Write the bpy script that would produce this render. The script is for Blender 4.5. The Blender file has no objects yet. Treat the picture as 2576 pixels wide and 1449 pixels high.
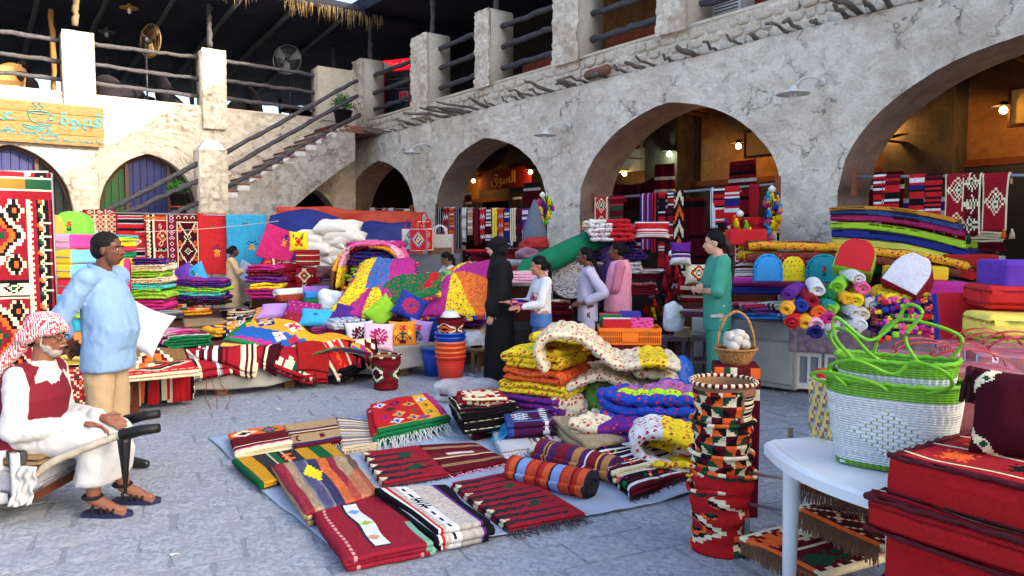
import bpy,bmesh,math,random
import numpy as np
from mathutils import Vector,Matrix
SC=bpy.context.scene
COL=SC.collection
R=random.Random(7)
rad=math.radians
F_,CX,CY=1871.0,1288.0,724.5
PITCH=rad(3.65);CAMZ=1.6
cam=bpy.data.cameras.new('camera');camo=bpy.data.objects.new('camera',cam);COL.objects.link(camo)
camo.location=(0,0,CAMZ);camo.rotation_euler=(rad(90)-PITCH,0,0)
cam.sensor_width=36;cam.lens=36*F_/2576;cam.clip_start=.05;cam.clip_end=800
SC.camera=camo
wd=bpy.data.worlds.new('World');SC.world=wd;wd.use_nodes=True
nt=wd.node_tree;bg=nt.nodes['Background']
sky=nt.nodes.new('ShaderNodeTexSky');sky.sky_type='NISHITA';sky.sun_disc=False
SUN_DIR=Vector((.90,-.36,.36)).normalized()
elev=math.asin(SUN_DIR.z);azim=math.atan2(SUN_DIR.x,SUN_DIR.y)
sky.sun_elevation=elev;sky.sun_rotation=azim;sky.air_density=.8;sky.dust_density=6.0;sky.ozone_density=1.0
bg.inputs['Strength'].default_value=.15
nt.links.new(sky.outputs[0],bg.inputs[0])
sl=bpy.data.lights.new('sun','SUN');so=bpy.data.objects.new('sun',sl);COL.objects.link(so)
sl.energy=2.0;sl.angle=rad(.6);sl.color=(1.0,.86,.68)
so.rotation_euler=(-SUN_DIR).to_track_quat('-Z','Y').to_euler()
SC.view_settings.view_transform='Standard';SC.view_settings.look='None'
SC.view_settings.exposure=2.35;SC.view_settings.gamma=1;SC.view_settings.use_curve_mapping=False
SC.render.engine='CYCLES'
SC.cycles.max_bounces=6;SC.cycles.diffuse_bounces=4;SC.cycles.glossy_bounces=2;SC.cycles.transmission_bounces=4
SC.cycles.use_denoising=True
def ray(x,y):
 dx,dz=(x-CX)/F_,-(y-CY)/F_
 return Vector((dx,math.cos(PITCH)+math.sin(PITCH)*dz,-math.sin(PITCH)+math.cos(PITCH)*dz))
def G(x,y,z=.0):
 d=ray(x,y);k=(z-CAMZ)/d.z
 return Vector((d.x*k,d.y*k,z))
def DP(x,y,Y):
 d=ray(x,y);k=Y/d.y
 return Vector((d.x*k,Y,CAMZ+d.z*k))
A_,B_=.598,.802
def RW(t,b,z):return Vector((3.87-A_*t+B_*b,9.5+B_*t+A_*b,z))
def LW(s,b,z):return Vector((-7.63+B_*s-A_*b,17.9+A_*s+B_*b,z))
def RWp(x,y,b=.0):
 d=ray(x,y);n=Vector((B_,A_));p0=RW(0,b,0)
 k=(n.x*p0.x+n.y*p0.y)/(n.x*d.x+n.y*d.y)
 p=Vector((d.x*k,d.y*k));q=p-Vector((p0.x,p0.y))
 return(-A_*q.x+B_*q.y,CAMZ+d.z*k)
def LWp(x,y,b=.0):
 d=ray(x,y);n=Vector((-A_,B_));p0=LW(0,b,0)
 k=(n.x*p0.x+n.y*p0.y)/(n.x*d.x+n.y*d.y)
 p=Vector((d.x*k,d.y*k));q=p-Vector((p0.x,p0.y))
 return(B_*q.x+A_*q.y,CAMZ+d.z*k)
ROT_R=math.atan2(-B_,A_)
ROT_L=math.atan2(A_,B_)
P_R=RW(0,0,0);P_L=LW(0,0,0)
def _h(i,j,k,s=0):
 n=(i*374761393+j*668265263+k*2147483647+s*1274126177).astype(np.int64)&0x7fffffff
 n=(n^(n>>13))*1274126177&0x7fffffff
 return((n^(n>>16))&0xffff)/65535.0
def vn(x,y,z=.0,s=0):
 x,y,z=np.broadcast_arrays(np.asarray(x,float),np.asarray(y,float),np.asarray(z,float))
 i,j,k=np.floor(x),np.floor(y),np.floor(z);fx,fy,fz=x-i,y-j,z-k
 fx,fy,fz=[f*f*(3-2*f)for f in(fx,fy,fz)];i,j,k=i.astype(np.int64),j.astype(np.int64),k.astype(np.int64)
 def H(a,b,c):return _h(i+a,j+b,k+c,s)
 l=lambda a,b,t:a+(b-a)*t
 return l(l(l(H(0,0,0),H(1,0,0),fx),l(H(0,1,0),H(1,1,0),fx),fy),l(l(H(0,0,1),H(1,0,1),fx),l(H(0,1,1),H(1,1,1),fx),fy),fz)*2-1
def fbm(x,y,z=.0,o=4,s=0):
 r=0;a=1;t=0
 for q in range(o):
  r=r+a*vn(np.asarray(x)*2**q,np.asarray(y)*2**q,np.asarray(z)*2**q,s+q);t+=a;a*=.5
 return r/t
def worley(x,y,s=0):
 i,j=np.floor(x).astype(np.int64),np.floor(y).astype(np.int64)
 f1=np.full(x.shape,9.0);f2=np.full(x.shape,9.0);idv=np.zeros(x.shape)
 for a in(-1,0,1):
  for b in(-1,0,1):
   ii,jj=i+a,j+b;z0=np.zeros_like(ii)
   px=ii+_h(ii,jj,z0,s);py=jj+_h(ii,jj,z0,s+5)
   d=np.hypot(x-px,y-py);m=d<f1
   f2=np.where(m,f1,np.minimum(f2,d));idv=np.where(m,_h(ii,jj,z0,s+9),idv);f1=np.where(m,d,f1)
 return f1,f2,idv
_M={}
def rgb(c):
 if isinstance(c,str):c=PAL[c]
 c=[v/255 if max(c)>1.001 else v for v in c[:3]]
 return c
def lin(c):return tuple((v/12.92 if v<=.04045 else((v+.055)/1.055)**2.4)for v in rgb(c))+(1,)
def mat(name,c=(200,200,200),rough=.85,nscale=30,bump=.3,var=.15,metal=0,spec=.3,attr=False,trans=0,alpha=1,dist=.01,emis=None,estr=0,stretch=None):
 if name in _M:return _M[name]
 m=bpy.data.materials.new(name);_M[name]=m;m.use_nodes=True
 n=m.node_tree;N=n.nodes;L=n.links;p=N['Principled BSDF']
 p.inputs['Roughness'].default_value=rough;p.inputs['Metallic'].default_value=metal
 p.inputs['Specular IOR Level'].default_value=spec
 tc=N.new('ShaderNodeTexCoord');nz=N.new('ShaderNodeTexNoise');nz.inputs['Scale'].default_value=nscale;nz.inputs['Detail'].default_value=5
 if stretch:
  mp=N.new('ShaderNodeMapping');mp.inputs['Scale'].default_value=stretch;L.new(tc.outputs['Object'],mp.inputs[0]);L.new(mp.outputs[0],nz.inputs[0])
 else:L.new(tc.outputs['Object'],nz.inputs[0])
 mx=N.new('ShaderNodeMix');mx.data_type='RGBA';mx.blend_type='MULTIPLY';mx.inputs[0].default_value=1
 if attr:
  at=N.new('ShaderNodeAttribute');at.attribute_name='Col';hs_=N.new('ShaderNodeHueSaturation');hs_.inputs['Saturation'].default_value=.98;hs_.inputs['Value'].default_value=.93;L.new(at.outputs['Color'],hs_.inputs['Color']);L.new(hs_.outputs[0],mx.inputs[6])
 else:mx.inputs[6].default_value=lin(c)
 mr=N.new('ShaderNodeMapRange');mr.inputs[1].default_value=.3;mr.inputs[2].default_value=.7
 mr.inputs[3].default_value=1-var;mr.inputs[4].default_value=1+var*.6
 L.new(nz.outputs[0],mr.inputs[0]);L.new(mr.outputs[0],mx.inputs[7]);L.new(mx.outputs[2],p.inputs['Base Color'])
 if bump:
  b=N.new('ShaderNodeBump');b.inputs['Strength'].default_value=bump;b.inputs['Distance'].default_value=dist
  L.new(nz.outputs[0],b.inputs['Height']);L.new(b.outputs[0],p.inputs['Normal'])
 if trans:p.inputs['Transmission Weight'].default_value=trans;p.inputs['IOR'].default_value=1.1
 if alpha<1:p.inputs['Alpha'].default_value=alpha
 if emis:p.inputs['Emission Color'].default_value=lin(emis);p.inputs['Emission Strength'].default_value=estr
 return m
def plaster(name,c1,c2,c3,sc=1.0,bump=.6,dist=.03,crack=0,cs=2.6):
 m=bpy.data.materials.new(name);_M[name]=m;m.use_nodes=True
 n=m.node_tree;N=n.nodes;L=n.links;p=N['Principled BSDF'];p.inputs['Roughness'].default_value=.93;p.inputs['Specular IOR Level'].default_value=.15
 tc=N.new('ShaderNodeTexCoord')
 def nz(s,d=6,dis=.0):
  q=N.new('ShaderNodeTexNoise');q.inputs['Scale'].default_value=s*sc;q.inputs['Detail'].default_value=d;q.inputs['Roughness'].default_value=.62;q.inputs['Distortion'].default_value=dis
  L.new(tc.outputs['Object'],q.inputs[0]);return q
 a,b,c=nz(.7),nz(4.5,7,.6),nz(26)
 r1=N.new('ShaderNodeValToRGB');r1.color_ramp.elements[0].position=.40;r1.color_ramp.elements[1].position=.57
 r1.color_ramp.elements[0].color=lin(c2);r1.color_ramp.elements[1].color=lin(c1);L.new(b.outputs[0],r1.inputs[0])
 r2=N.new('ShaderNodeValToRGB');r2.color_ramp.elements[0].position=.50;r2.color_ramp.elements[1].position=.68
 r2.color_ramp.elements[0].color=(0,0,0,1);r2.color_ramp.elements[1].color=(1,1,1,1);L.new(a.outputs[0],r2.inputs[0])
 mx=N.new('ShaderNodeMix');mx.data_type='RGBA';L.new(r2.outputs[0],mx.inputs[0]);L.new(r1.outputs[0],mx.inputs[6]);mx.inputs[7].default_value=lin(c3)
 m2=N.new('ShaderNodeMix');m2.data_type='RGBA';m2.blend_type='MULTIPLY';m2.inputs[0].default_value=.5
 L.new(mx.outputs[2],m2.inputs[6]);L.new(c.outputs[0],m2.inputs[7])
 g=N.new('ShaderNodeMix');g.data_type='RGBA';g.blend_type='MULTIPLY';g.inputs[0].default_value=1;L.new(mx.outputs[2],g.inputs[6])
 mr=N.new('ShaderNodeMapRange');mr.inputs[1].default_value=.25;mr.inputs[2].default_value=.75;mr.inputs[3].default_value=.82;mr.inputs[4].default_value=1.1
 L.new(c.outputs[0],mr.inputs[0]);L.new(mr.outputs[0],g.inputs[7]);L.new(g.outputs[2],p.inputs['Base Color'])
 ad=N.new('ShaderNodeMath');ad.operation='MULTIPLY_ADD';L.new(c.outputs[0],ad.inputs[0]);ad.inputs[1].default_value=.35;L.new(b.outputs[0],ad.inputs[2])
 if crack:
  wv=nz(5.0,6);sb=N.new('ShaderNodeVectorMath');sb.operation='MULTIPLY_ADD';L.new(wv.outputs['Color'],sb.inputs[0]);sb.inputs[1].default_value=(.55,.55,.55);L.new(tc.outputs['Object'],sb.inputs[2])
  vo=N.new('ShaderNodeTexVoronoi');vo.feature='DISTANCE_TO_EDGE';vo.inputs['Scale'].default_value=cs;L.new(sb.outputs[0],vo.inputs['Vector'])
  cr=N.new('ShaderNodeMapRange');cr.inputs[1].default_value=.0;cr.inputs[2].default_value=.022;cr.inputs[3].default_value=1;cr.inputs[4].default_value=0;L.new(vo.outputs[0],cr.inputs[0])
  mk=N.new('ShaderNodeMapRange');mk.inputs[1].default_value=.50;mk.inputs[2].default_value=.64;L.new(nz(1.3,3).outputs[0],mk.inputs[0])
  mu=N.new('ShaderNodeMath');mu.operation='MULTIPLY';L.new(cr.outputs[0],mu.inputs[0]);L.new(mk.outputs[0],mu.inputs[1])
  m3=N.new('ShaderNodeMath');m3.operation='MULTIPLY';L.new(mu.outputs[0],m3.inputs[0]);m3.inputs[1].default_value=crack
  cm=N.new('ShaderNodeMix');cm.data_type='RGBA';L.new(m3.outputs[0],cm.inputs[0]);L.new(g.outputs[2],cm.inputs[6]);cm.inputs[7].default_value=lin((120,104,86));L.new(cm.outputs[2],p.inputs['Base Color'])  # dirty crack lines, darkened in colour to stand in for weak crevice shading
  a2_=N.new('ShaderNodeMath');a2_.operation='MULTIPLY_ADD';L.new(mu.outputs[0],a2_.inputs[0]);a2_.inputs[1].default_value=-.8;L.new(ad.outputs[0],a2_.inputs[2]);ad=a2_
 bp=N.new('ShaderNodeBump');bp.inputs['Strength'].default_value=bump;bp.inputs['Distance'].default_value=dist
 L.new(ad.outputs[0],bp.inputs['Height']);L.new(bp.outputs[0],p.inputs['Normal'])
 return m
PAL=dict(red=(196,18,30),crimson=(150,14,34),maroon=(92,14,28),wine=(60,12,24),cream=(232,218,180),white=(224,224,222),black=(24,22,26),orange=(236,96,22),yellow=(246,214,16),gold=(240,172,24),green=(18,110,62),lime=(132,206,44),teal=(22,140,130),blue=(28,60,160),navy=(34,36,110),sky=(40,160,214),purple=(96,34,136),magenta=(190,30,128),pink=(232,96,150),rose=(240,176,200),tan=(176,146,104),brown=(96,66,44),beige=(206,184,150),grey=(130,130,132),dgrey=(60,60,64),lilac=(176,138,208),turq=(60,200,190),dgreen=(30,74,50),lgrey=(190,192,196),char=(40,42,48))
CL=mat('woven_cloth',attr=True,nscale=140,bump=.35,var=.18,dist=.006,rough=.95,spec=.08)
QM=mat('quilted_cotton',attr=True,nscale=22,bump=.5,var=.14,dist=.02,rough=.9,spec=.15)
def printed(m,scale=24,r=.30):
 """small printed roses with a green leaf, and a tufted relief, over the cloth colour"""
 n=m.node_tree;N=n.nodes;L=n.links;p=N['Principled BSDF'];src_=p.inputs['Base Color'].links[0].from_socket;tc=N.new('ShaderNodeTexCoord')
 w=N.new('ShaderNodeTexNoise');w.inputs['Scale'].default_value=40;ad=N.new('ShaderNodeVectorMath');ad.operation='MULTIPLY_ADD';L.new(tc.outputs['Object'],w.inputs[0]);L.new(w.outputs['Color'],ad.inputs[0]);ad.inputs[1].default_value=(.012,.012,.012);L.new(tc.outputs['Object'],ad.inputs[2])
 def spots(off,rr,col,base):
  a=N.new('ShaderNodeVectorMath');a.operation='ADD';a.inputs[1].default_value=off;L.new(ad.outputs[0],a.inputs[0]);v=N.new('ShaderNodeTexVoronoi');v.inputs['Scale'].default_value=scale;v.inputs['Randomness'].default_value=.75;L.new(a.outputs[0],v.inputs['Vector'])
  t=N.new('ShaderNodeMath');t.operation='LESS_THAN';t.inputs[1].default_value=rr;L.new(v.outputs['Distance'],t.inputs[0]);x=N.new('ShaderNodeMix');x.data_type='RGBA';L.new(t.outputs[0],x.inputs[0]);L.new(base,x.inputs[6]);x.inputs[7].default_value=lin(col);return x.outputs[2],v
 o,_=spots((.009,.006,.009),r*.62,(20,90,40),src_);o,v=spots((0,0,0),r,(190,18,70),o);o,_=spots((0,0,0),r*.38,(240,130,60),o);L.new(o,p.inputs['Base Color'])
 b=N.new('ShaderNodeBump');b.inputs['Strength'].default_value=.55;b.inputs['Distance'].default_value=.02;v2=N.new('ShaderNodeTexVoronoi');v2.inputs['Scale'].default_value=13;L.new(tc.outputs['Object'],v2.inputs['Vector']);L.new(v2.outputs['Distance'],b.inputs['Height']);b.invert=True;L.new(p.inputs['Normal'].links[0].from_socket,b.inputs['Normal']);L.new(b.outputs[0],p.inputs['Normal'])
printed(QM)
SM=mat('smooth_cloth',attr=True,nscale=9,bump=.5,var=.08,dist=.03,rough=.8,spec=.2)
PM=mat('painted_plastic',attr=True,nscale=40,bump=.06,var=.06,rough=.4,spec=.45)
def tag(o,label=None,cat=None,group=None,kind=None):
 if label:o['label']=label
 if cat:o['category']=cat
 if group:o['group']=group
 if kind:o['kind']=kind
 return o
def thing(name,loc,label,cat,rot=0,group=None,rx=0,ry=0):
 o=bpy.data.objects.new(name,None);COL.objects.link(o);o.location=loc;o.rotation_euler=(rx,ry,rot);o.empty_display_size=.1
 return tag(o,label,cat,group)
def mesh(name,V,Fa,fc=None,smooth=True):
 me=bpy.data.meshes.new(name)
 V=np.asarray(V,dtype=np.float32).reshape(-1,3)
 if isinstance(Fa,np.ndarray):
  nf,k=Fa.shape;cnt=np.full(nf,k,np.int32);idx=Fa.astype(np.int32).ravel()
 else:
  cnt=np.array([len(f)for f in Fa],np.int32);idx=np.array([i for f in Fa for i in f],np.int32);nf=len(Fa)
 me.vertices.add(len(V));me.vertices.foreach_set('co',V.ravel())
 me.loops.add(len(idx));me.loops.foreach_set('vertex_index',idx)
 me.polygons.add(nf);st=np.zeros(nf,np.int32);st[1:]=np.cumsum(cnt)[:-1]
 me.polygons.foreach_set('loop_start',st);me.update(calc_edges=True)
 me.polygons.foreach_set('use_smooth',np.full(nf,bool(smooth)))
 if fc is not None:
  fc=np.asarray(fc,np.float32)
  if fc.ndim==1:fc=np.tile(fc,(nf,1))
  fc=(fc[:,:3]*(1+.09*(np.random.RandomState(nf%977).rand(nf,1)-.5))+.012*np.random.RandomState(5).rand(nf,3)).clip(0,1)
  ca=me.color_attributes.new('Col','BYTE_COLOR','CORNER')
  a=np.ones((len(idx),4),np.float32);a[:,:3]=np.repeat(fc[:,:3],cnt,axis=0)
  ca.data.foreach_set('color_srgb',a.ravel())
 return me
def obj(name,me,m=None,parent=None,loc=(0,0,0),rot=0,rx=0,ry=0):
 if m is not None and not me.materials:me.materials.append(m)
 o=bpy.data.objects.new(name,me);COL.objects.link(o);o.location=loc;o.rotation_euler=(rx,ry,rot)
 if parent:o.parent=parent
 return o
def dup(root,loc=None,rot=None,label=None,**kw):
 r=root.copy();COL.objects.link(r)
 if loc is not None:r.location=loc
 if rot is not None:r.rotation_euler=(r.rotation_euler[0],r.rotation_euler[1],rot)
 if label:r['label']=label
 for k,v in kw.items():r[k]=v
 def rec(a,b):
  for ch in a.children:
   c=ch.copy();COL.objects.link(c);c.parent=b;rec(ch,c)
 rec(root,r);return r
def gq(nu,nv,wu=False,wv=False,off=0):
 """quads of a (nv+1)x(nu+1) vertex grid"""
 cu=nu if wu else nu+1
 i,j=np.meshgrid(np.arange(nu),np.arange(nv));i2=(i+1)%cu if wu else i+1;j2=(j+1)%nv if wv else j+1
 return np.stack([j*cu+i,j*cu+i2,j2*cu+i2,j2*cu+i],-1).reshape(-1,4)+off
def samp(cv,nu,nv):
 h,w=cv.shape[:2]
 jj=np.clip(((np.arange(nv)+.5)*h/nv).astype(int),0,h-1);ii=np.clip(((np.arange(nu)+.5)*w/nu).astype(int),0,w-1)
 return cv[jj][:,ii].reshape(-1,3)
def solid(c):return np.array(rgb(c),float).reshape(1,1,3)
def slab(fn,nu,nv,th,cv,back=None,jit=.0):
 U,Vv=np.meshgrid(np.linspace(0,1,nu+1),np.linspace(0,1,nv+1))
 P=np.stack(fn(U,Vv),-1).astype(float)
 if jit:P+=(np.random.RandomState(3).rand(*P.shape)-.5)*jit
 du=np.gradient(P,axis=1);dv=np.gradient(P,axis=0);n=np.cross(du,dv);n/=(np.linalg.norm(n,axis=-1,keepdims=True)+1e-9)
 Bt=P-n*th;V=np.concatenate([P.reshape(-1,3),Bt.reshape(-1,3)]);N=(nu+1)*(nv+1)
 f1=gq(nu,nv);f2=gq(nu,nv,off=N)[:,::-1]
 c1=samp(cv,nu,nv);c2=samp(back,nu,nv)if back is not None else c1
 rim=[];rc=[]
 idx=np.arange(N).reshape(nv+1,nu+1);C=c1.reshape(nv,nu,3)
 for line,cc in((idx[0],C[0]),(idx[-1][::-1],C[-1][::-1]),(idx[:,0][::-1],C[:,0][::-1]),(idx[:,-1],C[:,-1])):
  a,b=line[:-1],line[1:];rim.append(np.stack([b,a,a+N,b+N],-1));rc.append(cc)
 return V,np.concatenate([f1,f2]+rim),np.concatenate([c1,c2]+rc)
def resample(P,step):
 P=np.asarray(P,float);d=np.r_[0,np.cumsum(np.hypot(*np.diff(P,axis=0).T))];n=max(2,int(d[-1]/step))
 t=np.linspace(0,d[-1],n+1);return np.stack([np.interp(t,d,P[:,0]),np.interp(t,d,P[:,1])],-1),d[-1]
def ribbon(path,h,L,cv,step=.02,ny=None,puff=.0,pq=.09,wob=.0,seed=0,back=None,endjit=.0,taper=None):
 """a thick cloth ribbon: centre line `path` in x-z, half thickness h, swept by L along y. cv: columns along path, rows along y"""
 P,tot=resample(path,step);n=len(P);ny=ny or max(3,int(L/step))
 T=np.gradient(P,axis=0);T/=(np.linalg.norm(T,axis=1,keepdims=True)+1e-9);Nn=np.stack([-T[:,1],T[:,0]],-1)
 s=np.linspace(0,tot,n);y=np.linspace(-L/2,L/2,ny+1);S,Yv=np.meshgrid(s,y)
 H=np.full(S.shape,h)
 if puff:
  g=np.minimum(np.abs(np.sin(np.pi*S/pq)),np.abs(np.sin(np.pi*(Yv+L/2)/pq)))**.45
  e=np.clip((1-np.abs(Yv)/(L/2))*12,0,1)**.5
  H=h*(1-puff+puff*g)*(.35+.65*e)
 X0=P[None,:,0]+0*S;Z0=P[None,:,1]+0*S
 w1=wob*vn(X0*5+seed,Yv*5,seed*1.7);w2=wob*vn(X0*4,Yv*4+seed,9.1+seed)
 X0=X0+w1;Z0=Z0+w2*np.clip(Z0/.1,0,1)
 Ye=Yv+endjit*vn(S*3,Yv*0+seed,1.3)*np.sign(Yv)*(np.abs(Yv)/(L/2))**4
 if taper:X0=X0*(1+taper*Yv/L)
 O=np.stack([X0+Nn[None,:,0]*H,Ye,Z0+Nn[None,:,1]*H],-1);I=np.stack([X0-Nn[None,:,0]*H,Ye,Z0-Nn[None,:,1]*H],-1)
 N=n*(ny+1);V=np.concatenate([O.reshape(-1,3),I.reshape(-1,3)])
 f1=gq(n-1,ny);f2=gq(n-1,ny,off=N)[:,::-1];c1=samp(cv,n-1,ny);c2=samp(back,n-1,ny)if back is not None else c1
 rim=[];rc=[];idx=np.arange(N).reshape(ny+1,n);C=c1.reshape(ny,n-1,3)
 for line,cc in((idx[0],C[0]),(idx[-1][::-1],C[-1][::-1]),(idx[:,0][::-1],C[:,0][::-1]),(idx[:,-1],C[:,-1])):
  a,b=line[:-1],line[1:];rim.append(np.stack([b,a,a+N,b+N],-1));rc.append(cc)
 V[:,2]=np.maximum(V[:,2],0)
 return V,np.concatenate([f1,f2]+rim)[:,::-1],np.concatenate([c1,c2]+rc)
def fold_path(w,n,th,seed=0,slop=.03):
 """serpentine of n layers, width w, layer pitch th; the last layer on top"""
 r=random.Random(seed);P=[]
 for k in range(n):
  z=th*(k+.5);a,b=-w/2+r.uniform(-slop,slop),w/2+r.uniform(-slop,slop)
  if k%2:a,b=b,a
  m=7;
  for q in range(m):P.append((a+(b-a)*q/(m-1),z+r.uniform(-.1,.1)*th*(0<q<m-1)))
  if k<n-1:
   sgn=1 if b>a else-1
   for q in range(1,5):
    an=-math.pi/2+math.pi*q/5;P.append((b+sgn*th*.62*math.cos(an),z+th/2+th/2*math.sin(an)))
 return P
def spiral_path(r0,r1,turns,squash=1.0):
 P=[];n=int(turns*18)
 for q in range(n+1):
  a=q/18*2*math.pi;r=r0+(r1-r0)*q/n;P.append((r*math.cos(a),(r*math.sin(a))*squash))
 zmin=min(p[1]for p in P);return[(p[0],p[1]-zmin+.01)for p in P][::-1]
def lathe(prof,cv,n=32,ry=1.0,squash=None,close=True):
 pr=np.asarray(prof,float);a=np.linspace(0,2*math.pi,n,endpoint=False)
 k=len(pr);V=np.zeros((k,n,3))
 rr=pr[:,:1]
 V[...,0]=rr*np.cos(a);V[...,1]=rr*np.sin(a)*ry;V[...,2]=pr[:,1:]
 if squash is not None:V[...,0],V[...,1],V[...,2]=squash(V[...,0],V[...,1],V[...,2])
 f=gq(n,k-1,wu=True)
 return V.reshape(-1,3),f,samp(cv,n,k-1)
def tube(pts,r,n=6,wr=None,seed=0,knob=.0,cap=True):
 P=[Vector(p)for p in pts];V=[];k=len(P)
 up=Vector((0,0,1));rr=random.Random(seed)
 for i,p in enumerate(P):
  t=(P[min(i+1,k-1)]-P[max(i-1,0)]).normalized()
  a=t.cross(up if abs(t.z)<.95 else Vector((1,0,0))).normalized();b=t.cross(a)
  ri=(r[i]if isinstance(r,(list,tuple))else r)*(1+rr.uniform(-knob,knob))
  for q in range(n):
   an=2*math.pi*q/n;V.append(tuple(p+(a*math.cos(an)+b*math.sin(an))*ri))
 Fa=[tuple(map(int,f))for f in gq(n,k-1,wu=True)]
 if cap:Fa+=[tuple(range(n))[::-1],tuple(range((k-1)*n,k*n))]
 return V,Fa
def bez(pts,m=12):
 """smooth curve through the points"""
 P=[Vector(p)for p in pts];out=[]
 for i in range(len(P)-1):
  p0,p1,p2,p3=P[max(i-1,0)],P[i],P[i+1],P[min(i+2,len(P)-1)]
  for q in range(m):
   t=q/m;out.append(.5*((2*p1)+(p2-p0)*t+(2*p0-5*p1+4*p2-p3)*t*t+(3*p1-p0-3*p2+p3)*t**3))
 out.append(P[-1]);return out
def merge(parts):
 """join (V,F[,C]) lists into one"""
 VV=[];FF=[];CC=[];off=0
 for p in parts:
  V=np.asarray(p[0],float).reshape(-1,3);VV.append(V)
  for f in p[1]:FF.append(tuple(int(i)+off for i in f))
  if len(p)>2:CC.append(np.asarray(p[2])if np.ndim(p[2])==2 else np.tile(np.asarray(p[2],float),(len(p[1]),1)))
  off+=len(V)
 return np.concatenate(VV),FF,(np.concatenate(CC)if CC else None)
def box(x0,x1,y0,y1,z0,z1):
 V=[(x,y,z)for z in(z0,z1)for y in(y0,y1)for x in(x0,x1)]
 return V,[(0,2,3,1),(4,5,7,6),(0,1,5,4),(2,6,7,3),(0,4,6,2),(1,3,7,5)]
_RB={}
def rbox(w,d,h,r=.02,cf=None,seg=2,sag=.0,seed=0,sub=0):
 """box with rounded edges standing on z=0; cf(normal, centre) -> colour"""
 bm=bmesh.new();bmesh.ops.create_cube(bm,size=1)
 for v in bm.verts:v.co=Vector((v.co.x*w,v.co.y*d,(v.co.z+.5)*h))
 r=min(r,.48*min(w,d,h))
 if sub:bmesh.ops.subdivide_edges(bm,edges=bm.edges[:],cuts=sub,use_grid_fill=True)
 ed=[e for e in bm.edges if len(e.link_faces)==2 and e.calc_face_angle(0)>.5]
 bmesh.ops.bevel(bm,geom=ed,offset=r,segments=seg,profile=.6,affect='EDGES')
 V=np.array([v.co[:]for v in bm.verts]);bm.normal_update()
 if sag:V+=sag*np.stack([vn(V[:,0]*4+seed,V[:,1]*4,V[:,2]*4),vn(V[:,0]*4,V[:,1]*4+seed,V[:,2]*4+7),.7*vn(V[:,0]*3,V[:,1]*3,V[:,2]*3+seed)],-1)
 Fa=[tuple(v.index for v in f.verts)for f in bm.faces];fc=None
 if cf is not None:
  fc=np.array([rgb(cf(f.normal,f.calc_center_median()))for f in bm.faces])
 bm.free();return V,Fa,fc
def pillow(w,h,t,cv,n=22,pinch=.10,seed=0,back=None):
 u=np.linspace(-1,1,n+1);U,Vv=np.meshgrid(u,u)
 prof=((1-np.abs(U)**3.2)*(1-np.abs(Vv)**3.2)).clip(0)**.55
 X=w/2*U*(1-pinch*(1-Vv**2)*np.abs(U)**2);Y=h/2*Vv*(1-pinch*(1-U**2)*np.abs(Vv)**2)
 wr=1+.10*vn(U*2.5+seed,Vv*2.5,seed)
 Zt=t/2*prof*wr;N=(n+1)**2
 V=np.concatenate([np.stack([X,Y,Zt+.003],-1).reshape(-1,3),np.stack([X,Y,-Zt-.003],-1).reshape(-1,3)])
 f1=gq(n,n);f2=gq(n,n,off=N)[:,::-1];c1=samp(cv,n,n);c2=samp(back,n,n)if back is not None else c1
 idx=np.arange(N).reshape(n+1,n+1);rim=[];C=c1.reshape(n,n,3);rc=[]
 for line,cc in((idx[0],C[0]),(idx[-1][::-1],C[-1][::-1]),(idx[:,0][::-1],C[:,0][::-1]),(idx[:,-1],C[:,-1])):
  a,b=line[:-1],line[1:];rim.append(np.stack([b,a,a+N,b+N],-1));rc.append(cc)
 return V,np.concatenate([f1,f2]+rim),np.concatenate([c1,c2]+rc)
def put(name,data,m,label,cat,loc,rot=0,group=None,rx=0,ry=0,smooth=True):
 """a thing that is one mesh"""
 me=mesh(name,data[0],data[1],data[2]if len(data)>2 else None,smooth)
 return tag(obj(name,me,m,None,loc,rot,rx,ry),label,cat,group)
def part(name,data,m,parent,loc=(0,0,0),rot=0,rx=0,ry=0,smooth=True,kind=None):
 me=mesh(name,data[0],data[1],data[2]if len(data)>2 else None,smooth)
 o=obj(name,me,m,parent,loc,rot,rx,ry)
 if kind:o['kind']=kind
 return o
def cvs(w,h,c):return np.tile(solid(c),(h,w,1)).astype(float)
def stripes(w,h,spec,axis=0,seed=None):
 """spec: (width, colour) repeated; axis 0 = bands across the rows"""
 C=np.zeros((h,w,3));n=h if axis==0 else w;i=0;k=0
 while i<n:
  wd_,c=spec[k%len(spec)];c=rgb(c)
  if axis==0:C[i:i+wd_]=c
  else:C[:,i:i+wd_]=c
  i+=wd_;k+=1
 return C
def dia(C,cx,cy,a,b,cols,step=1):
 """nested stepped diamonds"""
 h,w=C.shape[:2];Y,X=np.mgrid[0:h,0:w]
 for q,c in enumerate(cols):
  f=1-q/len(cols);d=(np.abs(X-cx)//step*step)/max(a*f,.01)+(np.abs(Y-cy)//step*step)/max(b*f,.01)
  C[d<1]=rgb(c)
 return C
def saw(C,edge,depth,per,c,off=0):
 """saw-toothed border along an edge: 'l','r','t','b'"""
 h,w=C.shape[:2];Y,X=np.mgrid[0:h,0:w]
 if edge in 'lr':p=np.abs(((Y+off)%per)-per/2)/(per/2);d=X if edge=='l' else w-1-X
 else:p=np.abs(((X+off)%per)-per/2)/(per/2);d=Y if edge=='t' else h-1-Y
 C[d<depth*(.35+.65*p)]=rgb(c);return C
def border(C,k,c):
 C[:k]=rgb(c);C[-k:]=rgb(c);C[:,:k]=rgb(c);C[:,-k:]=rgb(c);return C
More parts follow.
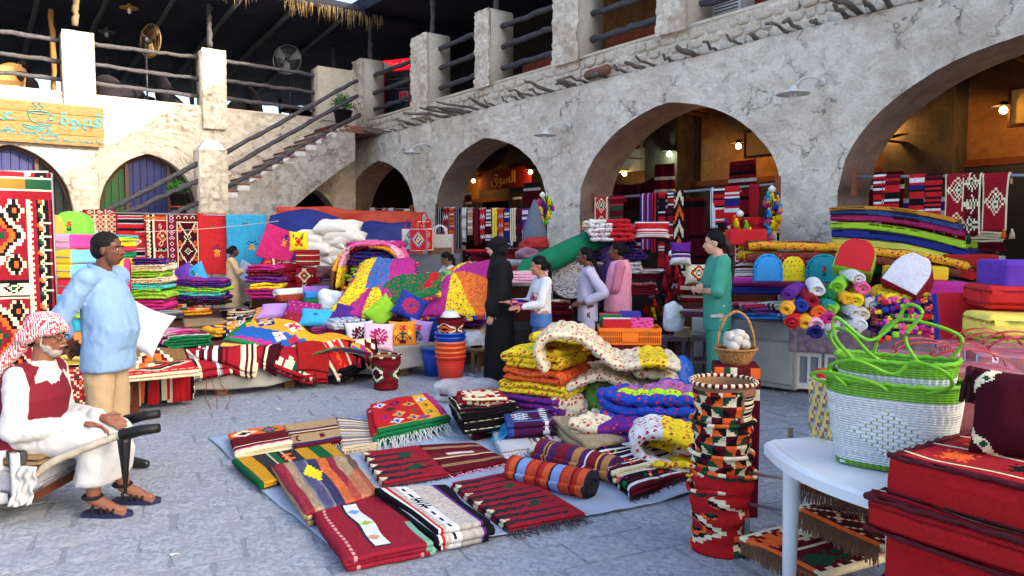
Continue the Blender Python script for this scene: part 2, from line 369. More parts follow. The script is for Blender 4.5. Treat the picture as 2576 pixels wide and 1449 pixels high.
def lattice(C,per,th,c,cin=None,c2=None):
 h,w=C.shape[:2];Y,X=np.mgrid[0:h,0:w]
 a=(X+Y)%per;b=(X-Y)%per
 if cin:m=((a>per*.35)&(a<per*.75)&(b>per*.35)&(b<per*.75));k=((X+Y)//per+(X-Y)//per)%2;C[m]=rgb(cin);C[m&(k==0)]=rgb(c2 or cin)
 C[(a<th)|(b<th)]=rgb(c);return C
MOT=dict(hook=["#.#..#.#",".###.##.","..####..",".######.","########",".######.","..####..",".##.###.","#.#..#.#"],star=["...##...","#..##..#",".######.","..####..","########","########","..####..",".######.","#..##..#","...##..."],cross=["#...#",".#.#.","..#..",".###.","..#..",".#.#.","#...#"],bird=["#..##..#","##.##.##",".######.","...##...","...##...",".######.","##.##.##","#..##..#"],tree=["..#..#..#..","#.#..#..#.#","##.#.#.#.##",".#..###..#.","..#..#..#..","...#####...",".....#....."],s=["####","#...","####","...#","####"],flower=[".##..##.","########",".#.##.#.","..####..","..####..",".#.##.#.","########",".##..##."],leaf=[".#.","###",".#.","##.",".##"])
def motif(C,name,cx,cy,s,c):
 M=MOT[name];hh=len(M);ww=len(M[0]);h,w=C.shape[:2];Y,X=np.mgrid[0:h,0:w]
 i=np.floor((X-cx)/s+ww/2).astype(int);j=np.floor((Y-cy)/s+hh/2).astype(int)
 ok=(i>=0)&(i<ww)&(j>=0)&(j<hh);B=np.array([[ch=='#' for ch in r]for r in M])
 m=np.zeros_like(ok);m[ok]=B[j[ok],i[ok]];C[m]=rgb(c);return C
def sprig(base,dot,leaf='green',w=60,h=60,sp=7,seed=0,C=None):
 """small printed flowers on a plain ground"""
 C=cvs(w,h,base)if C is None else C;h,w=C.shape[:2];r=random.Random(seed)
 for j in range(0,h if sp>=8 else 0,sp):
  for i in range(0,w,sp):
   x=i+(sp//2 if(j//sp)%2 else 0)+r.randint(-1,1);y=j+r.randint(-1,1)
   if 1<=x<w-2 and 1<=y<h-2:
    C[y:y+2,x:x+2]=rgb(dot);C[y-1,x]=rgb(leaf)
    if r.random()<.4:C[y+1,x]=rgb('gold')
 return C
def patch(w,h,nx,ny,cols,seed=0,sp=7,tri=False):
 """patchwork of flowered squares (or triangles)"""
 r=random.Random(seed);C=np.zeros((h,w,3));Y,X=np.mgrid[0:h,0:w]
 I,J=X*nx//w,Y*ny//h;Kk=I+J*nx
 if tri:fx,fy=(X*nx/w)%1,(Y*ny/h)%1;Kk=Kk*2+((fx+fy>1)if True else 0)
 for k in np.unique(Kk):
  b,d=cols[(k*7+r.randint(0,1))%len(cols)];S=sprig(b,d,w=w,h=h,sp=sp,seed=int(k));m=Kk==k;C[m]=S[m]
 return C
QC=[('yellow','magenta'),('magenta','pink'),('orange','crimson'),('lime','crimson'),('blue','pink'),('purple','pink'),('cream','crimson'),('sky','magenta')]
def kilim(w,h,seed=0,base='crimson',cols=('cream','black','orange','dgreen')):
 """flat-weave field with medallions, side bands and end stripes"""
 r=random.Random(seed);C=cvs(w,h,base);n=max(1,int(h/(w*.9)));k=r.randint(0,3)
 if k==0:
  for q in range(n):
   cy=h*(q+.5)/n;dia(C,w/2,cy,w*.40,h/n*.46,[cols[0],cols[1],cols[2],base,cols[3],cols[0]],2)
 elif k==1:
  lattice(C,max(6,w//4),max(1,w//30),cols[0],cols[2],cols[3])
 elif k==2:
  i=0
  while i<h:
   q=r.randint(2,5);c=r.choice(list(cols)+[base,base]);C[i:i+q]=rgb(c);i+=q+r.randint(1,6)
  for q in range(max(1,n)):motif(C,r.choice(['star','hook','bird']),w/2,h*(q+.5)/n,max(1,w/14),cols[0])
 else:
  for q in range(n*2):
   for x in(.25,.75):motif(C,r.choice(['star','hook','cross']),w*x,h*(q+.5)/(n*2),max(1,w/26),r.choice(cols))
  C[:,w//2-1:w//2+1]=rgb(cols[0])
 b=max(1,w//22);border(C,b,cols[1]);
 for e in 'lr':saw(C,e,b*2,max(4,b*3),cols[0])
 border(C,max(1,b//2),base);return C
def bands(w,h,seed=0,pal=('red','black','white','red','maroon','red')):
 r=random.Random(seed);C=cvs(w,h,pal[0]);i=0
 while i<h:
  q=r.randint(1,max(2,h//14));C[i:i+q]=rgb(r.choice(pal))
  if r.random()<.35 and i+q<h:C[i+q:i+q+1]=rgb('white');i+=1
  i+=q
 return C
def zigs(w,h,seed=0,pal=('crimson','black','cream','orange'),per=12,amp=5,band=6):
 Y,X=np.mgrid[0:h,0:w];z=(Y+np.abs((X%per)-per/2)*amp/per*2)//band;C=np.zeros((h,w,3))
 for k in range(len(pal)):C[(z%len(pal))==k]=rgb(pal[k])
 return C
def T(C):return C.transpose(1,0,2)
M_RW=plaster('lime_plaster_grey',(230,222,206),(211,201,184),(192,179,162),1.0,1,.05,.36,2.2)
M_LW=plaster('rubble_plaster_cream',(214,205,187),(190,179,160),(196,182,158),1.3,1,.04,.45,4.2)
M_SMOOTH=plaster('smooth_render',(206,196,178),(194,184,166),(184,172,154),.8,.25,.01)
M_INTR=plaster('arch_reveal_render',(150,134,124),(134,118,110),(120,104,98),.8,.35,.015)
M_STONE=plaster('rubble_stone',(226,216,198),(196,184,164),(176,158,136),2.5,.7,.02)
M_WOOD=mat('weathered_pole',(74,72,76),nscale=14,bump=.8,var=.4,dist=.02,stretch=(1,1,1))
M_STICK=mat('grey_driftwood',(104,98,92),nscale=18,bump=1,var=.45,dist=.02)
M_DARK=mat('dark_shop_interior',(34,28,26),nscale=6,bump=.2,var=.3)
M_THATCH=mat('shade_toned_thatch',(30,32,48),nscale=40,bump=.8,var=.5,dist=.05,stretch=(1,.12,1))  # shade under the roof is put into this dark thatch colour
M_STRAW=mat('straw',(150,128,86),nscale=30,bump=.4,var=.4)
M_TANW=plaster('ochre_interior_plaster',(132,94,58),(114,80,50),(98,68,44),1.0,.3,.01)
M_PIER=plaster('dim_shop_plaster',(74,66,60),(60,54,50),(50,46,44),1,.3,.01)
M_BRW=mat('brown_wood',(92,46,26),nscale=8,bump=.3,var=.35,stretch=(1,1,6))
M_PAVE=plaster('blue_grey_paving_stone',(164,171,181),(134,141,152),(150,154,160),6.5,1.0,.016)
M_MORT=mat('mortar_bed',(128,134,143),nscale=30,bump=.5,var=.2)
def arch_z(x,a):
 xc,hw,sp,ap=a;u=abs(x-xc)/hw
 if u>=1:return None
 k=.22;return sp+(ap-sp)*math.sqrt(max(0,(1+k)**2-(u+k)**2))/math.sqrt((1+k)**2-k*k)
def arch_wall(name,x0,x1,H,arches,th,rel,m,mi,step=.06,mb=None,parent=None,loc=(0,0,0),rot=0):
 """wall with pointed openings: front at local y=0 with relief, real reveals of depth th"""
 xs=set(np.round(np.arange(x0,x1+1e-6,step),4))
 for xc,hw,sp,ap in arches:
  for s in(-1,1):
   e=xc+s*hw;xs={q for q in xs if abs(q-e)>step*.5}|{round(e,4)}
  xs={q for q in xs if abs(q-xc)>step*.5}|{xc}
 xs=sorted(xs);nz=int(H/step);V=[];Fa=[]
 def addcol(x,zb):
  i=len(V)
  for k in range(nz+1):V.append([x,0,zb+(H-zb)*k/nz])
  return i
 cols=[]
 for a,b in zip(xs[:-1],xs[1:]):
  mid=(a+b)/2;ar=next((q for q in arches if abs(mid-q[0])<q[1]),None);r=[]
  for x in(a,b):
   if ar is None:r.append((x,0))
   else:
    z=arch_z(x,ar);r.append((x,ar[2]if z is None else z))
  cols.append(r)
 cache={}
 lower=[]
 for r in cols:
  ids=[]
  for x,zb in r:
   key=(round(x,4),round(zb,4))
   if key not in cache:cache[key]=addcol(x,zb)
   ids.append(cache[key])
  for k in range(nz):Fa.append((ids[0]+k,ids[1]+k,ids[1]+k+1,ids[0]+k+1))
  if r[0][1]>0 or r[1][1]>0:lower.append((ids[0],ids[1]))
 V=np.array(V,float);V[:,1]=rel(V[:,0],V[:,2])
 o=obj(name,mesh(name,V,np.array(Fa)),m,parent,loc,rot)
 RV=[];RF=[]
 def strip(pts):
  i0=len(RV);seg=4
  for x,z in pts:
   yf=float(rel(np.array([x]),np.array([z]))[0])
   for q in range(seg+1):RV.append((x,yf+(th-yf)*q/seg,z))
  for k in range(len(pts)-1):
   for q in range(seg):
    a=i0+k*(seg+1)+q;RF.append((a,a+seg+1,a+seg+2,a+1))
 for ar in arches:
  xc,hw,sp,ap=ar
  pts=[(xc-hw,z)for z in np.linspace(0,sp,12)]+[(x,arch_z(x,ar)or sp)for x in xs if xc-hw<x<xc+hw]+[(xc+hw,z)for z in np.linspace(sp,0,12)]
  strip(pts)
 if RV:r_=obj('arch_reveal',mesh('arch_reveal',RV,RF),mi,o);
 BV=[];BF=[]
 for r in cols:
  i=len(BV);(a,za),(b,zb)=r;BV+=[(a,th,za),(b,th,zb),(b,th,H),(a,th,H)];BF.append((i+1,i,i+3,i+2))
 BV+=[(x0,0,H),(x1,0,H),(x1,th,H),(x0,th,H)];i=len(BV)-4;BF.append((i,i+1,i+2,i+3))
 obj('wall_core',mesh('wall_core',BV,BF,smooth=False),mb or mi,o)
 return o
gv,gf=box(-150,150,-40,260,-.35,-.0075)
ground=obj('ground',mesh('ground',gv,gf,smooth=False),M_MORT);ground['kind']='structure'
def stone_mesh(L,Wd,seed):
 nx,ny=3,2;r=random.Random(seed);V=[];
 xs=[-L/2,-L*.28,L*.28,L/2];ys=[-Wd/2,-Wd*.25,Wd*.25,Wd/2]
 for j,y in enumerate(ys):
  for i,x in enumerate(xs):
   e=(i in(0,3))or(j in(0,3));V.append((x+r.uniform(-.01,.01),y+r.uniform(-.008,.008),-.0035+r.uniform(-.001,.001)if e else r.uniform(-.002,.004)))
 b=len(V)
 ring=[0,1,2,3,7,11,15,14,13,12,8,4]
 for q in ring:V.append((V[q][0]*1.01,V[q][1]*1.01,-.05))
 Fa=[tuple(map(int,f))for f in gq(3,3)]
 for k in range(12):k2=(k+1)%12;Fa.append((ring[k2],ring[k],b+k,b+k2))
 me=mesh('paving_stone',V,Fa,smooth=False);me.materials.append(M_PAVE);return me
SL,SW=.34,.27
pang=math.atan2(.62,.785)
ROTP=rad(25)
stones=[]
cp,sp_=math.cos(ROTP),math.sin(ROTP)
for j in range(-60,90):
 for i in range(-60,60):
  rr=random.Random(i*977+j*31);x=(i+(j%2)*.5+rr.uniform(-.06,.06))*SL;y=j*SW
  X,Y=x*cp-y*sp_,x*sp_+y*cp
  if not(-11<X<13 and-1.5<Y<17):continue
  d=math.hypot(X,Y)
  infr=abs(X)<Y*.74+.3 and Y>2.2
  stones.append((0 if infr else 1,d,X,Y,rr.random()))
stones.sort()
protos=[stone_mesh(SL*.979,SW*.975,k)for k in range(8)]
for k,(_,d,X,Y,q)in enumerate(stones[:300]):
 o=bpy.data.objects.new('paving_stone',protos[k%8]);COL.objects.link(o);o.parent=ground
 o.location=(X,Y,R.uniform(-.002,.002));o.rotation_euler=(R.uniform(-.004,.004),R.uniform(-.004,.004),ROTP+R.uniform(-.02,.02)+(math.pi if q>.5 else 0))
pm=[];PV=[np.array([v.co[:]for v in p.vertices])for p in protos];PF=[[tuple(f.vertices)for f in p.polygons]for p in protos]
bv=[];bf=[];off=0
for k,(_,d,X,Y,q)in enumerate(stones[300:]):
 V=PV[k%8];a=ROTP+R.uniform(-.02,.02)+(math.pi if q>.5 else 0);c,s=math.cos(a),math.sin(a)
 bv.append(np.stack([V[:,0]*c-V[:,1]*s+X,V[:,0]*s+V[:,1]*c+Y,V[:,2]+R.uniform(-.004,.003)],-1))
 bf+=[tuple(i+off for i in f)for f in PF[k%8]];off+=len(V)
ps=obj('paving',mesh('paving',np.concatenate(bv),bf,smooth=False),M_PAVE,ground);ps['kind']='stuff'
def rel_plaster(x,z):
 f1,f2,i=worley(x/.30+.4*vn(x*3,z*3),z/.24,6);return.035*fbm(x*1.1,z*1.1,0,3,2)+.028*np.abs(fbm(x*4,z*4,0,3,11))+.010*fbm(x*12,z*12,1,2,21)-.024*np.clip((f2-f1)*2,0,1)*i*np.clip(.3+1.5*fbm(x*.8,z*.8,3,2,9),0,1)
arR=[(2.28,2.0,2.2,3.70),(-2.50,1.98,2.2,3.70),(-7.40,2.03,2.2,3.70),(-12.3,1.95,2.2,3.65),(7.1,2.0,2.2,3.7),(12,2,2.2,3.7),(16.9,2,2.2,3.7)]
arcade=thing('arcade_building',P_R,'long whitewashed arcade with pointed arches under a walled terrace','building',ROT_R)
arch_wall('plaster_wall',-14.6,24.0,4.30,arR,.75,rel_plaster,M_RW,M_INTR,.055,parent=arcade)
LEDGE,PARA=4.27,4.78
def rel_p(x,z):return.03*fbm(x*3,z*3,4,3,5)
def fgrid(x0,x1,z0,z1,step,rel,y0=.0):
 nx,nz=max(1,int((x1-x0)/step)),max(1,int((z1-z0)/step));X,Z=np.meshgrid(np.linspace(x0,x1,nx+1),np.linspace(z0,z1,nz+1))
 return np.stack([X,y0+rel(X,Z),Z],-1).reshape(-1,3),gq(nx,nz)
V1,F1=fgrid(-14.6,16,LEDGE-.05,PARA,.06,rel_p,.10)
part('parapet_core',(V1,F1),M_STONE,arcade)
part('parapet_cap',box(-14.6,16,.08,.62,PARA-.01,PARA+.035),M_SMOOTH,arcade,smooth=False)
part('ledge_top',box(-14.6,16,.02,.2,LEDGE+.0,LEDGE+.02),M_RW,arcade,smooth=False)
def rock(seed,n=2):
 bm=bmesh.new();bmesh.ops.create_icosphere(bm,subdivisions=n,radius=1);r=random.Random(seed)
 V=np.array([v.co[:]for v in bm.verts]);V=np.sign(V)*np.abs(V)**.72
 V*=(1+.22*vn(V[:,0]*1.6+seed*3.1,V[:,1]*1.6,V[:,2]*1.6))[:,None]
 Fa=[tuple(v.index for v in f.verts)for f in bm.faces];bm.free()
 me=mesh('stone',V,Fa,smooth=(n>1));me.materials.append(M_STONE);return me
rocks=[rock(k,2)for k in range(10)]
def lay_stones(parent,x0,x1,z0,z1,y,sw,sh,cap=300,seed=0,name='stone'):
 r=random.Random(seed);n=0;z=z0
 while z<z1-sh*.4:
  hh=sh*r.uniform(.8,1.25);hh=min(hh,z1-z);x=x0
  while x<x1-.02:
   w=min(sw*r.uniform(.6,1.5),x1-x)
   if n<cap:
    o=bpy.data.objects.new(name,r.choice(rocks));COL.objects.link(o);o.parent=parent
    o.location=(x+w/2,y+r.uniform(-.012,.02),z+hh/2);o.scale=(w*.50,r.uniform(.03,.05),hh*.49)
    o.rotation_euler=(r.uniform(-.1,.1),r.uniform(-.16,.16),r.uniform(-.1,.1));n+=1
   x+=w
  z+=hh
 return n
lay_stones(arcade,-13.2,4.6,LEDGE+.02,PARA-.01,.10,.24,.165,300,3)
RP=[(889,914,6.45),(1036,1077,6.40),(1196,1232,6.40),(1391,1455,6.5),(1650,1725,6.5)]
def pillar(parent,x0,x1,z0,z1,y0,y1,rough_front=True,seed=0,name='terrace_pillar',mm=None,batter=.02):
 """pillar with a rubble front and rendered sides, local coordinates of its building"""
 st=.045;
 def rel(X,Z):
  f1,f2,i=worley(X/.17+seed,Z/.13,seed)
  return-(np.clip((f2-f1)*2.2,0,1)*.045*(.4+.9*i))*(1 if rough_front else.1)+.012*fbm(X*4,Z*4,seed)
 V,Fq=fgrid(x0,x1,z0,z1,st,rel,y0)
 p=part(name,(V,Fq),mm or(M_STONE if rough_front else M_SMOOTH),parent)
 xs=[x0,x1];bv,bf=box(x0+.004,x1-.004,y0+.01,y1,z0,z1-.004)
 bm=bmesh.new();vs=[bm.verts.new(v)for v in bv];[bm.faces.new([vs[i]for i in f])for f in bf if True]
 bmesh.ops.bevel(bm,geom=[e for e in bm.edges],offset=.03,segments=2,affect='EDGES')
 V=[v.co[:]for v in bm.verts];Fa=[tuple(v.index for v in f.verts)for f in bm.faces];bm.free()
 part('rendered_side',(V,Fa),M_SMOOTH,p)
 return p
pil_t=[]
for k,(xa,xb,zt)in enumerate(RP):
 if k<3:zt=RWp((xa+xb)/2,(150,88,25)[k],0)[1]
 ta,tb=RWp(xa,200)[0],RWp(xb,200)[0];pil_t.append((ta,tb));pillar(arcade,-ta,-tb,PARA-.05 if k>1 else PARA-.3,zt,.0,.62,True,k+1)
print('pillars t',[(round(a,2),round(b,2))for a,b in pil_t])
ta=pil_t[-1][1]-3.0;pillar(arcade,-ta,-ta+.7,PARA-.05,6.5,0,.62,True,9)
ta-=3.6;pillar(arcade,-ta,-ta+.7,PARA-.05,6.5,0,.62,True,10)
def log(parent,p1,p2,r,seed=0,m=None,name='log_rail',sag=.0,n=14,prepend=None):
 rr=random.Random(seed);P=[]
 p1,p2=Vector(p1),Vector(p2)
 for k in range(n+1):
  t=k/n;p=p1.lerp(p2,t);w=r*.28
  P.append(p+Vector((rr.uniform(-w,w),rr.uniform(-w,w),rr.uniform(-w,w)-sag*4*t*(1-t))))
 return part(name,tube(P,r,8,seed=seed,knob=.16),m or M_WOOD,parent)
ends=[(a,b)for a,b in pil_t]+[(ta+3.6,ta+2.9)]
for k in range(len(ends)-1):
 hi=ends[k][1];lo=ends[k+1][0]
 for q,z in enumerate((5.12,5.55,5.98)):
  log(arcade,(-hi-.22,.32,z+R.uniform(-.03,.03)),(-lo+.02,.32,z+R.uniform(-.05,.05)),.055,50+k*3+q)
t=13.6;k=0
while t>-6.0:
 L_=R.choice([.2,.3,.4,.5,.6,.75,.95,1.1]);rr=R.uniform(.017,.034)*(1+(t<4)*.15)
 a=R.uniform(-.25,.25);z=LEDGE+.03+rr*.5
 P=[(-t+math.sin(a)*q*L_+R.uniform(-.01,.01),.08-math.cos(a)*q*L_,z+q*R.uniform(.0,.12)+R.uniform(-.01,.01))for q in(0,.25,.5,.75,1)]
 part('driftwood_stick',tube(P,[rr,rr*1.05,rr,rr*.95,rr*.8],7,seed=k,knob=.15),M_STICK,arcade)
 t-=R.uniform(.14,.52);k+=1
part('clay_gutter_tile',tube([(-4.35,.05,LEDGE+.17),(-4.05,-.02,LEDGE+.16),(-3.75,-.08,LEDGE+.15)],.085,8),mat('terracotta',(128,84,70),nscale=20),arcade)
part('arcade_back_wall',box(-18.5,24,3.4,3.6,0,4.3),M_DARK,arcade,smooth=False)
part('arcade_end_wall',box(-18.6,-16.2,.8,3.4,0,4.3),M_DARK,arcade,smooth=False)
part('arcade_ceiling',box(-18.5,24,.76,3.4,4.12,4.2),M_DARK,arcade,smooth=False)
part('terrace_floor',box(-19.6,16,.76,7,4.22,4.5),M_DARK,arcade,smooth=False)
for x in np.arange(-13,8,.42):log(arcade,(x,.8,4.04),(x,3.38,4.04),.055,int(x*10)%97,M_BRW,'ceiling_joist',n=5)
for x0,x1 in((-10.2,-9.2),(-5.5,-4.45),(-.6,.6),(4.3,5.2)):
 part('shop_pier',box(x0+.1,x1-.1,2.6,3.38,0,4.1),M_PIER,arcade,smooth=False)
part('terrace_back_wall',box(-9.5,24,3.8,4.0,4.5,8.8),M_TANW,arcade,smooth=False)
part('added_dark_backing',box(-26,-9.5,3.8,4.0,4.5,8.2),M_DARK,arcade,smooth=False)  # added dark sheet standing in for the shaded roof space behind the pillars
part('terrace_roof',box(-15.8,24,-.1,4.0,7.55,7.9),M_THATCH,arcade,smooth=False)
part('unseen_sun_block',box(-8.0,24,3.8,4.1,7.9,10.35),M_RW,arcade,smooth=False)  # unseen block, added and raised to keep the sun off the far wall
for x in np.arange(-8.8,5,1.7):log(arcade,(x,.4,7.45),(x,3.78,7.42),.07,int(x*7)%89,M_WOOD,'roof_beam',n=6)
for px,tt in((925,pil_t[0]),(1080,pil_t[1]),(1240,pil_t[2])):
 a=-(tt[0]+tt[1])/2;log(arcade,(a,.35,6.3),(a+.03,.35,7.6),.06,px,None,'roof_post')
def rel_rub(x,z):
 f1,f2,i=worley(x/.21,z/.15,3);g1,g2,j=worley(x/.5+7,z/.4,8)
 e=np.clip((f2-f1)*2.4,0,1)*(.3+.7*i);msk=np.clip(.55+.9*fbm(x*.9,z*.9,2,3,4),.12,1)
 return-.05*e*msk-.03*np.clip((g2-g1)*2,0,1)*j+.012*fbm(x*9,z*9,0,2,31)+.02*fbm(x*1.2,z*1.2,0,2,8)
far=thing('coffee_house_building',P_L,'cream rubble stone building with shuttered arches below an open thatched terrace','building',ROT_L)
s1=LWp(375,388)[0];s0=LWp(30,365)[0];print('arches s',s0,s1)
arL=[(s0-.02,1.10,2.25,3.62),(s1,1.06,2.25,3.60),(2.75,.95,1.9,3.05),(s0-3.2,1.1,2.25,3.6)]
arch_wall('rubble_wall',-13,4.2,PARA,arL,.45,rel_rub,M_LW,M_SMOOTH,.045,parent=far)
part('parapet_cap',box(-13,4.2,-.03,.47,PARA-.01,PARA+.04),M_SMOOTH,far,smooth=False)
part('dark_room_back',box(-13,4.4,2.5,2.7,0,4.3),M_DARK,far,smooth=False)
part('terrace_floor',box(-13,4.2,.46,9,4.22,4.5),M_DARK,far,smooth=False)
M_GP=mat('green_painted_plank',(36,78,40),rough=.6,nscale=12,bump=.2,stretch=(6,1,1));M_BP=mat('blue_painted_plank',(38,42,92),rough=.6,nscale=12,bump=.2,stretch=(6,1,1))
M_DP=mat('dark_painted_plank',(20,30,30),rough=.6,nscale=12,bump=.2,stretch=(6,1,1));M_FR=mat('brown_frame',(88,62,50),rough=.7,nscale=15,bump=.3)
for ai,ar in enumerate(arL[:2]+arL[3:]):
 xc,hw,sp,ap=ar;n=14;wdt=2*hw/n
 for k in range(n):
  xa,xb=xc-hw+k*wdt+.006,xc-hw+(k+1)*wdt-.006;za=arch_z((xa+xb)/2,ar)or sp
  zl,zr=(arch_z(xa,ar)or sp),(arch_z(xb,ar)or sp)
  mm=(M_GP if ai!=0 else M_BP)if k<4 else(M_BP if k<10 else(M_DP))
  V=[(xa,.28,0),(xb,.28,0),(xb,.28,zr-.02),(xa,.28,zl-.02),(xa,.32,0),(xb,.32,0),(xb,.32,zr-.02),(xa,.32,zl-.02)]
  part('shutter_plank',(V,[(0,1,2,3),(1,5,6,2),(4,0,3,7),(5,4,7,6),(3,2,6,7)]),mm,far,smooth=False)
 for sx in(-.42,.42):
  xm=xc+sx*hw;z=arch_z(xm,ar);part('shutter_mullion',box(xm-.035,xm+.035,.2,.3,0,z-.01),M_FR,far,smooth=False)
 P=[(xc-hw+.03,.24,0)]+[(xc+(hw-.03)*u,.24,arch_z(xc+hw*u,ar)-.03)for u in np.linspace(-.99,.99,25)]+[(xc+hw-.03,.24,0)]
 part('shutter_frame',tube(P,.045,4),M_FR,far,smooth=False)
LP=[(160,240,6.42,True),(507,567,6.45,True),(800,890,6.35,False)]
lp_s=[]
for k,(xa,xb,zt,rf)in enumerate(LP):
 zt=LWp((xa+xb)/2,(79,124,169)[k],-.1)[1];a,b=LWp(xa,250)[0],LWp(xb,250)[0];lp_s.append((a,b));pillar(far,a,b,PARA-.5 if k<2 else PARA-.4,zt,-.10 if k<2 else.02,.50,rf,20+k,mm=M_LW if rf else None)
a=lp_s[0][0]-3.4;pillar(far,a-.75,a,PARA-.5,6.45,-.08,.5,True,33,mm=M_LW)
print('far pillars',lp_s)
seg=[(a,lp_s[0][0]),(lp_s[0][1],lp_s[1][0]),(lp_s[1][1],lp_s[2][0])]
for k,(x0,x1)in enumerate(seg):
 for q,z in enumerate((5.12,5.52,5.98)):
  log(far,(x0-.02,.25,z+R.uniform(-.03,.05)),(x1+.15,.25,z+R.uniform(-.06,.02)),.05,90+k*3+q)
for px in(190,525):
 s=LWp(px,60,.2)[0];log(far,(s,.2,6.3),(s+.04,.25,7.4),.065,px,mat('bare_post',(120,100,78),nscale=12,bump=.6)if px<300 else None,'roof_post')
for px in(838,):
 s=LWp(px,60,1.6)[0];log(far,(s,1.6,4.5),(s,1.6,7.3),.06,px,None,'roof_post')
for px,bb in((130,1.8),(478,4.5),(268,5.0),(350,7.2),(65,7.2),(560,7.2),(700,7.2)):
 s=LWp(px,60,bb)[0];log(far,(s,bb,4.5),(s,bb,7.0),.06,px,mat('sunlight_toned_post',(150,112,60),nscale=12,bump=.6)if px==130 else None,'roof_post')  # one post gets sunlight put into its warmer, lighter colour
def roof_fn(U,Vv):return(-16+26.0*U,-.9+8.6*Vv,7.42-.95*Vv+.04*vn(U*60,Vv*20))
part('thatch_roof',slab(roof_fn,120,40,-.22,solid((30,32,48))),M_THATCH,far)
sv=[];
for k in range(900):
 x=R.uniform(-9,4.6);dens=vn(x*2.2,3.3);
 if dens<-.05:continue
 L_=R.uniform(.06,.34)*(1+.6*dens);y=R.uniform(-.98,-.82);dx=R.uniform(-.07,.07)
 sv.append(tube([(x,y,7.46),(x+dx*.5,y-.02,7.46-L_*.6),(x+dx,y-.01,7.46-L_)],[.008,.007,.003],3))
st_=merge(sv);part('straw_fringe',(st_[0],st_[1]),M_STRAW,far,kind='stuff')
for x in np.arange(-12,4,1.3):log(far,(x,-.7,7.3),(x,7.4,6.42),.06,int(x*9)%71,M_WOOD,'rafter',n=8)
stairs=thing('outdoor_staircase',P_L,'outdoor stone staircase with white risers and clay tile treads','staircase',ROT_L)
M_TILE=mat('clay_tread_tile',(122,82,70),nscale=18,bump=.3,var=.25);M_RISER=mat('white_stone_riser',(205,205,203),nscale=7,bump=.6,var=.18,dist=.03)
yo=-1.4;zA=2.74;sA=.36;slope=.645;run=.27;rise=run*slope
nst=int((4.5-zA)/rise);k0=-int((zA)/rise)
for k in range(k0,nst+1):
 s=sA+k*run;z=zA+k*rise;last=(k==nst)
 if s>3.6:break
 rr=random.Random(k)
 part('stair_riser',rbox(run*1.02,1.36,rise-.03,.015,sag=.012,seed=k)[:2],M_RISER,stairs,(s+run*.52,-.72,z-rise+rr.uniform(0,.004)))
 part('stair_tread',box(s-.03,s+run+.01,yo-.03,-.02,z-.03,z+.002),M_TILE,stairs,smooth=False)
def top(s):return zA+(s-sA)*slope-rise*.9
sA0=sA+k0*run;ss=list(np.linspace(sA0,3.55,90));
def botm(s):
 return 0 if s<1.45 else max(0,min(3.75,1.95+(s-1.45)*.93-.10*(s-1.45)**2*.6))
FV=[];FF=[];nz=40
for s in ss:
 t_,b_=max(.02,top(s)),botm(s);b_=min(b_,t_-.05)
 for q in range(nz+1):FV.append((s,yo,b_+(t_-b_)*q/nz))
FV=np.array(FV);FV[:,1]+=.02*fbm(FV[:,0]*2,FV[:,2]*2,3)+.012*fbm(FV[:,0]*7,FV[:,2]*7,1)
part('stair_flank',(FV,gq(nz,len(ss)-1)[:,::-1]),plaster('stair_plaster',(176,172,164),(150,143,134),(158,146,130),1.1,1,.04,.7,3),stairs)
SV=[];
for s in ss:
 t_,b_=max(.02,top(s)),botm(s);b_=min(b_,t_-.05);SV+=[(s,yo,b_),(s,-.02,b_)]
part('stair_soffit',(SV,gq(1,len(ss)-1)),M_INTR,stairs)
part('stair_landing',box(sA+nst*run,4.25,yo,-.02,4.3,4.47),M_TILE,stairs,smooth=False)
na,nb=LWp(500,450,yo-.1)[0],LWp(571,450,yo-.1)[0]
nw=thing('newel_pillar',LW(0,0,0),'whitewashed stone newel pillar halfway up the staircase','pillar',ROT_L)
pillar(nw,na,nb,0,3.62,yo-.16,yo+.38,True,40,'pillar_shaft',M_LW)
V=[(na+.0,yo-.16,3.60),(nb,yo-.16,3.60),(nb,yo+.38,3.60),(na,yo+.38,3.60),((na+nb)/2-.12,yo+.0,3.84),((na+nb)/2+.12,yo,3.84),((na+nb)/2+.12,yo+.22,3.84),((na+nb)/2-.12,yo+.22,3.84)]
part('pillar_cap',(V,[(0,1,5,4),(1,2,6,5),(2,3,7,6),(3,0,4,7),(4,5,6,7)]),M_RISER,nw,smooth=False)
def slog(x1,y1,x2,y2,r,sd,b=yo+.02):
 a=LWp(x1,y1,b);c=LWp(x2,y2,b);log(stairs,(a[0],b,a[1]),(c[0],b,c[1]),r,sd,name='stair_rail',n=18)
for q in((565,385,899,202),(570,425,900,240),(574,470,905,288)):slog(*q,.05,q[1])
for q in((250,540,500,410),(300,545,503,452),(420,545,510,505)):slog(*q,.055,q[1])
def at(px,py,Y=None,z=None):
 return G(px,py,z)if Y is None else DP(px,py,Y)
def tilecv(cv,n):
 """one design per layer, mirrored on alternate layers so that the top one reads in full"""
 L_=[cv if(n-1-k)%2==0 else cv[:,::-1]for k in range(n)]
 if n%2==0:L_=[c[:,::-1]for c in L_]
 return np.concatenate(L_,axis=1)
def fold_data(w,L,n,th,cv,seed=0,puff=0,wob=.01,step=.02,slop=.02,back=None,pq=.1):
 P=fold_path(w,n,th,seed,slop)
 return ribbon(P,th*(.46 if not puff else.56),L,tilecv(cv,n),step,puff=puff,wob=wob,seed=seed,endjit=.03,pq=pq,back=tilecv(back,n)if back is not None else None)
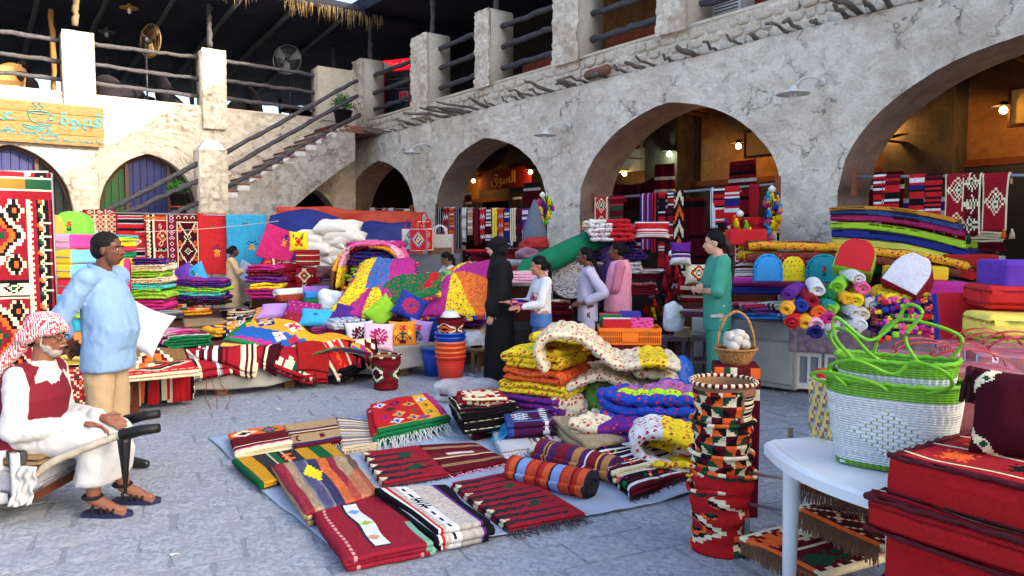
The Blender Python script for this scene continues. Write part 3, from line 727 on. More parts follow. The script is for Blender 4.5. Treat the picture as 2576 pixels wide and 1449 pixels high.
def fold_item(name,label,cat,loc,w,L,n,th,cv,rot=0,m=None,group=None,seed=0,puff=0,wob=.012,step=.02,slop=.02,rx=0,ry=0,back=None,pq=.1):
 return put(name,fold_data(w,L,n,th,cv,seed,puff,wob,step,slop,back,pq),m or CL,label,cat,loc,rot,group,rx,ry)
def quadwarp(V,w,L,q):
 """map local x in +-w/2, y in +-L/2 onto four ground points BL, BR, TR, TL"""
 u=V[:,0]/w+.5;v=V[:,1]/L+.5;BL,BR,TR,TL=[np.array(p[:2])for p in q]
 xy=((1-u)*(1-v))[:,None]*BL+(u*(1-v))[:,None]*BR+(u*v)[:,None]*TR+((1-u)*v)[:,None]*TL
 W=V.copy();W[:,:2]=xy;return W
def fold_quad(name,label,cat,q,n,th,cv,m=None,group=None,seed=0,wob=.01,step=.016,z=.01,turn=False,fringe=None,puff=0,slop=.012,back=None):
 """folded textile lying on the ground, outline given by its four corners in view (TL, TR, BR, BL)"""
 zt=z+n*th*.8
 TL,TR,BR,BL=[G(x,y,zt)for x,y in q]
 Q=[BL,BR,TR,TL]
 if turn:Q=[BR,TR,TL,BL]
 w=((Q[1]-Q[0]).length+(Q[2]-Q[3]).length)/2;L=((Q[3]-Q[0]).length+(Q[2]-Q[1]).length)/2
 V,Fq,C=fold_data(w,L,n,th,cv,seed,puff,wob,step,slop,back)
 c=sum((Vector((p.x,p.y,0))for p in Q),Vector())/4
 V=quadwarp(V,w,L,[(p.x-c.x,p.y-c.y)for p in Q])
 root=put(name,(V,Fq,C),m or CL,label,cat,(c.x,c.y,z),group=group)
 if fringe:
  side,col,ln=fringe;P=dict(B=(BL,BR),T=(TL,TR),L=(BL,TL),R=(BR,TR))[side];out=((P[0]+P[1])/2-(TL+TR+BR+BL)/4);out.z=0;out.normalize()
  part('fringe',fringe_data(P[0]-Vector((c.x,c.y,0)),P[1]-Vector((c.x,c.y,0)),out,ln,n*th*.55),mat('yarn_'+col,PAL[col],nscale=60,bump=.3),root,kind='stuff')
 return root
def fringe_data(a,b,out,ln,z,dens=95,r=.0035,seed=1,drop=True):
 rr=random.Random(seed);n=int((b-a).length*dens);S=[]
 a=Vector((a.x,a.y,0));b=Vector((b.x,b.y,0))
 for k in range(n):
  p=a.lerp(b,(k+rr.random())/n);l=ln*rr.uniform(.6,1.15);d=(out+Vector((rr.uniform(-.5,.5),rr.uniform(-.5,.5),0))).normalized()
  p=p-out*.02
  S.append(tube([p+Vector((0,0,z)),p+d*l*.35+Vector((0,0,z*.7)),p+d*l*.7+Vector((rr.uniform(-.01,.01),rr.uniform(-.01,.01),rr.uniform(.003,.02))),p+d*l+Vector((rr.uniform(-.02,.02),0,rr.uniform(.003,.012)))],[r,r*1.1,r,r*.6],3,cap=False))
 q=merge(S);return q[0],q[1]
def roll_data(r,L,cv,turns=3.2,squash=.9,th=.012,step=.02,seed=0,wob=.006,puff=0):
 P=spiral_path(r*.25,r,turns,squash);return ribbon(P,th,L,cv,step,wob=wob,seed=seed,endjit=.03,puff=puff,pq=.09)
def roll_item(name,label,cat,loc,r,L,cv,rot=0,m=None,group=None,seed=0,turns=3.2,th=.013,step=.02,rx=0,ry=0,squash=.88,puff=0):
 return put(name,roll_data(r,L,cv,turns,squash,th,step,seed,puff=puff),m or CL,label,cat,loc,rot,group,rx,ry)
def rollcv(top,circ_cells,n):
 """bands along the length (rows = length)"""
 return top
c4=[G(868,1442),G(1765,1240),G(1400,985),G(522,1102)]
def sheet_fn(U,Vv):
 BL,BR,TR,TL=[np.array(p[:2])for p in c4]
 e=.05*vn(U*7,Vv*0+2.0);f=.04*vn(U*0+4,Vv*8)
 u=U;v=Vv
 x=(1-u)*(1-v)*BL[0]+u*(1-v)*BR[0]+u*v*TR[0]+(1-u)*v*TL[0];y=(1-u)*(1-v)*BL[1]+u*(1-v)*BR[1]+u*v*TR[1]+(1-u)*v*TL[1]
 ed=np.exp(-np.minimum(v,u)*18)
 z=.010+.006*np.abs(fbm(x*5,y*5,0,3))+.035*ed*np.clip(vn(x*4,y*4,5),0,1)
 return x+e*(1-v)**3,y+e*(1-v)**3+f*(1-u)**3,z
put('ground_sheet',slab(sheet_fn,110,90,.004,solid((150,163,182))),mat('sheet_cloth',(152,166,186),nscale=3,bump=.5,var=.1,dist=.06,rough=.8),'thin blue grey cloth spread on the paving under the rugs','ground cloth',(0,0,0))
GR='folded rugs on the grey sheet'
C=cvs(44,26,'maroon');C[2:4]=rgb('pink');C[6:7]=rgb('cream');C[18:26]=rgb('orange');dia(C,12,21,10,5,['cream','black']);dia(C,32,21,9,5,['green','magenta']);saw(C,'t',3,8,'cream')
fold_quad('rug','maroon rug with orange and black diamonds at the back left corner of the sheet','rug',[(582,1092),(714,1073),(738,1113),(602,1140)],3,.022,C,fringe=('T','cream',.05),group=GR,seed=1)
C=stripes(70,40,[(3,'maroon'),(2,'navy'),(14,'tan'),(2,'maroon'),(2,'cream'),(3,'maroon'),(1,'navy'),(16,'tan')]);motif(C,'star',44,12,1,'maroon');motif(C,'bird',10,12,1,'maroon')
fold_quad('rug','tan rug with narrow maroon stripes, second from the left in the back row','rug',[(716,1071),(846,1053),(862,1108),(745,1126)],3,.018,C,fringe=('B','cream',.07),group=GR,seed=2)
C=stripes(40,60,[(3,'beige'),(1,'brown'),(4,'lgrey'),(2,'tan'),(1,'maroon'),(3,'cream'),(2,'brown'),(4,'grey')])
fold_quad('rug','grey and cream striped rug beside the bright red rug','rug',[(850,1051),(925,1060),(948,1118),(866,1128)],3,.018,C,fringe=('B','cream',.06),group=GR,seed=3)
C=cvs(90,70,'red');Y,X=np.mgrid[0:70,0:90]
C[:,60:78]=rgb('gold');saw(C[:,:78],'r',8,10,'gold');C[:,80:]=rgb('magenta');saw(C,'r',7,9,'dgreen')
for i,(x,y,a,b)in enumerate([(10,60,'white','blue'),(30,56,'maroon','magenta'),(48,46,'gold','navy'),(20,42,'maroon','dgreen'),(30,26,'gold','blue'),(50,28,'red','green'),(12,26,'red','purple'),(44,12,'gold','blue'),(24,12,'white','blue'),(68,55,'white','blue'),(68,36,'gold','maroon'),(68,18,'gold','green'),(56,8,'magenta','green')]):dia(C,x,y,9,7,[a,a],1);motif(C,'bird',x,y,1,b)
C[:5]=rgb('gold');saw(C,'t',4,6,'green')
fold_quad('rug','bright red rug with gold and blue diamonds and long white fringe','rug',[(932,1022),(1075,994),(1128,1052),(948,1092)],4,.034,C,fringe=('B','white',.20),group=GR,seed=4)
C=stripes(90,50,[(5,'green'),(12,'gold'),(12,'dgrey'),(2,'cream'),(6,'green'),(5,'maroon'),(2,'cream'),(12,'dgrey'),(12,'gold'),(7,'green')],1);C=C*.8;motif(C,'leaf',46,12,3,'cream');motif(C,'leaf',44,34,3,'orange')
fold_quad('rug','mustard rug with green ends and dark grey stripes near the left edge of the sheet','rug',[(590,1160),(826,1119),(876,1158),(652,1218)],3,.018,C,group=GR,seed=5)
C=stripes(100,74,[(6,'tan'),(12,'crimson'),(10,'tan'),(14,'grey'),(2,'cream'),(12,'dgrey'),(12,'orange'),(10,'crimson'),(16,'tan'),(8,'brown')],1);C=C*.75+.12
C[:,30:58]=C[:,30:58]*.5+np.array(rgb('navy'))*.45;dia(C,44,50,12,16,['yellow']);Y,X=np.mgrid[0:74,0:100];m_=(X>55)&(Y<44)&(Y<(X-55)*1.2);C[m_]=(C[m_]*.4+np.array(rgb((190,92,60)))*.6)
C*=(1+.12*vn(X*.9,Y*.25))[...,None]
fold_quad('rug','rust brown rug with a yellow patch and one corner turned back','rug',[(688,1172),(880,1150),(948,1243),(772,1296)],3,.03,C.clip(0,1),fringe=('R','beige',.09),group=GR,seed=6,turn=False)
C=cvs(100,100,(140,24,44));C[:,12:14]=rgb((205,150,150));C[:,82:84]=rgb((205,150,150));C[::3,12:14]=rgb((140,24,44));C[::3,82:84]=rgb((140,24,44))
C[8:94,37:58]=rgb('char');C[10:92,39:56]=rgb((216,220,214))
for y,c in((76,(110,150,210)),(50,(150,180,70)),(24,(190,150,120))):dia(C,47,y,9,5,[c,c]);
C[:,92:]=rgb((120,170,150));C[40:,92:]=rgb((140,24,44))
fold_quad('rug','maroon rug with one white panel of small diamonds at the front corner of the sheet','rug',[(792,1284),(958,1246),(1096,1372),(874,1412)],3,.024,C,group=GR,seed=7,turn=False)
C=cvs(90,84,(190,180,168));Y,X=np.mgrid[0:84,0:90];C*=(1+.12*vn(X*1.3,Y*1.3))[...,None]
C[80:]=rgb('black');C[78:80]=rgb('white');C[76:78]=rgb('purple');C[74:76]=rgb('red');C[:12]=rgb('black');C[12:14]=rgb('white');C[14:16]=rgb('purple');C[16:18]=rgb('red')
C[48:50]=rgb('red');C[64:66]=rgb('red');C[50:64]=rgb('white');
for x in range(4,90,12):dia(C,x,57,5,3,['black'])
for x in range(40,60,4):C[50:64:4,x:x+2]=rgb('black');C[52:64:4,x+2:x+4]=rgb('black')
C[4,::3]=rgb('white');C[8,::3]=rgb('white')
fold_quad('rug','grey woolly rug with black borders and a white patterned band','rug',[(958,1240),(1112,1228),(1236,1316),(1096,1345)],4,.028,C.clip(0,1),group=GR,seed=8,turn=True)
def barsrug(w,h,seed,base=(150,22,40)):
 C=cvs(w,h,base);r=random.Random(seed);Y,X=np.mgrid[0:h,0:w]
 k=5
 while k<h-4:
  L_=r.uniform(.55,1)*w;C[(np.abs(Y-k-.8*vn(X*.2,k))<2.3*(1-X/(w*1.25))+.6)&(X<L_)]=rgb('char');k+=11
 for q in range(2):
  for s in(-1,0,1):dia(C,w*.62+s*3,h*(.3+.4*q)+s*3,10-abs(s)*3,2.2,['dgreen'])
 for q in range(5):m=(np.abs(Y-(q+.5)*h/5)<(8-X)*.5);C[m]=rgb('cream')
 return C
fold_quad('rug','crimson rug with black bars lying left of the plain maroon rug','rug',[(908,1138),(1050,1121),(1128,1190),(962,1218)],2,.02,barsrug(74,64,1),fringe=('B','dgrey',.06),group=GR,seed=9)
C=stripes(70,56,[(9,'maroon'),(1,'tan'),(2,(150,60,50)),(1,'tan'),(11,'maroon'),(1,'orange'),(1,'cream'),(1,'tan'),(9,(110,30,36))]);C[30:34,20:50]=rgb((225,205,190))
fold_quad('rug','dull maroon rug with thin tan lines and pink fringe in the middle of the sheet','rug',[(1052,1121),(1195,1115),(1280,1160),(1130,1190)],2,.02,C,fringe=('B','rose',.05),group=GR,seed=10)
fold_quad('rug','large crimson rug with black bars and grey fringe at the front right','rug',[(1135,1218),(1292,1186),(1466,1292),(1272,1328)],2,.02,barsrug(90,100,5),fringe=('B','dgrey',.13),group=GR,seed=11)
def rollband(L_,spec):return stripes(8,L_,spec)
a,b=G(1300,1195,.1),G(1470,1225,.1)
def lay_roll(name,label,cat,p,q,r,cv,seed=0,turns=3,th=.016,z=.012,m=None,puff=0,group=None,squash=.88):
 A,Bq=G(*p,z+r),G(*q,z+r);d=Bq-A;rot=math.atan2(d.y,d.x)-math.pi/2;c=(A+Bq)/2
 return roll_item(name,label,cat,(c.x,c.y,z),r,d.length,cv,rot,m,group,seed,turns,th,.016,squash=squash,puff=puff)
ro=[(4,(170,40,30)),(5,(205,84,40)),(1,'char'),(3,(120,150,200)),(1,'navy'),(3,(120,150,200)),(2,(170,40,30)),(6,(190,66,34)),(2,(120,20,30))]
lay_roll('rolled_rug','rolled orange and red rug with pale blue bands, nearest the camera','rug',(1288,1172),(1490,1216),.092,stripes(10,64,ro),3)
ro=[(4,(130,30,46)),(1,'gold'),(4,(84,40,90)),(2,(190,130,70)),(1,'char'),(2,(190,130,70)),(5,(84,40,90)),(1,'white'),(4,(130,30,46))]
lay_roll('rolled_rug','rolled purple and maroon striped rug lying behind the orange one','rug',(1360,1128),(1556,1180),.092,stripes(10,64,ro),4)
Y,X=np.mgrid[0:60,0:80];C=cvs(80,60,(168,146,112))*(1+.10*vn(X*1.2,Y*.4))[...,None];C[8:10,30:40]=rgb('navy');C[14:16,30:40]=rgb('navy')
fold_quad('folded_blanket','thick folded beige wool blanket with small blue stripes','blanket',[(1388,1062),(1535,1048),(1640,1098),(1478,1132)],4,.042,C.clip(0,1),seed=12,turn=True,wob=.02)
C=cvs(50,30,(214,206,190));
for x in range(4,50,7):C[4:24,x:x+2]=rgb((96,76,62));C[8:18,x-1:x+3]=rgb((96,76,62))
fold_quad('rug','cream rug with brown flame stripes and white fringe under the navy bundle','rug',[(1310,1078),(1400,1070),(1425,1108),(1340,1136)],3,.02,C,fringe=('B','cream',.05),seed=13)
fold_quad('folded_shawl','pale grey shawl with white fringe hanging off the pile of kilims','shawl',[(1240,1080),(1300,1066),(1345,1125),(1268,1140)],3,.022,solid((196,196,198)),fringe=('B','white',.09),seed=14,wob=.02)
C=cvs(64,40,(70,24,66));C[:,10:13]=rgb((80,140,200));C[:,50:53]=rgb((80,140,200))
for x in(22,32,42):dia(C,x,26,6,9,['white',(40,90,170)]);
for x in range(2,64,8):dia(C,x,6,4,4,['white'])
C[34:]=rgb((50,70,140))
fold_quad('folded_cloth','purple and navy folded cloth with white diamonds and blue fringe','cloth',[(1262,1040),(1378,1034),(1396,1070),(1272,1080)],4,.034,C,fringe=('L','sky',.12),seed=15,z=.05,turn=True)
r_=random.Random(5)
KG='kilims heaped left of the yellow quilts'
for k,(q,z,sd,base,lab)in enumerate([([(1140,1035),(1270,1018),(1330,1052),(1190,1088)],.01,3,'wine','dark wine kilim at the bottom of the heap left of the quilts'),([(1135,1020),(1260,1005),(1310,1045),(1165,1068)],.09,6,'black','black kilim with cream zigzag, middle of the heap left of the quilts'),([(1140,1000),(1240,990),(1290,1020),(1165,1040)],.17,11,'black','black kilim with cream lattice near the top of the heap left of the quilts'),([(1150,985),(1235,978),(1275,1000),(1160,1008)],.24,7,'crimson','crimson kilim with a white zigzag border, topmost of the heap left of the quilts')]):
 cv=kilim(60,44,sd,base,('cream','crimson','orange','dgreen'))
 fold_quad('folded_kilim',lab,'kilim',q,4,.022,cv,seed=30+k,z=z,wob=.025,slop=.05,turn=bool(k%2),group=KG)
for k,(q,z,lab)in enumerate([([(1530,1165),(1700,1130),(1748,1180),(1585,1238)],.01,'black embroidered shawl with white bands spread at the right end of the sheet'),([(1505,1130),(1640,1108),(1690,1145),(1550,1190)],.06,'cream and black shawl with coloured tassels lying on the black one'),([(1620,1110),(1730,1098),(1750,1140),(1670,1160)],.05,'white shawl with maroon lines and orange tassels beside the black one')]):
 C=bands(80,60,40+k,('black','white','cream','black','maroon','black'));
 for q2 in range(26):motif(C,r_.choice(['leaf','cross','s']),r_.uniform(4,76),r_.uniform(4,56),1,r_.choice(['yellow','green','blue','orange','magenta','red']))
 fold_quad('folded_shawl',lab,'shawl',q,3,.024,C,seed=44+k,z=z,wob=.035,slop=.05,fringe=('B','char' if k==0 else 'orange',.07))
def quilt(name,label,loc,w,L,n,th,cv,rot=0,seed=0,group=None,puff=.62,step=.017,rx=0,ry=0,wob=.03,pq=.12,cat='quilt'):
 return put(name,fold_data(w,L,n,th,cv,seed,puff,wob,step,.04,pq=pq),QM,label,cat,loc,rot,group,rx,ry)
QG='flowered cotton quilts in the front heap'
def gpt(x,y,z=0):p=G(x,y,z);return p
def yq(w,h,seed,cols):return patch(w,h,2,2,cols,seed,6)
b0=gpt(1375,1052);rt=rad(-38)
ql=[('purple','pink','purple flowered quilt at the bottom of the left quilt stack'),('yellow','magenta','yellow flowered quilt lying on the purple one in the left quilt stack'),('orange','crimson','orange flowered quilt in the middle of the left quilt stack'),('yellow','magenta','yellow rose quilt with a green patch on top of the left quilt stack')]
z=.02
for k,(c1,c2,lab)in enumerate(ql):
 C=sprig(c1,c2,w=70,h=60,sp=6,seed=k)
 if k==3:C[18:42,22:50]=sprig('lime','crimson',w=28,h=24,sp=6,seed=9);C[30:42,40:52]=rgb('orange')
 n=2 if k in(2,1)else 3;th=.058
 quilt('folded_quilt',lab,(b0.x-.02+.02*(k%2),b0.y+.30,z),.62-.03*k,.56-.02*k,n,th,C,rt+.08*(k%2),k,QG,rx=rad(2));z+=n*th+.004
b1=gpt(1478,1010);z=.03
ql=[('yellow','magenta','yellow quilt at the bottom of the stack behind the purple one'),('purple','magenta','purple quilt in the stack behind, second from the bottom'),('orange','crimson','orange quilt in the stack behind, under the topmost yellow one'),('yellow','magenta','yellow quilt with blue and turquoise squares on top of the stack behind')]
for k,(c1,c2,lab)in enumerate(ql):
 C=sprig(c1,c2,w=70,h=60,sp=6,seed=20+k)
 if k==3:C[20:44,8:36]=sprig('navy','pink',w=28,h=24,sp=6,seed=9);C[18:38,36:48]=rgb('turq');C[8:20,20:34]=rgb('sky')
 n=2 if k<2 else 3;th=.06
 quilt('folded_quilt',lab,(b1.x-.14+.03*k*0,b1.y+.38,z),.60-.02*k,.62,n,th,C,rad(48)+.07*(k%2),10+k,QG,rx=rad(3));z+=n*th
def wavy(pts,w,cv,th,puff,name,label,loc,rot,seed,cat='quilt',m=None,step=.017,group=None,rx=0,ry=0):
 return put(name,ribbon([tuple(p)for p in pts],th,w,cv,step,puff=puff,wob=.02,seed=seed,endjit=.05,pq=.10),m or QM,label,cat,loc,rot,group,rx,ry)
def bz2(pts,m=8):return[(p.x,p.z)for p in bez([(x,0,z)for x,z in pts],m)]
p=at(1480,980,6.55)
C=sprig('cream','crimson','green',w=120,h=40,sp=6,seed=3);C[:,96:112]=sprig('yellow','magenta',w=16,h=40,sp=5,seed=4)
wavy(bz2([(-.34,.30),(-.42,.50),(-.30,.62),(-.05,.60),(.14,.46),(.32,.36),(.60,.40),(.80,.36)]),.80,C,.042,.6,'draped_quilt','cream rose printed quilt flopped over the top of the quilt heap',(p.x,p.y+.2,p.z-.12),rad(-8),5,group=QG)
C=sprig('cream','magenta','green',w=100,h=40,sp=6,seed=8)
wavy(bz2([(-.30,.10),(.0,.22),(.25,.14),(.50,.12),(.66,.20),(.50,.26),(.30,.25)]),.80,C,.042,.6,'draped_quilt','second cream flowered quilt folded under the rose printed one',(p.x+.12,p.y+.32,p.z-.10),rad(-4),6,group=QG)
C=sprig('blue','magenta','green',w=110,h=60,sp=6,seed=12);C[10:54,14:34]=sprig('yellow','magenta',w=20,h=44,sp=6,seed=2);C[10:54,34:54]=sprig('pink','crimson',w=20,h=44,sp=6,seed=5)
q0=at(1672,1062,5.75)
C=C*np.array([.75,1.1,1.1])
quilt('folded_quilt','royal blue flowered quilt with yellow and pink squares beside the basket stack',(q0.x,q0.y,.20),.80,.52,3,.085,T(C.clip(0,1)).copy()[:60],rad(-22),31,QG,wob=.04)
C=patch(110,50,5,1,[('cream','crimson'),('pink','crimson'),('yellow','magenta'),('purple','pink')],3,6)
q1=at(1600,1085,5.45)
quilt('folded_quilt','quilt of cream, pink and yellow squares folded under the royal blue one',(q1.x+.02,q1.y,.10),.92,.42,2,.08,C,rad(-28),33,QG,wob=.03)
C=patch(100,50,5,1,[('magenta','pink'),('orange','crimson'),('white','crimson'),('red','pink')],5,6)
quilt('folded_quilt','pink, orange and white quilt at the bottom of the right pile',(q1.x+.04,q1.y-.08,.01),.96,.40,2,.06,C,rad(-30),34,QG,wob=.03)
p=at(1690,1105,5.0)
C=cvs(90,34,'white');C[:,60:]=sprig('yellow','magenta',w=30,h=34,sp=6);C[10:24,6:50]=sprig('white','crimson','green',w=44,h=14,sp=4)
wavy(bz2([(.42,.02),(.1,.05),(-.16,.10),(-.22,.22),(-.08,.28),(.16,.22),(.40,.17)]),.46,C,.042,.4,'folded_quilt','white edged quilt with a rose border doubled back beside the basket stack',(p.x,p.y+.14,.02),rad(-10),8,group=QG)
C=sprig('yellow','magenta',w=60,h=30,sp=6,seed=1)
quilt('folded_quilt','thin yellow flowered quilt lying under the white edged one',(p.x+.12,p.y+.0,.01),.52,.36,2,.05,C,rad(-12),36,QG)
def bundle(name,label,cat,loc,w,d,h,cv,seed=0,m=None,knot=False,lump=.25):
 pr=[(.01,0),(.35,0),(.46,.08),(.5,.3),(.47,.6),(.36,.85),(.2,.97),(.01,1.0)];pr=[(r*1.0,z)for r,z in bez_prof(pr)]
 V,Fq,Cc=lathe([(r*w,z*h)for r,z in pr],cv,28,ry=d/w);V=V*(1+lump*vn(V[:,0]*6/w*.5+seed,V[:,1]*6/w*.5,V[:,2]*5/h*.5))[:,None]
 V[:,2]-=V[:,2].min();return put(name,(V,Fq,Cc),m or QM,label,cat,loc)
def bez_prof(pr,m=4):return[(p.x,p.z)for p in bez([(r,0,z)for r,z in pr],m)]
p=G(1455,1048);bundle('fabric_bundle','white strawberry printed cotton bundle in front of the quilt stacks','bundle',(p.x-.05,p.y+.1,.01),.28,.26,.2,sprig('white','red','green',w=50,h=24,sp=6),1)
p=G(1500,1038);bundle('fabric_bundle','lime green strawberry printed bundle beside the white one','bundle',(p.x+.02,p.y+.1,.01),.30,.28,.25,sprig((120,190,80),'red','green',w=50,h=24,sp=6),2)
p=G(1530,985);bundle('fabric_bundle','white and navy flowered cotton bundle between the two quilt piles','bundle',(p.x,p.y,.01),.34,.3,.38,patch(50,24,3,1,[('white','crimson'),('navy','magenta')],3,5),3)
p=G(1432,1060);bundle('fabric_bundle','cream flowered cotton bundle tucked under the purple quilt','bundle',(p.x-.02,p.y+.12,.01),.3,.26,.2,sprig('cream','crimson',w=50,h=24,sp=5),4)
PLAST=mat('clear_plastic_wrap',(225,228,235),rough=.18,nscale=7,bump=1.0,dist=.05,alpha=.42,spec=.6)
p=G(1170,1010);bundle('plastic_bag','clear plastic bag of maroon cloth left of the kilim heap','bag',(p.x,p.y+.05,.0),.66,.34,.2,solid((220,220,228)),5,PLAST,lump=.3)
bundle('wrapped_cloth','folded maroon cloth inside the clear plastic bag','cloth',(p.x,p.y+.05,.01),.52,.26,.14,solid((90,60,70)),6)
def bin_data(r0,r1,h,cv,n=48,wob=.0,seed=0,th=.008,base=True):
 pr=[(.005,.0),(r0*.5,0),(r0,.0)]+[(r0+(r1-r0)*q/14,h*q/14)for q in range(1,15)]+[(r1-th,h),(r1-th*1.2,h*.9),(r1-th-(r1-r0)*.6,h*.3),(r0-th,.02),(.005,.02)]
 k=len(pr)-1;hh,ww=cv.shape[:2]
 V,Fq,Cc=lathe(pr,solid('tan'),n);C3=Cc.reshape(k,n,3)
 side=samp(cv[::-1],n,14).reshape(14,n,3);C3[2:16]=side;C3[16:]=rgb((150,112,80));C3[:2]=rgb('maroon')
 if wob:V[:,0]+=wob*vn(V[:,2]*6+seed,V[:,1]*5);V[:,1]+=wob*vn(V[:,2]*6,V[:,0]*5+seed);V[:,2]+=wob*.6*vn(V[:,0]*8,V[:,1]*8+seed)*(V[:,2]>h*.6)
 return V,Fq,C3.reshape(-1,3)
def bin_hi(r0,r1,h,cv,n=96,wob=.0,seed=0,inner=(150,112,80),th=.009):
 """same bin with many rows so that its woven design is crisp"""
 m=52
 pr=[(.005,.0),(r0*.5,0),(r0,.0)]+[(r0+(r1-r0)*q/m+.004*math.sin(q*.5),h*q/m)for q in range(1,m+1)]+[(r1-th,h),(r1-th*1.2,h*.9),(r1-th-(r1-r0)*.6,h*.3),(r0-th,.02),(.005,.02)]
 V,Fq,Cc=lathe(pr,solid('tan'),n);k=len(pr)-1;C3=Cc.reshape(k,n,3)
 C3[2:2+m]=samp(cv[::-1],n,m).reshape(m,n,3)[:,::-1];C3[2+m:]=rgb(inner);C3[:2]=rgb('maroon')
 if wob:V[:,0]+=wob*vn(V[:,2]*6+seed,V[:,1]*5);V[:,1]+=wob*vn(V[:,2]*6,V[:,0]*5+seed);V[:,2]+=wob*.8*vn(V[:,0]*7,V[:,1]*7+seed)*(V[:,2]>h*.6)
 return V,Fq,C3.reshape(-1,3)
def rim_data(r,tr,z,cv,n=56,wob=0,seed=0):
 a=np.linspace(0,2*math.pi,n,endpoint=False);m=8;V=np.zeros((n,m,3));b=np.linspace(0,2*math.pi,m,endpoint=False)
 A2,B2=np.meshgrid(a,b,indexing='ij');V[...,0]=(r+tr*np.cos(B2))*np.cos(A2);V[...,1]=(r+tr*np.cos(B2))*np.sin(A2);V[...,2]=z+tr*.8*np.sin(B2)
 V=V.reshape(-1,3)
 if wob:V[:,0]+=wob*vn(V[:,2]*6+seed,V[:,1]*5);V[:,1]+=wob*vn(V[:,2]*6,V[:,0]*5+seed);V[:,2]+=wob*.8*vn(V[:,0]*7,V[:,1]*7+seed)
 return V,gq(m,n,True,True),samp(cv,m,n)
def dcv(w,h,seed,base='brown',cols=('cream','dgreen','orange','black','maroon')):
 """rows of triangles as on the woven bins"""
 Y,X=np.mgrid[0:h,0:w];C=cvs(w,h,base);p=5;q=9
 i,j=X//p,Y//q;fx,fy=(X%p)/p,(Y%q)/q;tri=np.where((j%2==0),fx+fy<1,fx>fy);k=(i*2+j*3+tri*1+seed)
 for n_,c in enumerate(cols):C[(k%len(cols))==n_]=rgb(c)
 return C
def woven_bin(label,loc,r0,r1,h,cv,rimc,seed=0,wob=.006,group=None,inner=(150,112,80),rot=0,ry=0):
 t_=thing('woven_bin',loc,label,'bin',rot,group,ry=ry)
 part('bin_body',bin_hi(r0,r1,h,cv,wob=wob,seed=seed,inner=inner),CL,t_)
 part('rolled_rim',rim_data(r1,.013,h-.004,rimc,wob=wob,seed=seed),CL,t_)
 return t_
bp=G(1828,1412);bp=Vector((bp.x+.0,bp.y+.16,0));BG='woven bins stacked in a tower'
Cr=cvs(72,44,(176,16,24))
def redbin(seed,low=True):
 C=cvs(72,44,(176,16,24))
 for x in(14,50):
  for s,c in enumerate(('cream','black','orange','black','dgreen')):dia(C,x+4,26,15*(1-s*.2),11*(1-s*.2),[c],1 if s else 2)
 for x in(32,70):
  for s,c in enumerate(('orange','black','cream','dgreen')):dia(C,x,42,13*(1-s*.25),13*(1-s*.25),[c],2)
 saw(C,'t',4,6,'dgreen');return C
woven_bin('red woven bin with a white and black diamond standing lowest in the tower',(bp.x,bp.y,0),.128,.152,.34,redbin(1),stripes(2,56,[(3,'red'),(2,'cream'),(3,(176,16,24))]),1,.014,BG,(150,16,24),rot=rad(-75))
woven_bin('red woven bin with green zigzag, second from the bottom of the tower',(bp.x+.005,bp.y,.10),.13,.156,.33,redbin(2),stripes(2,56,[(3,'orange'),(2,'cream'),(3,(176,16,24)),(2,'dgreen')]),4,.016,BG,(150,16,24),rot=rad(-30),ry=rad(3))
C=dcv(72,44,1);C[30:]=stripes(72,14,[(4,'tan'),(2,'black'),(3,'cream'),(2,'black')])
woven_bin('brown woven bin with stripes and dark diamonds in the middle of the tower',(bp.x+.01,bp.y+.01,.27),.125,.158,.25,C,stripes(2,56,[(5,'cream'),(3,'black'),(3,'orange'),(2,'cream')]),7,.006,BG,rot=rad(20))
C=dcv(72,44,3);C[:,52:66]=stripes(14,44,[(3,'black'),(2,'cream'),(3,'cream')],1)
woven_bin('woven bin of cream, green and orange triangles, second from the top of the tower',(bp.x+.015,bp.y+.01,.42),.125,.158,.26,C,stripes(2,56,[(4,'black'),(2,'cream'),(4,'orange'),(3,'dgreen')]),9,.006,BG,rot=rad(-50))
C=dcv(72,44,2);C[:6]=rgb((140,100,74));C[:,50:70]=rgb((140,100,74));C[10:36,52:68]=stripes(16,26,[(2,'black'),(1,'cream'),(1,'black'),(3,'cream')],0)
woven_bin('brown woven bin with a stitched white rim on top of the tower',(bp.x+.02,bp.y+.02,.61),.13,.163,.27,C,stripes(2,56,[(1,'cream'),(1,'maroon')]),12,.005,BG,rot=rad(-80))
pb=at(1850,915,4.35);C=cvs(40,80,'maroon');C[50:,:]=dcv(40,30,2,'maroon')
def cfbox(n,c):
 return 'maroon' if n.x>.5 or n.z>.5 else('cream' if(int(c.x*90)+int(c.z*90))%3==0 else('dgreen' if(int(c.x*40)+int(c.z*40))%2 else 'orange'))
put('fabric_box',rbox(.26,.26,pb.z,.012,cf=lambda n,c:'maroon' if n.x>.5 or n.z>.5 or c.z<.70 else[(96,24,30),'orange','dgreen','cream',(96,24,30)][(int((c.x+1)*24)+int(c.z*24))%5],sub=13),CL,'tall maroon box with a dotted patterned side behind the bin tower','box',(pb.x,pb.y,0),rad(-12))
WK=mat('wicker',(168,120,70),nscale=60,bump=.6,var=.35)
wb=thing('wicker_basket',(pb.x,pb.y,pb.z),'wicker basket with a tall hoop handle full of white frankincense lumps','basket');wb.scale=(.88,.88,.88)
def wick(U,Vv,r0=.085,r1=.135,h=.105):
 a=U*2*math.pi;r=r0+(r1-r0)*Vv**.7+.004*np.sin(a*26+(np.floor(Vv*12)%2)*math.pi);return r*np.cos(a),r*np.sin(a)*.85,h*Vv+.002
V,Fq,Cc=slab(wick,150,12,.006,solid('tan'));part('basket_body',(V,Fq),WK,wb)
part('basket_bottom',lathe([(.002,.004),(.085,.004),(.085,.0)],solid('tan'),24,.85)[:2],WK,wb)
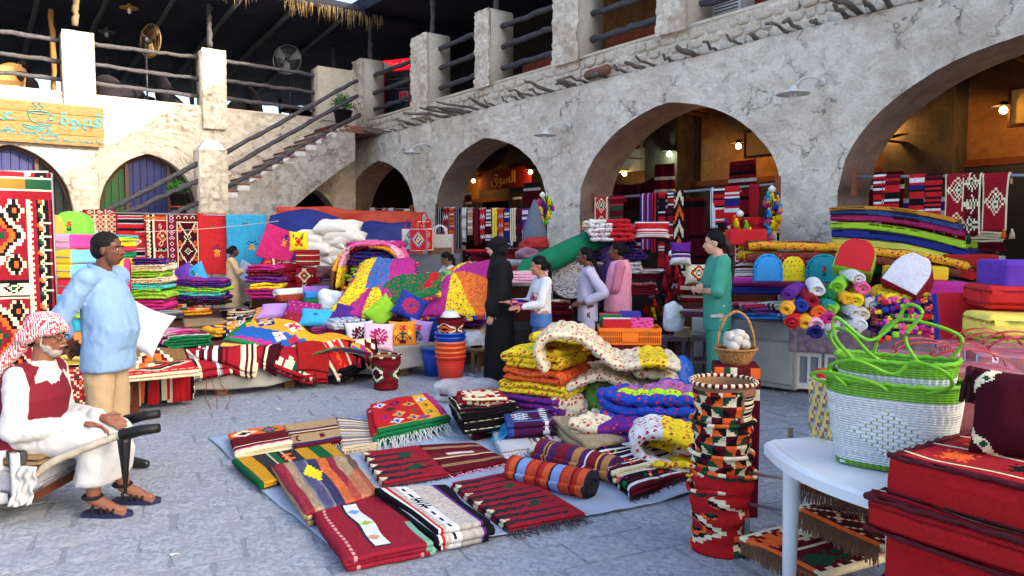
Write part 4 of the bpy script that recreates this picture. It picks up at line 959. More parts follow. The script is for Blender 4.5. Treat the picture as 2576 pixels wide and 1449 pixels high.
part('basket_rim',rim_data(.137,.009,.106,solid('tan'))[:2],WK,wb)
hp=[Vector((.125*math.cos(a),0,.10+.25*math.sin(a)))for a in np.linspace(0,math.pi,22)];part('hoop_handle',tube([(p.x,p.y+.005*math.sin(i*1.9),p.z)for i,p in enumerate(hp)],.009,8),WK,wb)
WR=mat('white_resin_lumps',(228,224,214),nscale=40,bump=.8,var=.1)
for k in range(16):
 a=k*2.4;r=.072*math.sqrt((k%9)/9);zz=.09+.075*(1-r/.09)+(.03 if k>9 else 0)
 me=rocks[k%10].copy();me.materials.clear();
 o=bpy.data.objects.new('resin_lump',me);me.materials.append(WR);COL.objects.link(o);o.location=(pb.x+r*math.cos(a),pb.y+r*math.sin(a)*.85,pb.z+zz);s=R.uniform(.026,.038);o.scale=(s,s,s);o.rotation_euler=(k,k*2,k)
 tag(o,'white resin lump heaped in the wicker basket','resin','white lumps heaped in the wicker basket')
WP=mat('white_plastic',(214,220,224),rough=.35,nscale=5,bump=.06,var=.05,spec=.5)
TZ=.74
tl,tr,br,bl=G(1922,1112,TZ),G(2170,1060,TZ),G(2420,1290,TZ),G(2240,1262,TZ)
tb=thing('plastic_table',(0,0,0),'white moulded plastic table carrying the green and white woven bags','table')
c_=(tl+bl)/2
ux=(bl-tl);ux.z=0;uxl=ux.length;ux.normalize();uy=Vector((-ux.y,ux.x,0));
if uy.x<0:uy=-uy
Wt,Lt=.80,uxl*1.0
def tpt(a,b,z):p=tl+ux*a+uy*b;return(p.x,p.y,z)
out=[]
for q in range(0,13):t_=q/12;out.append((Lt*t_,-.075*math.sin(math.pi*t_)-.0))
out+=[(Lt+.03,.06),(Lt+.03,Wt-.08),(Lt-.03,Wt),(.03,Wt),(-.035,Wt-.08),(-.035,.06)]
n=len(out);V=[];
for ins,z in((.0,TZ-.05),(.0,TZ-.012),(.01,TZ),(.03,TZ+.002),(.045,TZ-.003)):
 for a,b in out:ca,cb=Lt/2,Wt/2;V.append(tpt(a+(ca-a)*ins*2,b+(cb-b)*ins*2,z))
Fq=[(k*n+i,k*n+(i+1)%n,(k+1)*n+(i+1)%n,(k+1)*n+i)for k in range(4)for i in range(n)]+[tuple(range(4*n,5*n)),tuple(range(n))[::-1]]
part('table_top',(V,Fq),WP,tb,smooth=False)
for a,b in((.07,.09),(Lt-.07,.09),(.07,Wt-.09),(Lt-.07,Wt-.09)):
 p=tpt(a,b,0);pr=[(.001,0),(.026,0),(.03,.3),(.036,TZ-.052)];V,Fq,_=lathe(pr,solid('white'),16);part('leg',(V,Fq),WP,tb,p)
def woven_bag(label,loc,rot,L0,L1,W0,W1,H,z0=0,twin=False):
 t_=thing('woven_bag',loc,label,'bag',rot,'green and white woven bags on the plastic table')
 NU,NV=220,70;
 def shell(U,Vv):
  a=U*2*math.pi;e=3.2;ca,sa=np.cos(a),np.sin(a);f=(np.abs(ca)**e+np.abs(sa)**e)**(-1/e)
  l=(L0+(L1-L0)*Vv)/2;w=(W0+(W1-W0)*Vv)/2;wv=.0035*np.sin(U*NU*math.pi/2.0)*np.where((np.floor(Vv*NV/1.0)%2)>0,1,-1)
  bul=1+.02*np.sin(Vv*math.pi);return l*f*ca*bul+wv*ca,w*f*sa*bul+wv*sa,H*Vv+.012*np.abs(ca)**3*Vv
 C=np.zeros((NV,NU,3));C[:]=rgb((226,232,232));C[1::2]=rgb((176,184,186));C[:4]=rgb((110,176,30));C[1:4:2]=rgb((70,120,20));C[-12:]=rgb((116,190,34));C[-12::2]=rgb((72,130,20))
 cx=int(NU*.75);Y,X=np.mgrid[0:NV,0:NU];dd=np.abs(X-cx)/22+np.abs(Y-30)/20;C[(dd<1)]=rgb((232,236,238));C[(dd<1)&((X+(Y//3%2)*3)%6==0)]=rgb((96,160,40));C[(dd<1)&(Y%3==0)]=rgb((186,192,194))
 V,Fq,Cc=slab(shell,NU,NV,.006,C);part('woven_body',(V,Fq,Cc),PM,t_)
 part('bag_floor',box(-L0*.44,L0*.44,-W0*.42,W0*.42,.004,.012),PM2,t_,smooth=False)
 aa=np.linspace(0,2*math.pi,90);e=3.2;pts=[]
 for i,a in enumerate(aa):f=(abs(math.cos(a))**e+abs(math.sin(a))**e)**(-1/e);pts.append((L1/2*f*math.cos(a),W1/2*f*math.sin(a),H+.012*abs(math.cos(a))**3+.003*math.sin(i*2)))
 part('braided_rim',tube(pts,.009,6,knob=.2),LIME,t_);return t_
PM2=mat('white_plastic_weave',(222,226,226),rough=.5);LIME=mat('lime_plastic_cord',(104,172,34),rough=.4,nscale=220,bump=.9,dist=.004,var=.12)
bpos=G(2235,1195,TZ);brot=math.atan2(*(lambda d:(d.y,d.x))(G(2240,1205,TZ)-G(2092,1165,TZ)))
brot=rad(-36)
bc=G(2092,1168,TZ+.0);Lb=.44
bcx=bc+Vector((math.cos(brot),math.sin(brot),0))*.19+Vector((-math.sin(brot),math.cos(brot),0))*.10
wb1=woven_bag('large white woven bag with lime rim and base standing on the plastic table',(bcx.x,bcx.y,TZ+.004),brot,.38,.47,.17,.25,.33)
wb2=woven_bag('smaller white woven bag with lime rim standing inside the large one',(bcx.x+.015,bcx.y+.015,TZ+.11),brot,.30,.415,.13,.205,.30)
def handle(par,pts,r=.0068):
 pts=[(a,b,c if c<.33 else.33+(c-.33)*.68)for a,b,c in pts];part('cord_handle',tube(bez(pts,10),r,8),LIME,par)
handle(wb1,[(-.14,-.125,.31),(-.20,-.14,.40),(-.10,-.18,.46),(.02,-.16,.40),(.08,-.15,.47),(.18,-.17,.44),(.20,-.14,.36),(.12,-.125,.31)])
handle(wb1,[(-.10,.125,.31),(-.20,.10,.42),(-.24,.02,.56),(-.16,-.05,.60),(-.06,.0,.44),(.06,.10,.40),(.10,.125,.31)])
handle(wb2,[(-.12,-.10,.29),(-.19,-.12,.40),(-.19,-.13,.52),(-.08,-.10,.40),(.0,-.06,.50),(.04,-.06,.60),(.09,-.07,.56),(.04,-.08,.42),(.10,-.10,.29)])
handle(wb2,[(-.10,.10,.29),(-.06,.09,.44),(.03,.08,.50),(.20,.09,.42),(.16,.10,.29)])
handle(wb1,[(-.21,-.08,.30),(-.27,-.12,.34),(-.20,-.17,.38),(-.05,-.17,.35),(.0,-.128,.31)])
p=G(2072,1100,TZ);C=sprig((226,200,110),(140,70,120),'sky',w=30,h=60,sp=5,seed=3)
def flowercf(n,c):return[(226,200,110),(226,200,110),(140,80,120),(226,200,110),(150,110,60),(120,160,200),(226,200,110)][int((c.x*71+50)*3+(c.z*67)*5+c.y*150)%7]
put('paper_bag',rbox(.11,.15,.27,.006,cf=flowercf,sub=14,sag=.01),SM,'yellow paper bag printed with purple flowers behind the woven bags','bag',(p.x+.03,p.y+.03,TZ),rad(-40))
p2=G(2040,990,TZ+.2);put('paper_tissue',pillow(.06,.07,.05,solid('red'),8),SM,'red tissue poking out of the flowered paper bag','tissue',(p.x,p.y+.02,TZ+.27),rx=rad(50))
def redslab(label,loc,w,d,h,rot,seed,topcv,ry=0,rx=0):
 t_=thing('floor_cushion',loc,label,'cushion',rot,'red floor cushions stacked in the near right corner',rx=rx,ry=ry)
 nx,ny=int(w/.012),int(d/.012)
 V,Fq,Cc=rbox(w,d,h-.004,.02,cf=lambda n,c:(170,16,22),seg=3,sag=.012,seed=seed,sub=5);part('cushion_body',(V,Fq,Cc),CL,t_)
 def tp(U,Vv):x=(U-.5)*(w-.02);y=(Vv-.5)*(d-.02);return x,y,h+.004+.010*vn(x*4+seed,y*4)*np.minimum(1,12*np.minimum(np.minimum(U,1-U),np.minimum(Vv,1-Vv)))
 part('woven_cover',slab(tp,nx,ny,.004,topcv),CL,t_)
 pts=[]
 for a,b in(((-1,-1),(1,-1)),((1,-1),(1,1)),((1,1),(-1,1)),((-1,1),(-1,-1))):
  for q in range(40):u=q/40;x=(a[0]+(b[0]-a[0])*u)*w/2;y=(a[1]+(b[1]-a[1])*u)*d/2;pts.append((x*.995+.003*math.sin(q*2.2),y*.995,h+.003*math.cos(q*1.7)+.008*vn(x*4,y*4)))
 pts.append(pts[0]);part('stitched_edge',tube(pts,.009,5,knob=.35,seed=seed),mat('maroon_yarn',(78,12,24),nscale=120,bump=.8,dist=.004),t_)
 pts2=[(x,y,.004)for x,y,z in pts];part('stitched_edge',tube(pts2,.008,5,knob=.35,seed=seed),mat('maroon_yarn'),t_)
 return t_
def pcv(seed,w=90,h=60):
 C=cvs(w,h,(160,20,30));r=random.Random(seed);border(C,2,'maroon')
 for y in(14,30,46):
  for x in range(10,w,16):motif(C,r.choice(['star','hook','flower','tree']),x,y,1,r.choice(['cream','orange','black','cream','orange']))
  C[y-8]=rgb('cream');C[y-7,::2]=rgb('dgreen')
 return C
rs=[(2236,1322,1152,.80,'upper red floor cushion with a patterned woven top and maroon stitching'),(2192,1402,1258,.62,'middle red floor cushion, jutting out furthest to the left'),(2215,1490,1378,.47,'lowest red floor cushion with a white tag on its side')]
cr=rad(-58);ex=Vector((math.cos(cr),math.sin(cr),0));ey=Vector((-math.sin(cr),math.cos(cr),0));base=Vector((1.235,2.40,0))
for k,(dx,dy,z0,h,sd,lab)in enumerate([(-.02,.02,.47,.165,1,rs[2][4]),(-.05,-.05,.648,.112,2,rs[1][4]),(0,0,.775,.125,3,rs[0][4])]):
 w,d=1.15,.66;A=base+ex*dx+ey*dy;c=A+ex*w/2+ey*d/2
 redslab(lab,(c.x,c.y,z0),w,d,h,cr,sd,pcv(sd))
tgp=base+ex*.12-ey*.012;
put('low_bench',merge([box(-.5,.5,-.28,.28,.40,.465),box(-.48,-.42,-.26,.26,0,.4),box(.42,.48,-.26,.26,0,.4)])[:2],M_BRW,'low wooden bench under the stack of red floor cushions','bench',(c.x,c.y,0),cr,smooth=False)
tg=G(2318,1413,.40);
p=at(2535,1085,1.95);C=cvs(60,60,(62,10,24));border(C,2,'wine')
Y,X=np.mgrid[0:60,0:60];q_=np.abs(np.abs(X-30)//2+np.abs(Y-30)//2-22)<2;C[q_]=rgb('cream');dia(C,8,8,5,5,['cream','dgreen','cream']);dia(C,52,8,5,5,['cream','dgreen']);dia(C,8,52,5,5,['cream','dgreen']);dia(C,52,52,5,5,['cream','dgreen'])
pw=thing('pillow',(1.65,2.36,1.035),'dark maroon pillow with a stepped white diamond border and corner tassels','pillow',rad(-34),rx=rad(74))
part('pillow_cover',pillow(.31,.30,.13,C,50),CL,pw)
def tassel_data(r,L,n=22,seed=0,head=.45):
 rr=random.Random(seed);S=[]
 V,Fq,_=lathe([(.001,0),(r*head,-r*.2),(r*head*1.1,-r*.8),(r*head*.7,-r*1.3)],solid('red'),8);S.append((V,[tuple(map(int,f))for f in Fq]))
 for k in range(n):
  a=k*2.4;q=math.sqrt((k+.5)/n);x,y=r*q*math.cos(a),r*q*math.sin(a);l=L*rr.uniform(.85,1.08)
  S.append(tube([(x*.35,y*.35,-r),(x*.8,y*.8,-l*.5),(x*1.05,y*1.05,-l)],r*.16,4))
 m=merge([(s[0],s[1])for s in S]);return m[0],m[1]
TM={}
def tmat(c):
 if c not in TM:TM[c]=mat('tassel_yarn_%s'%(c if isinstance(c,str)else 'x'),PAL[c],nscale=120,bump=.6,dist=.004,rough=.95)
 return TM[c]
def tassel(parent,loc,c,r=.03,L=.11,seed=0,name='tassel',rx=0):return part(name,tassel_data(r,L,seed=seed),tmat(c),parent,loc,rx=rx)
for sx,sy in((-1,1),(1,1),(-1,-1)):tassel(pw,(sx*.155,sy*.15,.01),'wine',.03,.12,1,rx=rad(-72))
GB=mat('clear_vinyl',(232,214,220),rough=.12,nscale=5,bump=.5,dist=.03,alpha=.16,spec=.5);REDV=mat('red_vinyl',(190,40,56),rough=.2,nscale=6,bump=.2,alpha=.85,spec=.6)
def gcf(n,c):
 u=c.x*60 if abs(n.y)>.5 or abs(n.z)>.5 else c.y*60;v=c.z*60
 k=int(abs(u)+.5);
 if abs(n.z)>.5:return(176,84,110)if(int(c.x*40)+int(c.y*40))%5 else(170,40,60)
 if k%9==8:return 'sky'
 if k%9==7:return 'white'
 if(k%9==3)and int(v)%3==0:return 'navy'
 if(k%9 in(2,4))and int(v)%3==1:return 'cream'
 return(150,22,40)
gpos=[(2412,1150,2.75,.34,.30,.36,'tall clear gift box showing red and blue cross stitch, beside the woven bags'),(2560,1105,3.0,.36,.34,.40,'clear gift box of red fabric at the right edge behind the dark pillow'),(2300,1060,3.55,.36,.30,.34,'clear gift box with a red strap behind the woven bags'),(2470,1030,3.7,.38,.34,.36,'clear gift box in the back row with a pink sheen and red strap')]
for k,(x,y,Y0,w,d,h,lab)in enumerate(gpos):
 p=at(x,y,Y0);topz=p.z+h;zb=p.z
 t_=thing('gift_box',(p.x+w*.3,p.y+d/2,.50),lab,'box',rad(-24+3*k));hh=(1.6-((900 if k in(1,)else(935,0,905,880)[k])-605)/1871*(Y0+.05))-.50
 part('stitched_panel',rbox(w,d,hh,.006,cf=gcf,sub=15),CL,t_)
 part('vinyl_cover',rbox(w+.012,d+.012,hh+.012,.012,sag=.004,sub=3)[:2],GB,t_,(0,0,-.004))
 def strap(U,Vv,w=w,d=d,hh=hh):a=U*math.pi;return np.cos(a)*w*.36,-d*.2+.045*(Vv-.5)+.02*np.sin(a*2),hh+.02+np.sin(a)*.055
 part('strap',slab(strap,24,3,.004,solid('red')),REDV,t_)
 def strap2(U,Vv,w=w,d=d,hh=hh):a=U*math.pi;return np.cos(a)*w*.33,d*.25+.045*(Vv-.5)+.02*np.sin(a*2),hh+.02+np.sin(a)*.06
 part('strap',slab(strap2,24,3,.004,solid('red')),REDV,t_)
p=at(2450,1000,3.3);put('market_table',merge([box(-.1,1.7,-.55,.75,.44,.49),box(-.06,0,-.5,-.44,0,.44),box(1.3,1.36,-.5,-.44,0,.44),box(-.06,0,.6,.66,0,.44),box(1.3,1.36,.6,.66,0,.44)])[:2],M_BRW,'wooden market table under the clear gift boxes','table',(G(2300,1060,.5).x-.1,3.35,0),rad(-20),smooth=False)
def foam(label,loc,w,d,h,c1,c2=None,rot=0,r=.02,name='foam_cushion',cat='cushion',group=None,rx=0,ry=0,sag=.006,seed=0,ax='x'):
 c2=c2 or c1
 return put(name,rbox(w,d,h,r,cf=lambda n,c:c2 if abs(getattr(n,ax))>.6 else c1,seg=3,sag=sag,seed=seed,sub=4),SM,label,cat,loc,rot,group,rx,ry)
p=at(2540,860,4.3);foam('thick yellow foam block behind the gift boxes',(p.x+.12,p.y,p.z-.0),.62,.35,.17,(236,214,90),rot=rad(-10),r=.05)
p=at(2560,790,4.4);foam('red foam block lying on the yellow one',(p.x+.1,p.y+.1,p.z+.03),.55,.4,.14,(196,20,26),rot=rad(-14),r=.04)
p=at(2560,728,4.5);foam('violet foam block at the right edge on top of the red ones',(p.x+.12,p.y,p.z-.0),.55,.35,.18,(92,48,170),rot=rad(-8),r=.03)
p=at(2470,868,4.6);foam('red and blue seat pad leaning behind the yellow foam',(p.x+.05,p.y+.1,p.z-.10),.50,.08,.42,(206,16,30),(40,50,160),rot=rad(-10),rx=rad(-12),ax='x')
p=at(2480,950,4.5);put('market_table',merge([box(-.3,.9,-.3,.4,p.z+.02,p.z+.07),box(-.28,-.22,-.3,.38,0,p.z+.02),box(.8,.86,-.3,.38,0,p.z+.02)])[:2],M_BRW,'wooden table under the red and yellow foam blocks','table',(p.x+.1,p.y+.1,0),smooth=False)
rk=thing('metal_rack',(0,0,0),'low metal rack of folded fringed rugs under the plastic table','rack')
fb=mat('brown_fringe',(120,84,62),nscale=90,bump=.7,dist=.004);RM=mat('rack_metal',(150,152,156),rough=.4,metal=.6,nscale=10,bump=.05)
A0=G(1868,1350,.12);
def shelf(pa,pb,z,depth,label,seed,th=.04):
 a,b=G(*pa,z),G(*pb,z);d=b-a;L_=d.length;rot=math.atan2(d.y,d.x);nrm=Vector((-math.sin(rot),math.cos(rot),0));c=(a+b)/2+nrm*depth/2
 C=kilim(80,50,seed,'maroon',('cream','orange','dgreen','black'));
 t_=put('fringed_rug',fold_data(L_,depth,2,th*.5,C,seed,wob=.006),CL,label,'rug',(c.x,c.y,z-th),rot,'fringed rugs on the low rack')
 part('fringe',fringe_hang(L_,.085,150,seed),fb,t_,(0,-depth/2-.006,th*.8),kind='stuff');return(a,b,nrm)
def fringe_hang(L_,l,dens,seed):
 rr=random.Random(seed);S=[];n=int(L_*dens)
 for k in range(n):
  x=-L_/2+L_*(k+.5)/n;q=l*rr.uniform(.8,1.1);S.append(tube([(x,0,0),(x+rr.uniform(-.003,.003),-.006,-q*.5),(x+rr.uniform(-.006,.006),-.004,-q)],[.0035,.004,.003],3,cap=False))
 m=merge(S);return m[0],m[1]
shelf((1868,1348),(2060,1440),.20,.42,'fringed rug on the lowest shelf of the rack, showing beside the white table leg',61)
shelf((1985,1270),(2215,1372),.34,.36,'fringed rug on the middle shelf, behind the white table leg',62)
shelf((1995,1205),(2205,1262),.50,.34,'fringed rug on the upper shelf right under the white table top',63)
for x,y in((1893,1425),(2130,1440),(2000,1300)):
 p=G(x,y,.0);part('rack_post',box(-.012,.012,-.012,.012,.06,.2 if x<2000 else.5),RM,rk,(p.x,p.y+.1,0),smooth=False)
 part('castor',lathe([(.001,0),(.02,0),(.024,.02),(.02,.05),(.006,.06)],solid('black'),12)[:2],mat('black_rubber',(26,26,30),rough=.5),rk,(p.x,p.y+.1,0))
a,b=G(1870,1360,.1),G(2215,1440,.1)
for z in(.115,.26,.42):part('rack_wire',tube([(a.x,a.y+.1,z),(b.x+.3,b.y+.02,z)],.008,6),RM,rk)
PZ=.36
FL,FRt=G(385,1018),G(1092,938)
pd=(FRt-FL);PL_=pd.length;prot=math.atan2(pd.y,pd.x);pn=Vector((-math.sin(prot),math.cos(prot),0));pe=pd.normalized()
plat=thing('display_platform',(FL.x,FL.y,0),'low pallet platform covered with a grey tarpaulin, heaped with textiles','platform',prot)
part('pallet_deck',box(.02,PL_+.0,.05,5.2,.20,PZ-.01),M_BRW,plat,smooth=False)
PB=mat('pallet_block',(132,100,66),nscale=14,bump=.4,var=.3)
for x in(.62,1.32,2.0,2.7):part('pallet_block',box(x,x+.11,.10,.20,0,.2),PB,plat,smooth=False)
part('pallet_post',box(-.02,.05,.12,.2,0,.34),M_BRW,plat,smooth=False)
def tarp(U,Vv):
 x=U*(PL_+.02)+.02*vn(U*5,Vv*2);s=Vv*1.0
 lo=.055+.045*np.abs(np.sin(U*7.5+.6))+.02*vn(U*9,1.1)
 y=np.where(s<.55,-.02+.035*vn(U*9,s*3)*(1-s)-.03*(1-s/.55)*(.5+vn(U*6,3.0)),-.02+(s-.55)/.45*.55);z=np.where(s<.55,lo+(PZ-lo)*s/.55,PZ+.005)
 return x,y,z
TP=mat('grey_tarpaulin',(150,146,138),nscale=3,bump=.6,var=.12,dist=.05,rough=.75)
part('tarpaulin',slab(tarp,160,24,.004,solid('grey')),TP,plat)
def PP(s,b,z=.0):p=FL+pe*s+pn*b;return Vector((p.x,p.y,PZ+z))
PG='folded kilims laid over the low platform'
def pk(label,px,py,z,w,L,n,th,cv,rot,seed,m=None,puff=0,wob=.02,cat='kilim',name='folded_kilim',group=PG,rx=0,ry=0,step=.024,slop=.03):
 p=G(px,py,z);o=fold_item(name,label,cat,(p.x,p.y,z),w,L,n,th,cv,rot,m or CL,group,seed,puff,wob*1.5,step,slop,rx,ry)
 k=len(o.data.vertices);co=np.empty(k*3,np.float32);o.data.vertices.foreach_get('co',co);co=co.reshape(-1,3);c,s=math.cos(rot),math.sin(rot)
 wx=co[:,0]*c-co[:,1]*s+p.x;wy=co[:,0]*s+co[:,1]*c+p.y;d=-((wx-FL.x)*pn.x+(wy-FL.y)*pn.y)-.02;dd=np.clip(d,0,.6)
 co[:,2]-=np.minimum(z-.05,dd*1.1*(dd<.6));back=np.clip(dd-.10,0,1)*.75;co[:,0]+=(pn.x*c+pn.y*s)*back;co[:,1]+=(-pn.x*s+pn.y*c)*back;o.data.vertices.foreach_set('co',co.ravel());o.data.update();return o
CH=('cream','black','orange','dgreen')
D_=rad(90)
base_rot=prot
items=[('olive brown kilim with cream toothed lines hanging over the left front corner',395,915,.43,.50,.62,4,.028,kilim(70,60,14,(116,90,56),('cream','maroon','orange','dgreen')),prot+rad(92)),('crimson pile rug curled over the corner under the olive kilim',405,958,.36,.60,.72,3,.03,kilim(60,60,2,'red',('cream','black','dgreen','maroon')),prot+rad(86)),('cream and maroon banded kilim at the far left end of the platform',345,960,.34,.5,.40,4,.03,bands(50,60,3,('cream','maroon','tan','orange','cream')),prot+rad(80)),('loose crimson striped kilim slumped in the front row',500,915,.36,.42,.56,4,.028,bands(60,60,8,('crimson','cream','maroon','crimson','grey')),prot+rad(100)),('thick maroon kilim folded many times beside the slumped crimson one',572,908,.355,.40,.56,7,.021,bands(60,60,5,('maroon','crimson','cream','wine','maroon')),prot+rad(75)),('thick wine red kilim with white dashes at the middle of the front row',640,900,.355,.42,.54,6,.022,bands(60,70,6,('wine','maroon','cream','wine','crimson')),prot+rad(60)),('cream and orange patterned saddle cloth hanging over the front edge',722,900,.345,.36,.70,4,.03,kilim(60,60,5,'cream',('crimson','black','orange','dgreen')),prot+rad(62)),('plain red wool blanket rolled at the front edge',790,896,.355,.30,.34,4,.032,cvs(40,40,(150,20,24)),prot+rad(80)),('red kilim with cream and green diamonds beside the red wool blanket',855,886,.355,.36,.5,3,.04,kilim(60,40,9,'red',CH),prot+rad(20)),('dark kilim with red tassels at the right end of the front row',905,880,.355,.4,.4,4,.03,kilim(60,40,7,'maroon',CH),prot+rad(70)),('green and white wavy edged kilim behind the front row',455,868,.38,.50,.56,4,.03,zigs(60,50,1,('green','white','red','navy','crimson'),16,4,5),prot+rad(8)),('plain taupe blanket with thin white checks in the second row',515,835,.40,.46,.50,5,.032,stripes(60,50,[(14,(134,112,86)),(1,'cream')]),prot+rad(82)),('pink and white striped cotton rug in the second row',430,846,.40,.40,.50,3,.03,stripes(40,50,[(3,'magenta'),(2,'white'),(2,'pink'),(1,'navy')]),prot+rad(30)),('gold and navy folded rug in the second row',560,842,.40,.36,.4,3,.035,stripes(40,40,[(10,'gold'),(4,'navy'),(2,'white')],1),prot+rad(12)),('yellow and white striped cloth beside the navy rug',600,830,.40,.40,.36,3,.03,stripes(40,40,[(2,'gold'),(2,'white'),(2,'tan')]),prot+rad(70)),('dark green and black rug in the second row',640,815,.42,.36,.4,3,.04,zigs(50,40,2,('dgreen','black','white','crimson')),prot+rad(15)),('red and orange rug behind the taupe blanket',480,790,.37,.50,.46,3,.03,kilim(60,44,12,'orange',('red','gold','dgreen','cream')),prot),('maroon and cream rug in the third row',600,797,.345,.55,.46,4,.03,kilim(60,44,13,'maroon',CH),prot+rad(88)),('wine coloured rug near the standing lady',690,800,.36,.5,.46,5,.03,bands(50,44,14,('wine','maroon','crimson','cream')),prot+rad(80)),('grey and red striped rug at the left of the third row',415,800,.38,.5,.42,3,.03,bands(50,44,15,('crimson','grey','cream','navy')),prot),('blue rug with white diamonds behind the white pillow',400,870,.37,.5,.5,3,.03,zigs(50,44,3,('blue','white','dgreen','gold')),prot),]
for k,(lab,x,y,z,w,L_,n,th,cv,rt)in enumerate(items):pk(lab,x,y,z,w,L_,n,th,cv,rt,100+k)
r_=random.Random(21);names=['red and cream hooked','dark blue banded','orange and green medallion','wine and white dashed','tan and maroon latticed','crimson zigzag','purple and yellow striped','grey and red chequered','rust and black toothed','cream diamond']
k=0
for row,(py,xs,z)in enumerate([(770,(370,420,478,650,700,750),.345),(752,(395,455,700,760),.345),(790,(760,815),.37),(815,(745,800),.37)]):
 for x in xs:
  fnc=[kilim(50,40,60+k,r_.choice(['crimson','maroon','navy','wine','tan']),CH),bands(40,50,70+k,('crimson','navy','cream','maroon','gold')),zigs(50,40,k,('maroon','cream','orange','dgreen'))][k%3]
  where=['near the quilt tower','just left of the standing lady','at the back of the platform','beside the small pillows','right of the standing lady','under the pillow heap'][k%6]
  pk('%s kilim folded flat %s'%(names[k%10],where),x,y_ if False else py,z,r_.uniform(.42,.55),r_.uniform(.36,.5),r_.randint(3,5),.028,fnc,prot+rad(r_.choice([0,90,80,12,-10])),140+k);k+=1
for(x,y,c)in((905,905,'crimson'),(925,895,'crimson'),(893,900,'crimson')):
 p=G(x,y,.33);t_=tag(obj('hanging_tassel',mesh('hanging_tassel',*tassel_data(.022,.1)),tmat(c),None,(p.x,p.y-.05,.36)),'dark red yarn tassel hanging over the right end of the tarpaulin','tassel','red tassels over the tarpaulin skirt')
for i,(x,y)in enumerate(((525,950),(540,955),(560,948))):
 p=G(x,1000,.1);tag(obj('loose_thread',mesh('loose_thread',*tube(bez([(p.x,p.y-.06,.36),(p.x+.02,p.y-.09,.25),(p.x+.05*i,p.y-.08,.12),(p.x+.06,p.y-.1,.01)],6),.0035,4)),mat('red_thread',(130,20,26)),None),'loose yarn thread dangling over the tarpaulin skirt','thread','loose yarn threads over the skirt')
C=cvs(150,60,(240,160,20));Y,X=np.mgrid[0:60,0:150]
C[:34]=rgb((30,90,170));saw(C[:34],'b',5,10,(240,160,20));C[:10]=rgb('magenta');saw(C[:14],'b',6,9,(30,90,170));C[:5]=rgb((20,130,70))
for i,x in enumerate(range(48,146,17)):c=['white','red','gold','white','orange','magenta'][i%6];dia(C,x,20,8,10,[c,c]);motif(C,'cross',x,20,1.5,['red','navy','dgreen','navy','cream','white'][i%6])
for x,c,d in((22,'navy','beige'),(62,'white','red')):dia(C,x,46,15,15,[c]);motif(C,'hook',x,46,2.2,d);dia(C,x,46,4,4,['orange'])
saw(C[:,:12],'l',8,10,'green');C[:,-5:]=rgb('green');saw(C,'r',8,8,'magenta')
ck=[G(560,868,.50),G(935,905,.42),G(930,868,.46),G(640,800,.58)]
ck=[at(562,862,7.75),at(938,896,8.1),at(905,862,8.45),at(640,796,8.6)]
def kf(U,Vv):
 BL,BR,TR,TL=[np.array(p[:])for p in ck];P=[((1-U)*(1-Vv))*BL[i]+(U*(1-Vv))*BR[i]+(U*Vv)*TR[i]+((1-U)*Vv)*TL[i]for i in range(3)]
 return P[0]+.02*vn(U*3,Vv*3,8),P[1],P[2]+.05*vn(U*4,Vv*3,2)+.09*np.exp(-((U-.42)/.13)**2)*Vv+.03*np.sin(U*9)
kk=put('spread_kilim',slab(kf,150,60,.012,C),CL,'long orange and blue kilim with zigzag borders spread diagonally over the pile','kilim',(0,0,0))
part('fringe',fringe_data(ck[1]-Vector((0,0,0)),ck[2],(ck[1]-ck[0]).normalized(),.16,ck[1].z+.0,60,.004)[:2],tmat('yellow'),kk,kind='stuff')if False else None
S=[]
for q in range(60):
 u=q/60;a=Vector(ck[1]).lerp(Vector(ck[2]),u*.8);S.append(tube([a,a+Vector((.05,-.01,-.02)),a+Vector((.08+R.uniform(-.02,.02),-.03,-.10)),a+Vector((.09+R.uniform(-.02,.02),-.03,-.17-R.uniform(0,.05)))],.005,4))
 a=Vector(ck[0]).lerp(Vector(ck[1]),u*.36);S.append(tube([a,a+Vector((-.01,-.04,-.02)),a+Vector((-.02,-.06,-.10)),a+Vector((-.02+R.uniform(-.02,.02),-.07,-.14-R.uniform(0,.03)))],.005,4))
m_=merge(S);part('fringe',(m_[0],m_[1]),mat('gold_yarn',(206,176,84),nscale=60,bump=.4),kk,kind='stuff')
def pil(label,px,py,Y0,w,h,t_,cv,rot=0,rx=80,ry=0,m=None,seed=0,back=None,name='pillow',cat='pillow',group=None,up=True):
 p=at(px,py,Y0);o=put(name,pillow(w,h,t_,cv,26,seed=seed,back=back),m or SM,label,cat,p,rad(rot),group,rad(rx),rad(ry));return o
def flowercv(base,c,c2=None,n=60,r0=.62,petals=12):
 C=cvs(n,n,base);Y,X=np.mgrid[0:n,0:n];x,y=(X-n/2)/(n/2),(Y-n/2)/(n/2);rr=np.hypot(x,y);a=np.arctan2(y,x)
 C[(rr<r0*(.72+.28*np.abs(np.cos(a*petals/2))))&(rr>.12)&(np.abs(np.cos(a*petals/2))>.25)]=rgb(c);C[rr<.09]=rgb(c2 or c);return C
pil('white cotton pillow held behind the man in the blue shirt',570,800,5.75,.52,.44,.18,solid((236,238,242)),-10,75,18)if False else None
pil('pale pink pillow with a round magenta flower, leaning at the platform edge',952,848,8.55,.36,.34,.12,flowercv((232,190,210),(170,20,90)),12,78,4,seed=1)
pil('white pillow with maroon petals behind the pink flower pillow',905,842,8.75,.34,.32,.12,flowercv((226,222,222),'maroon'),16,78,-4,seed=2)
C=cvs(50,50,(240,140,24));motif(C,'tree',25,20,2.6,'dgreen');motif(C,'flower',25,36,1.4,'red');motif(C,'flower',12,28,1,'yellow');motif(C,'flower',38,28,1,'yellow');C[6:14,20:30]=rgb('maroon')
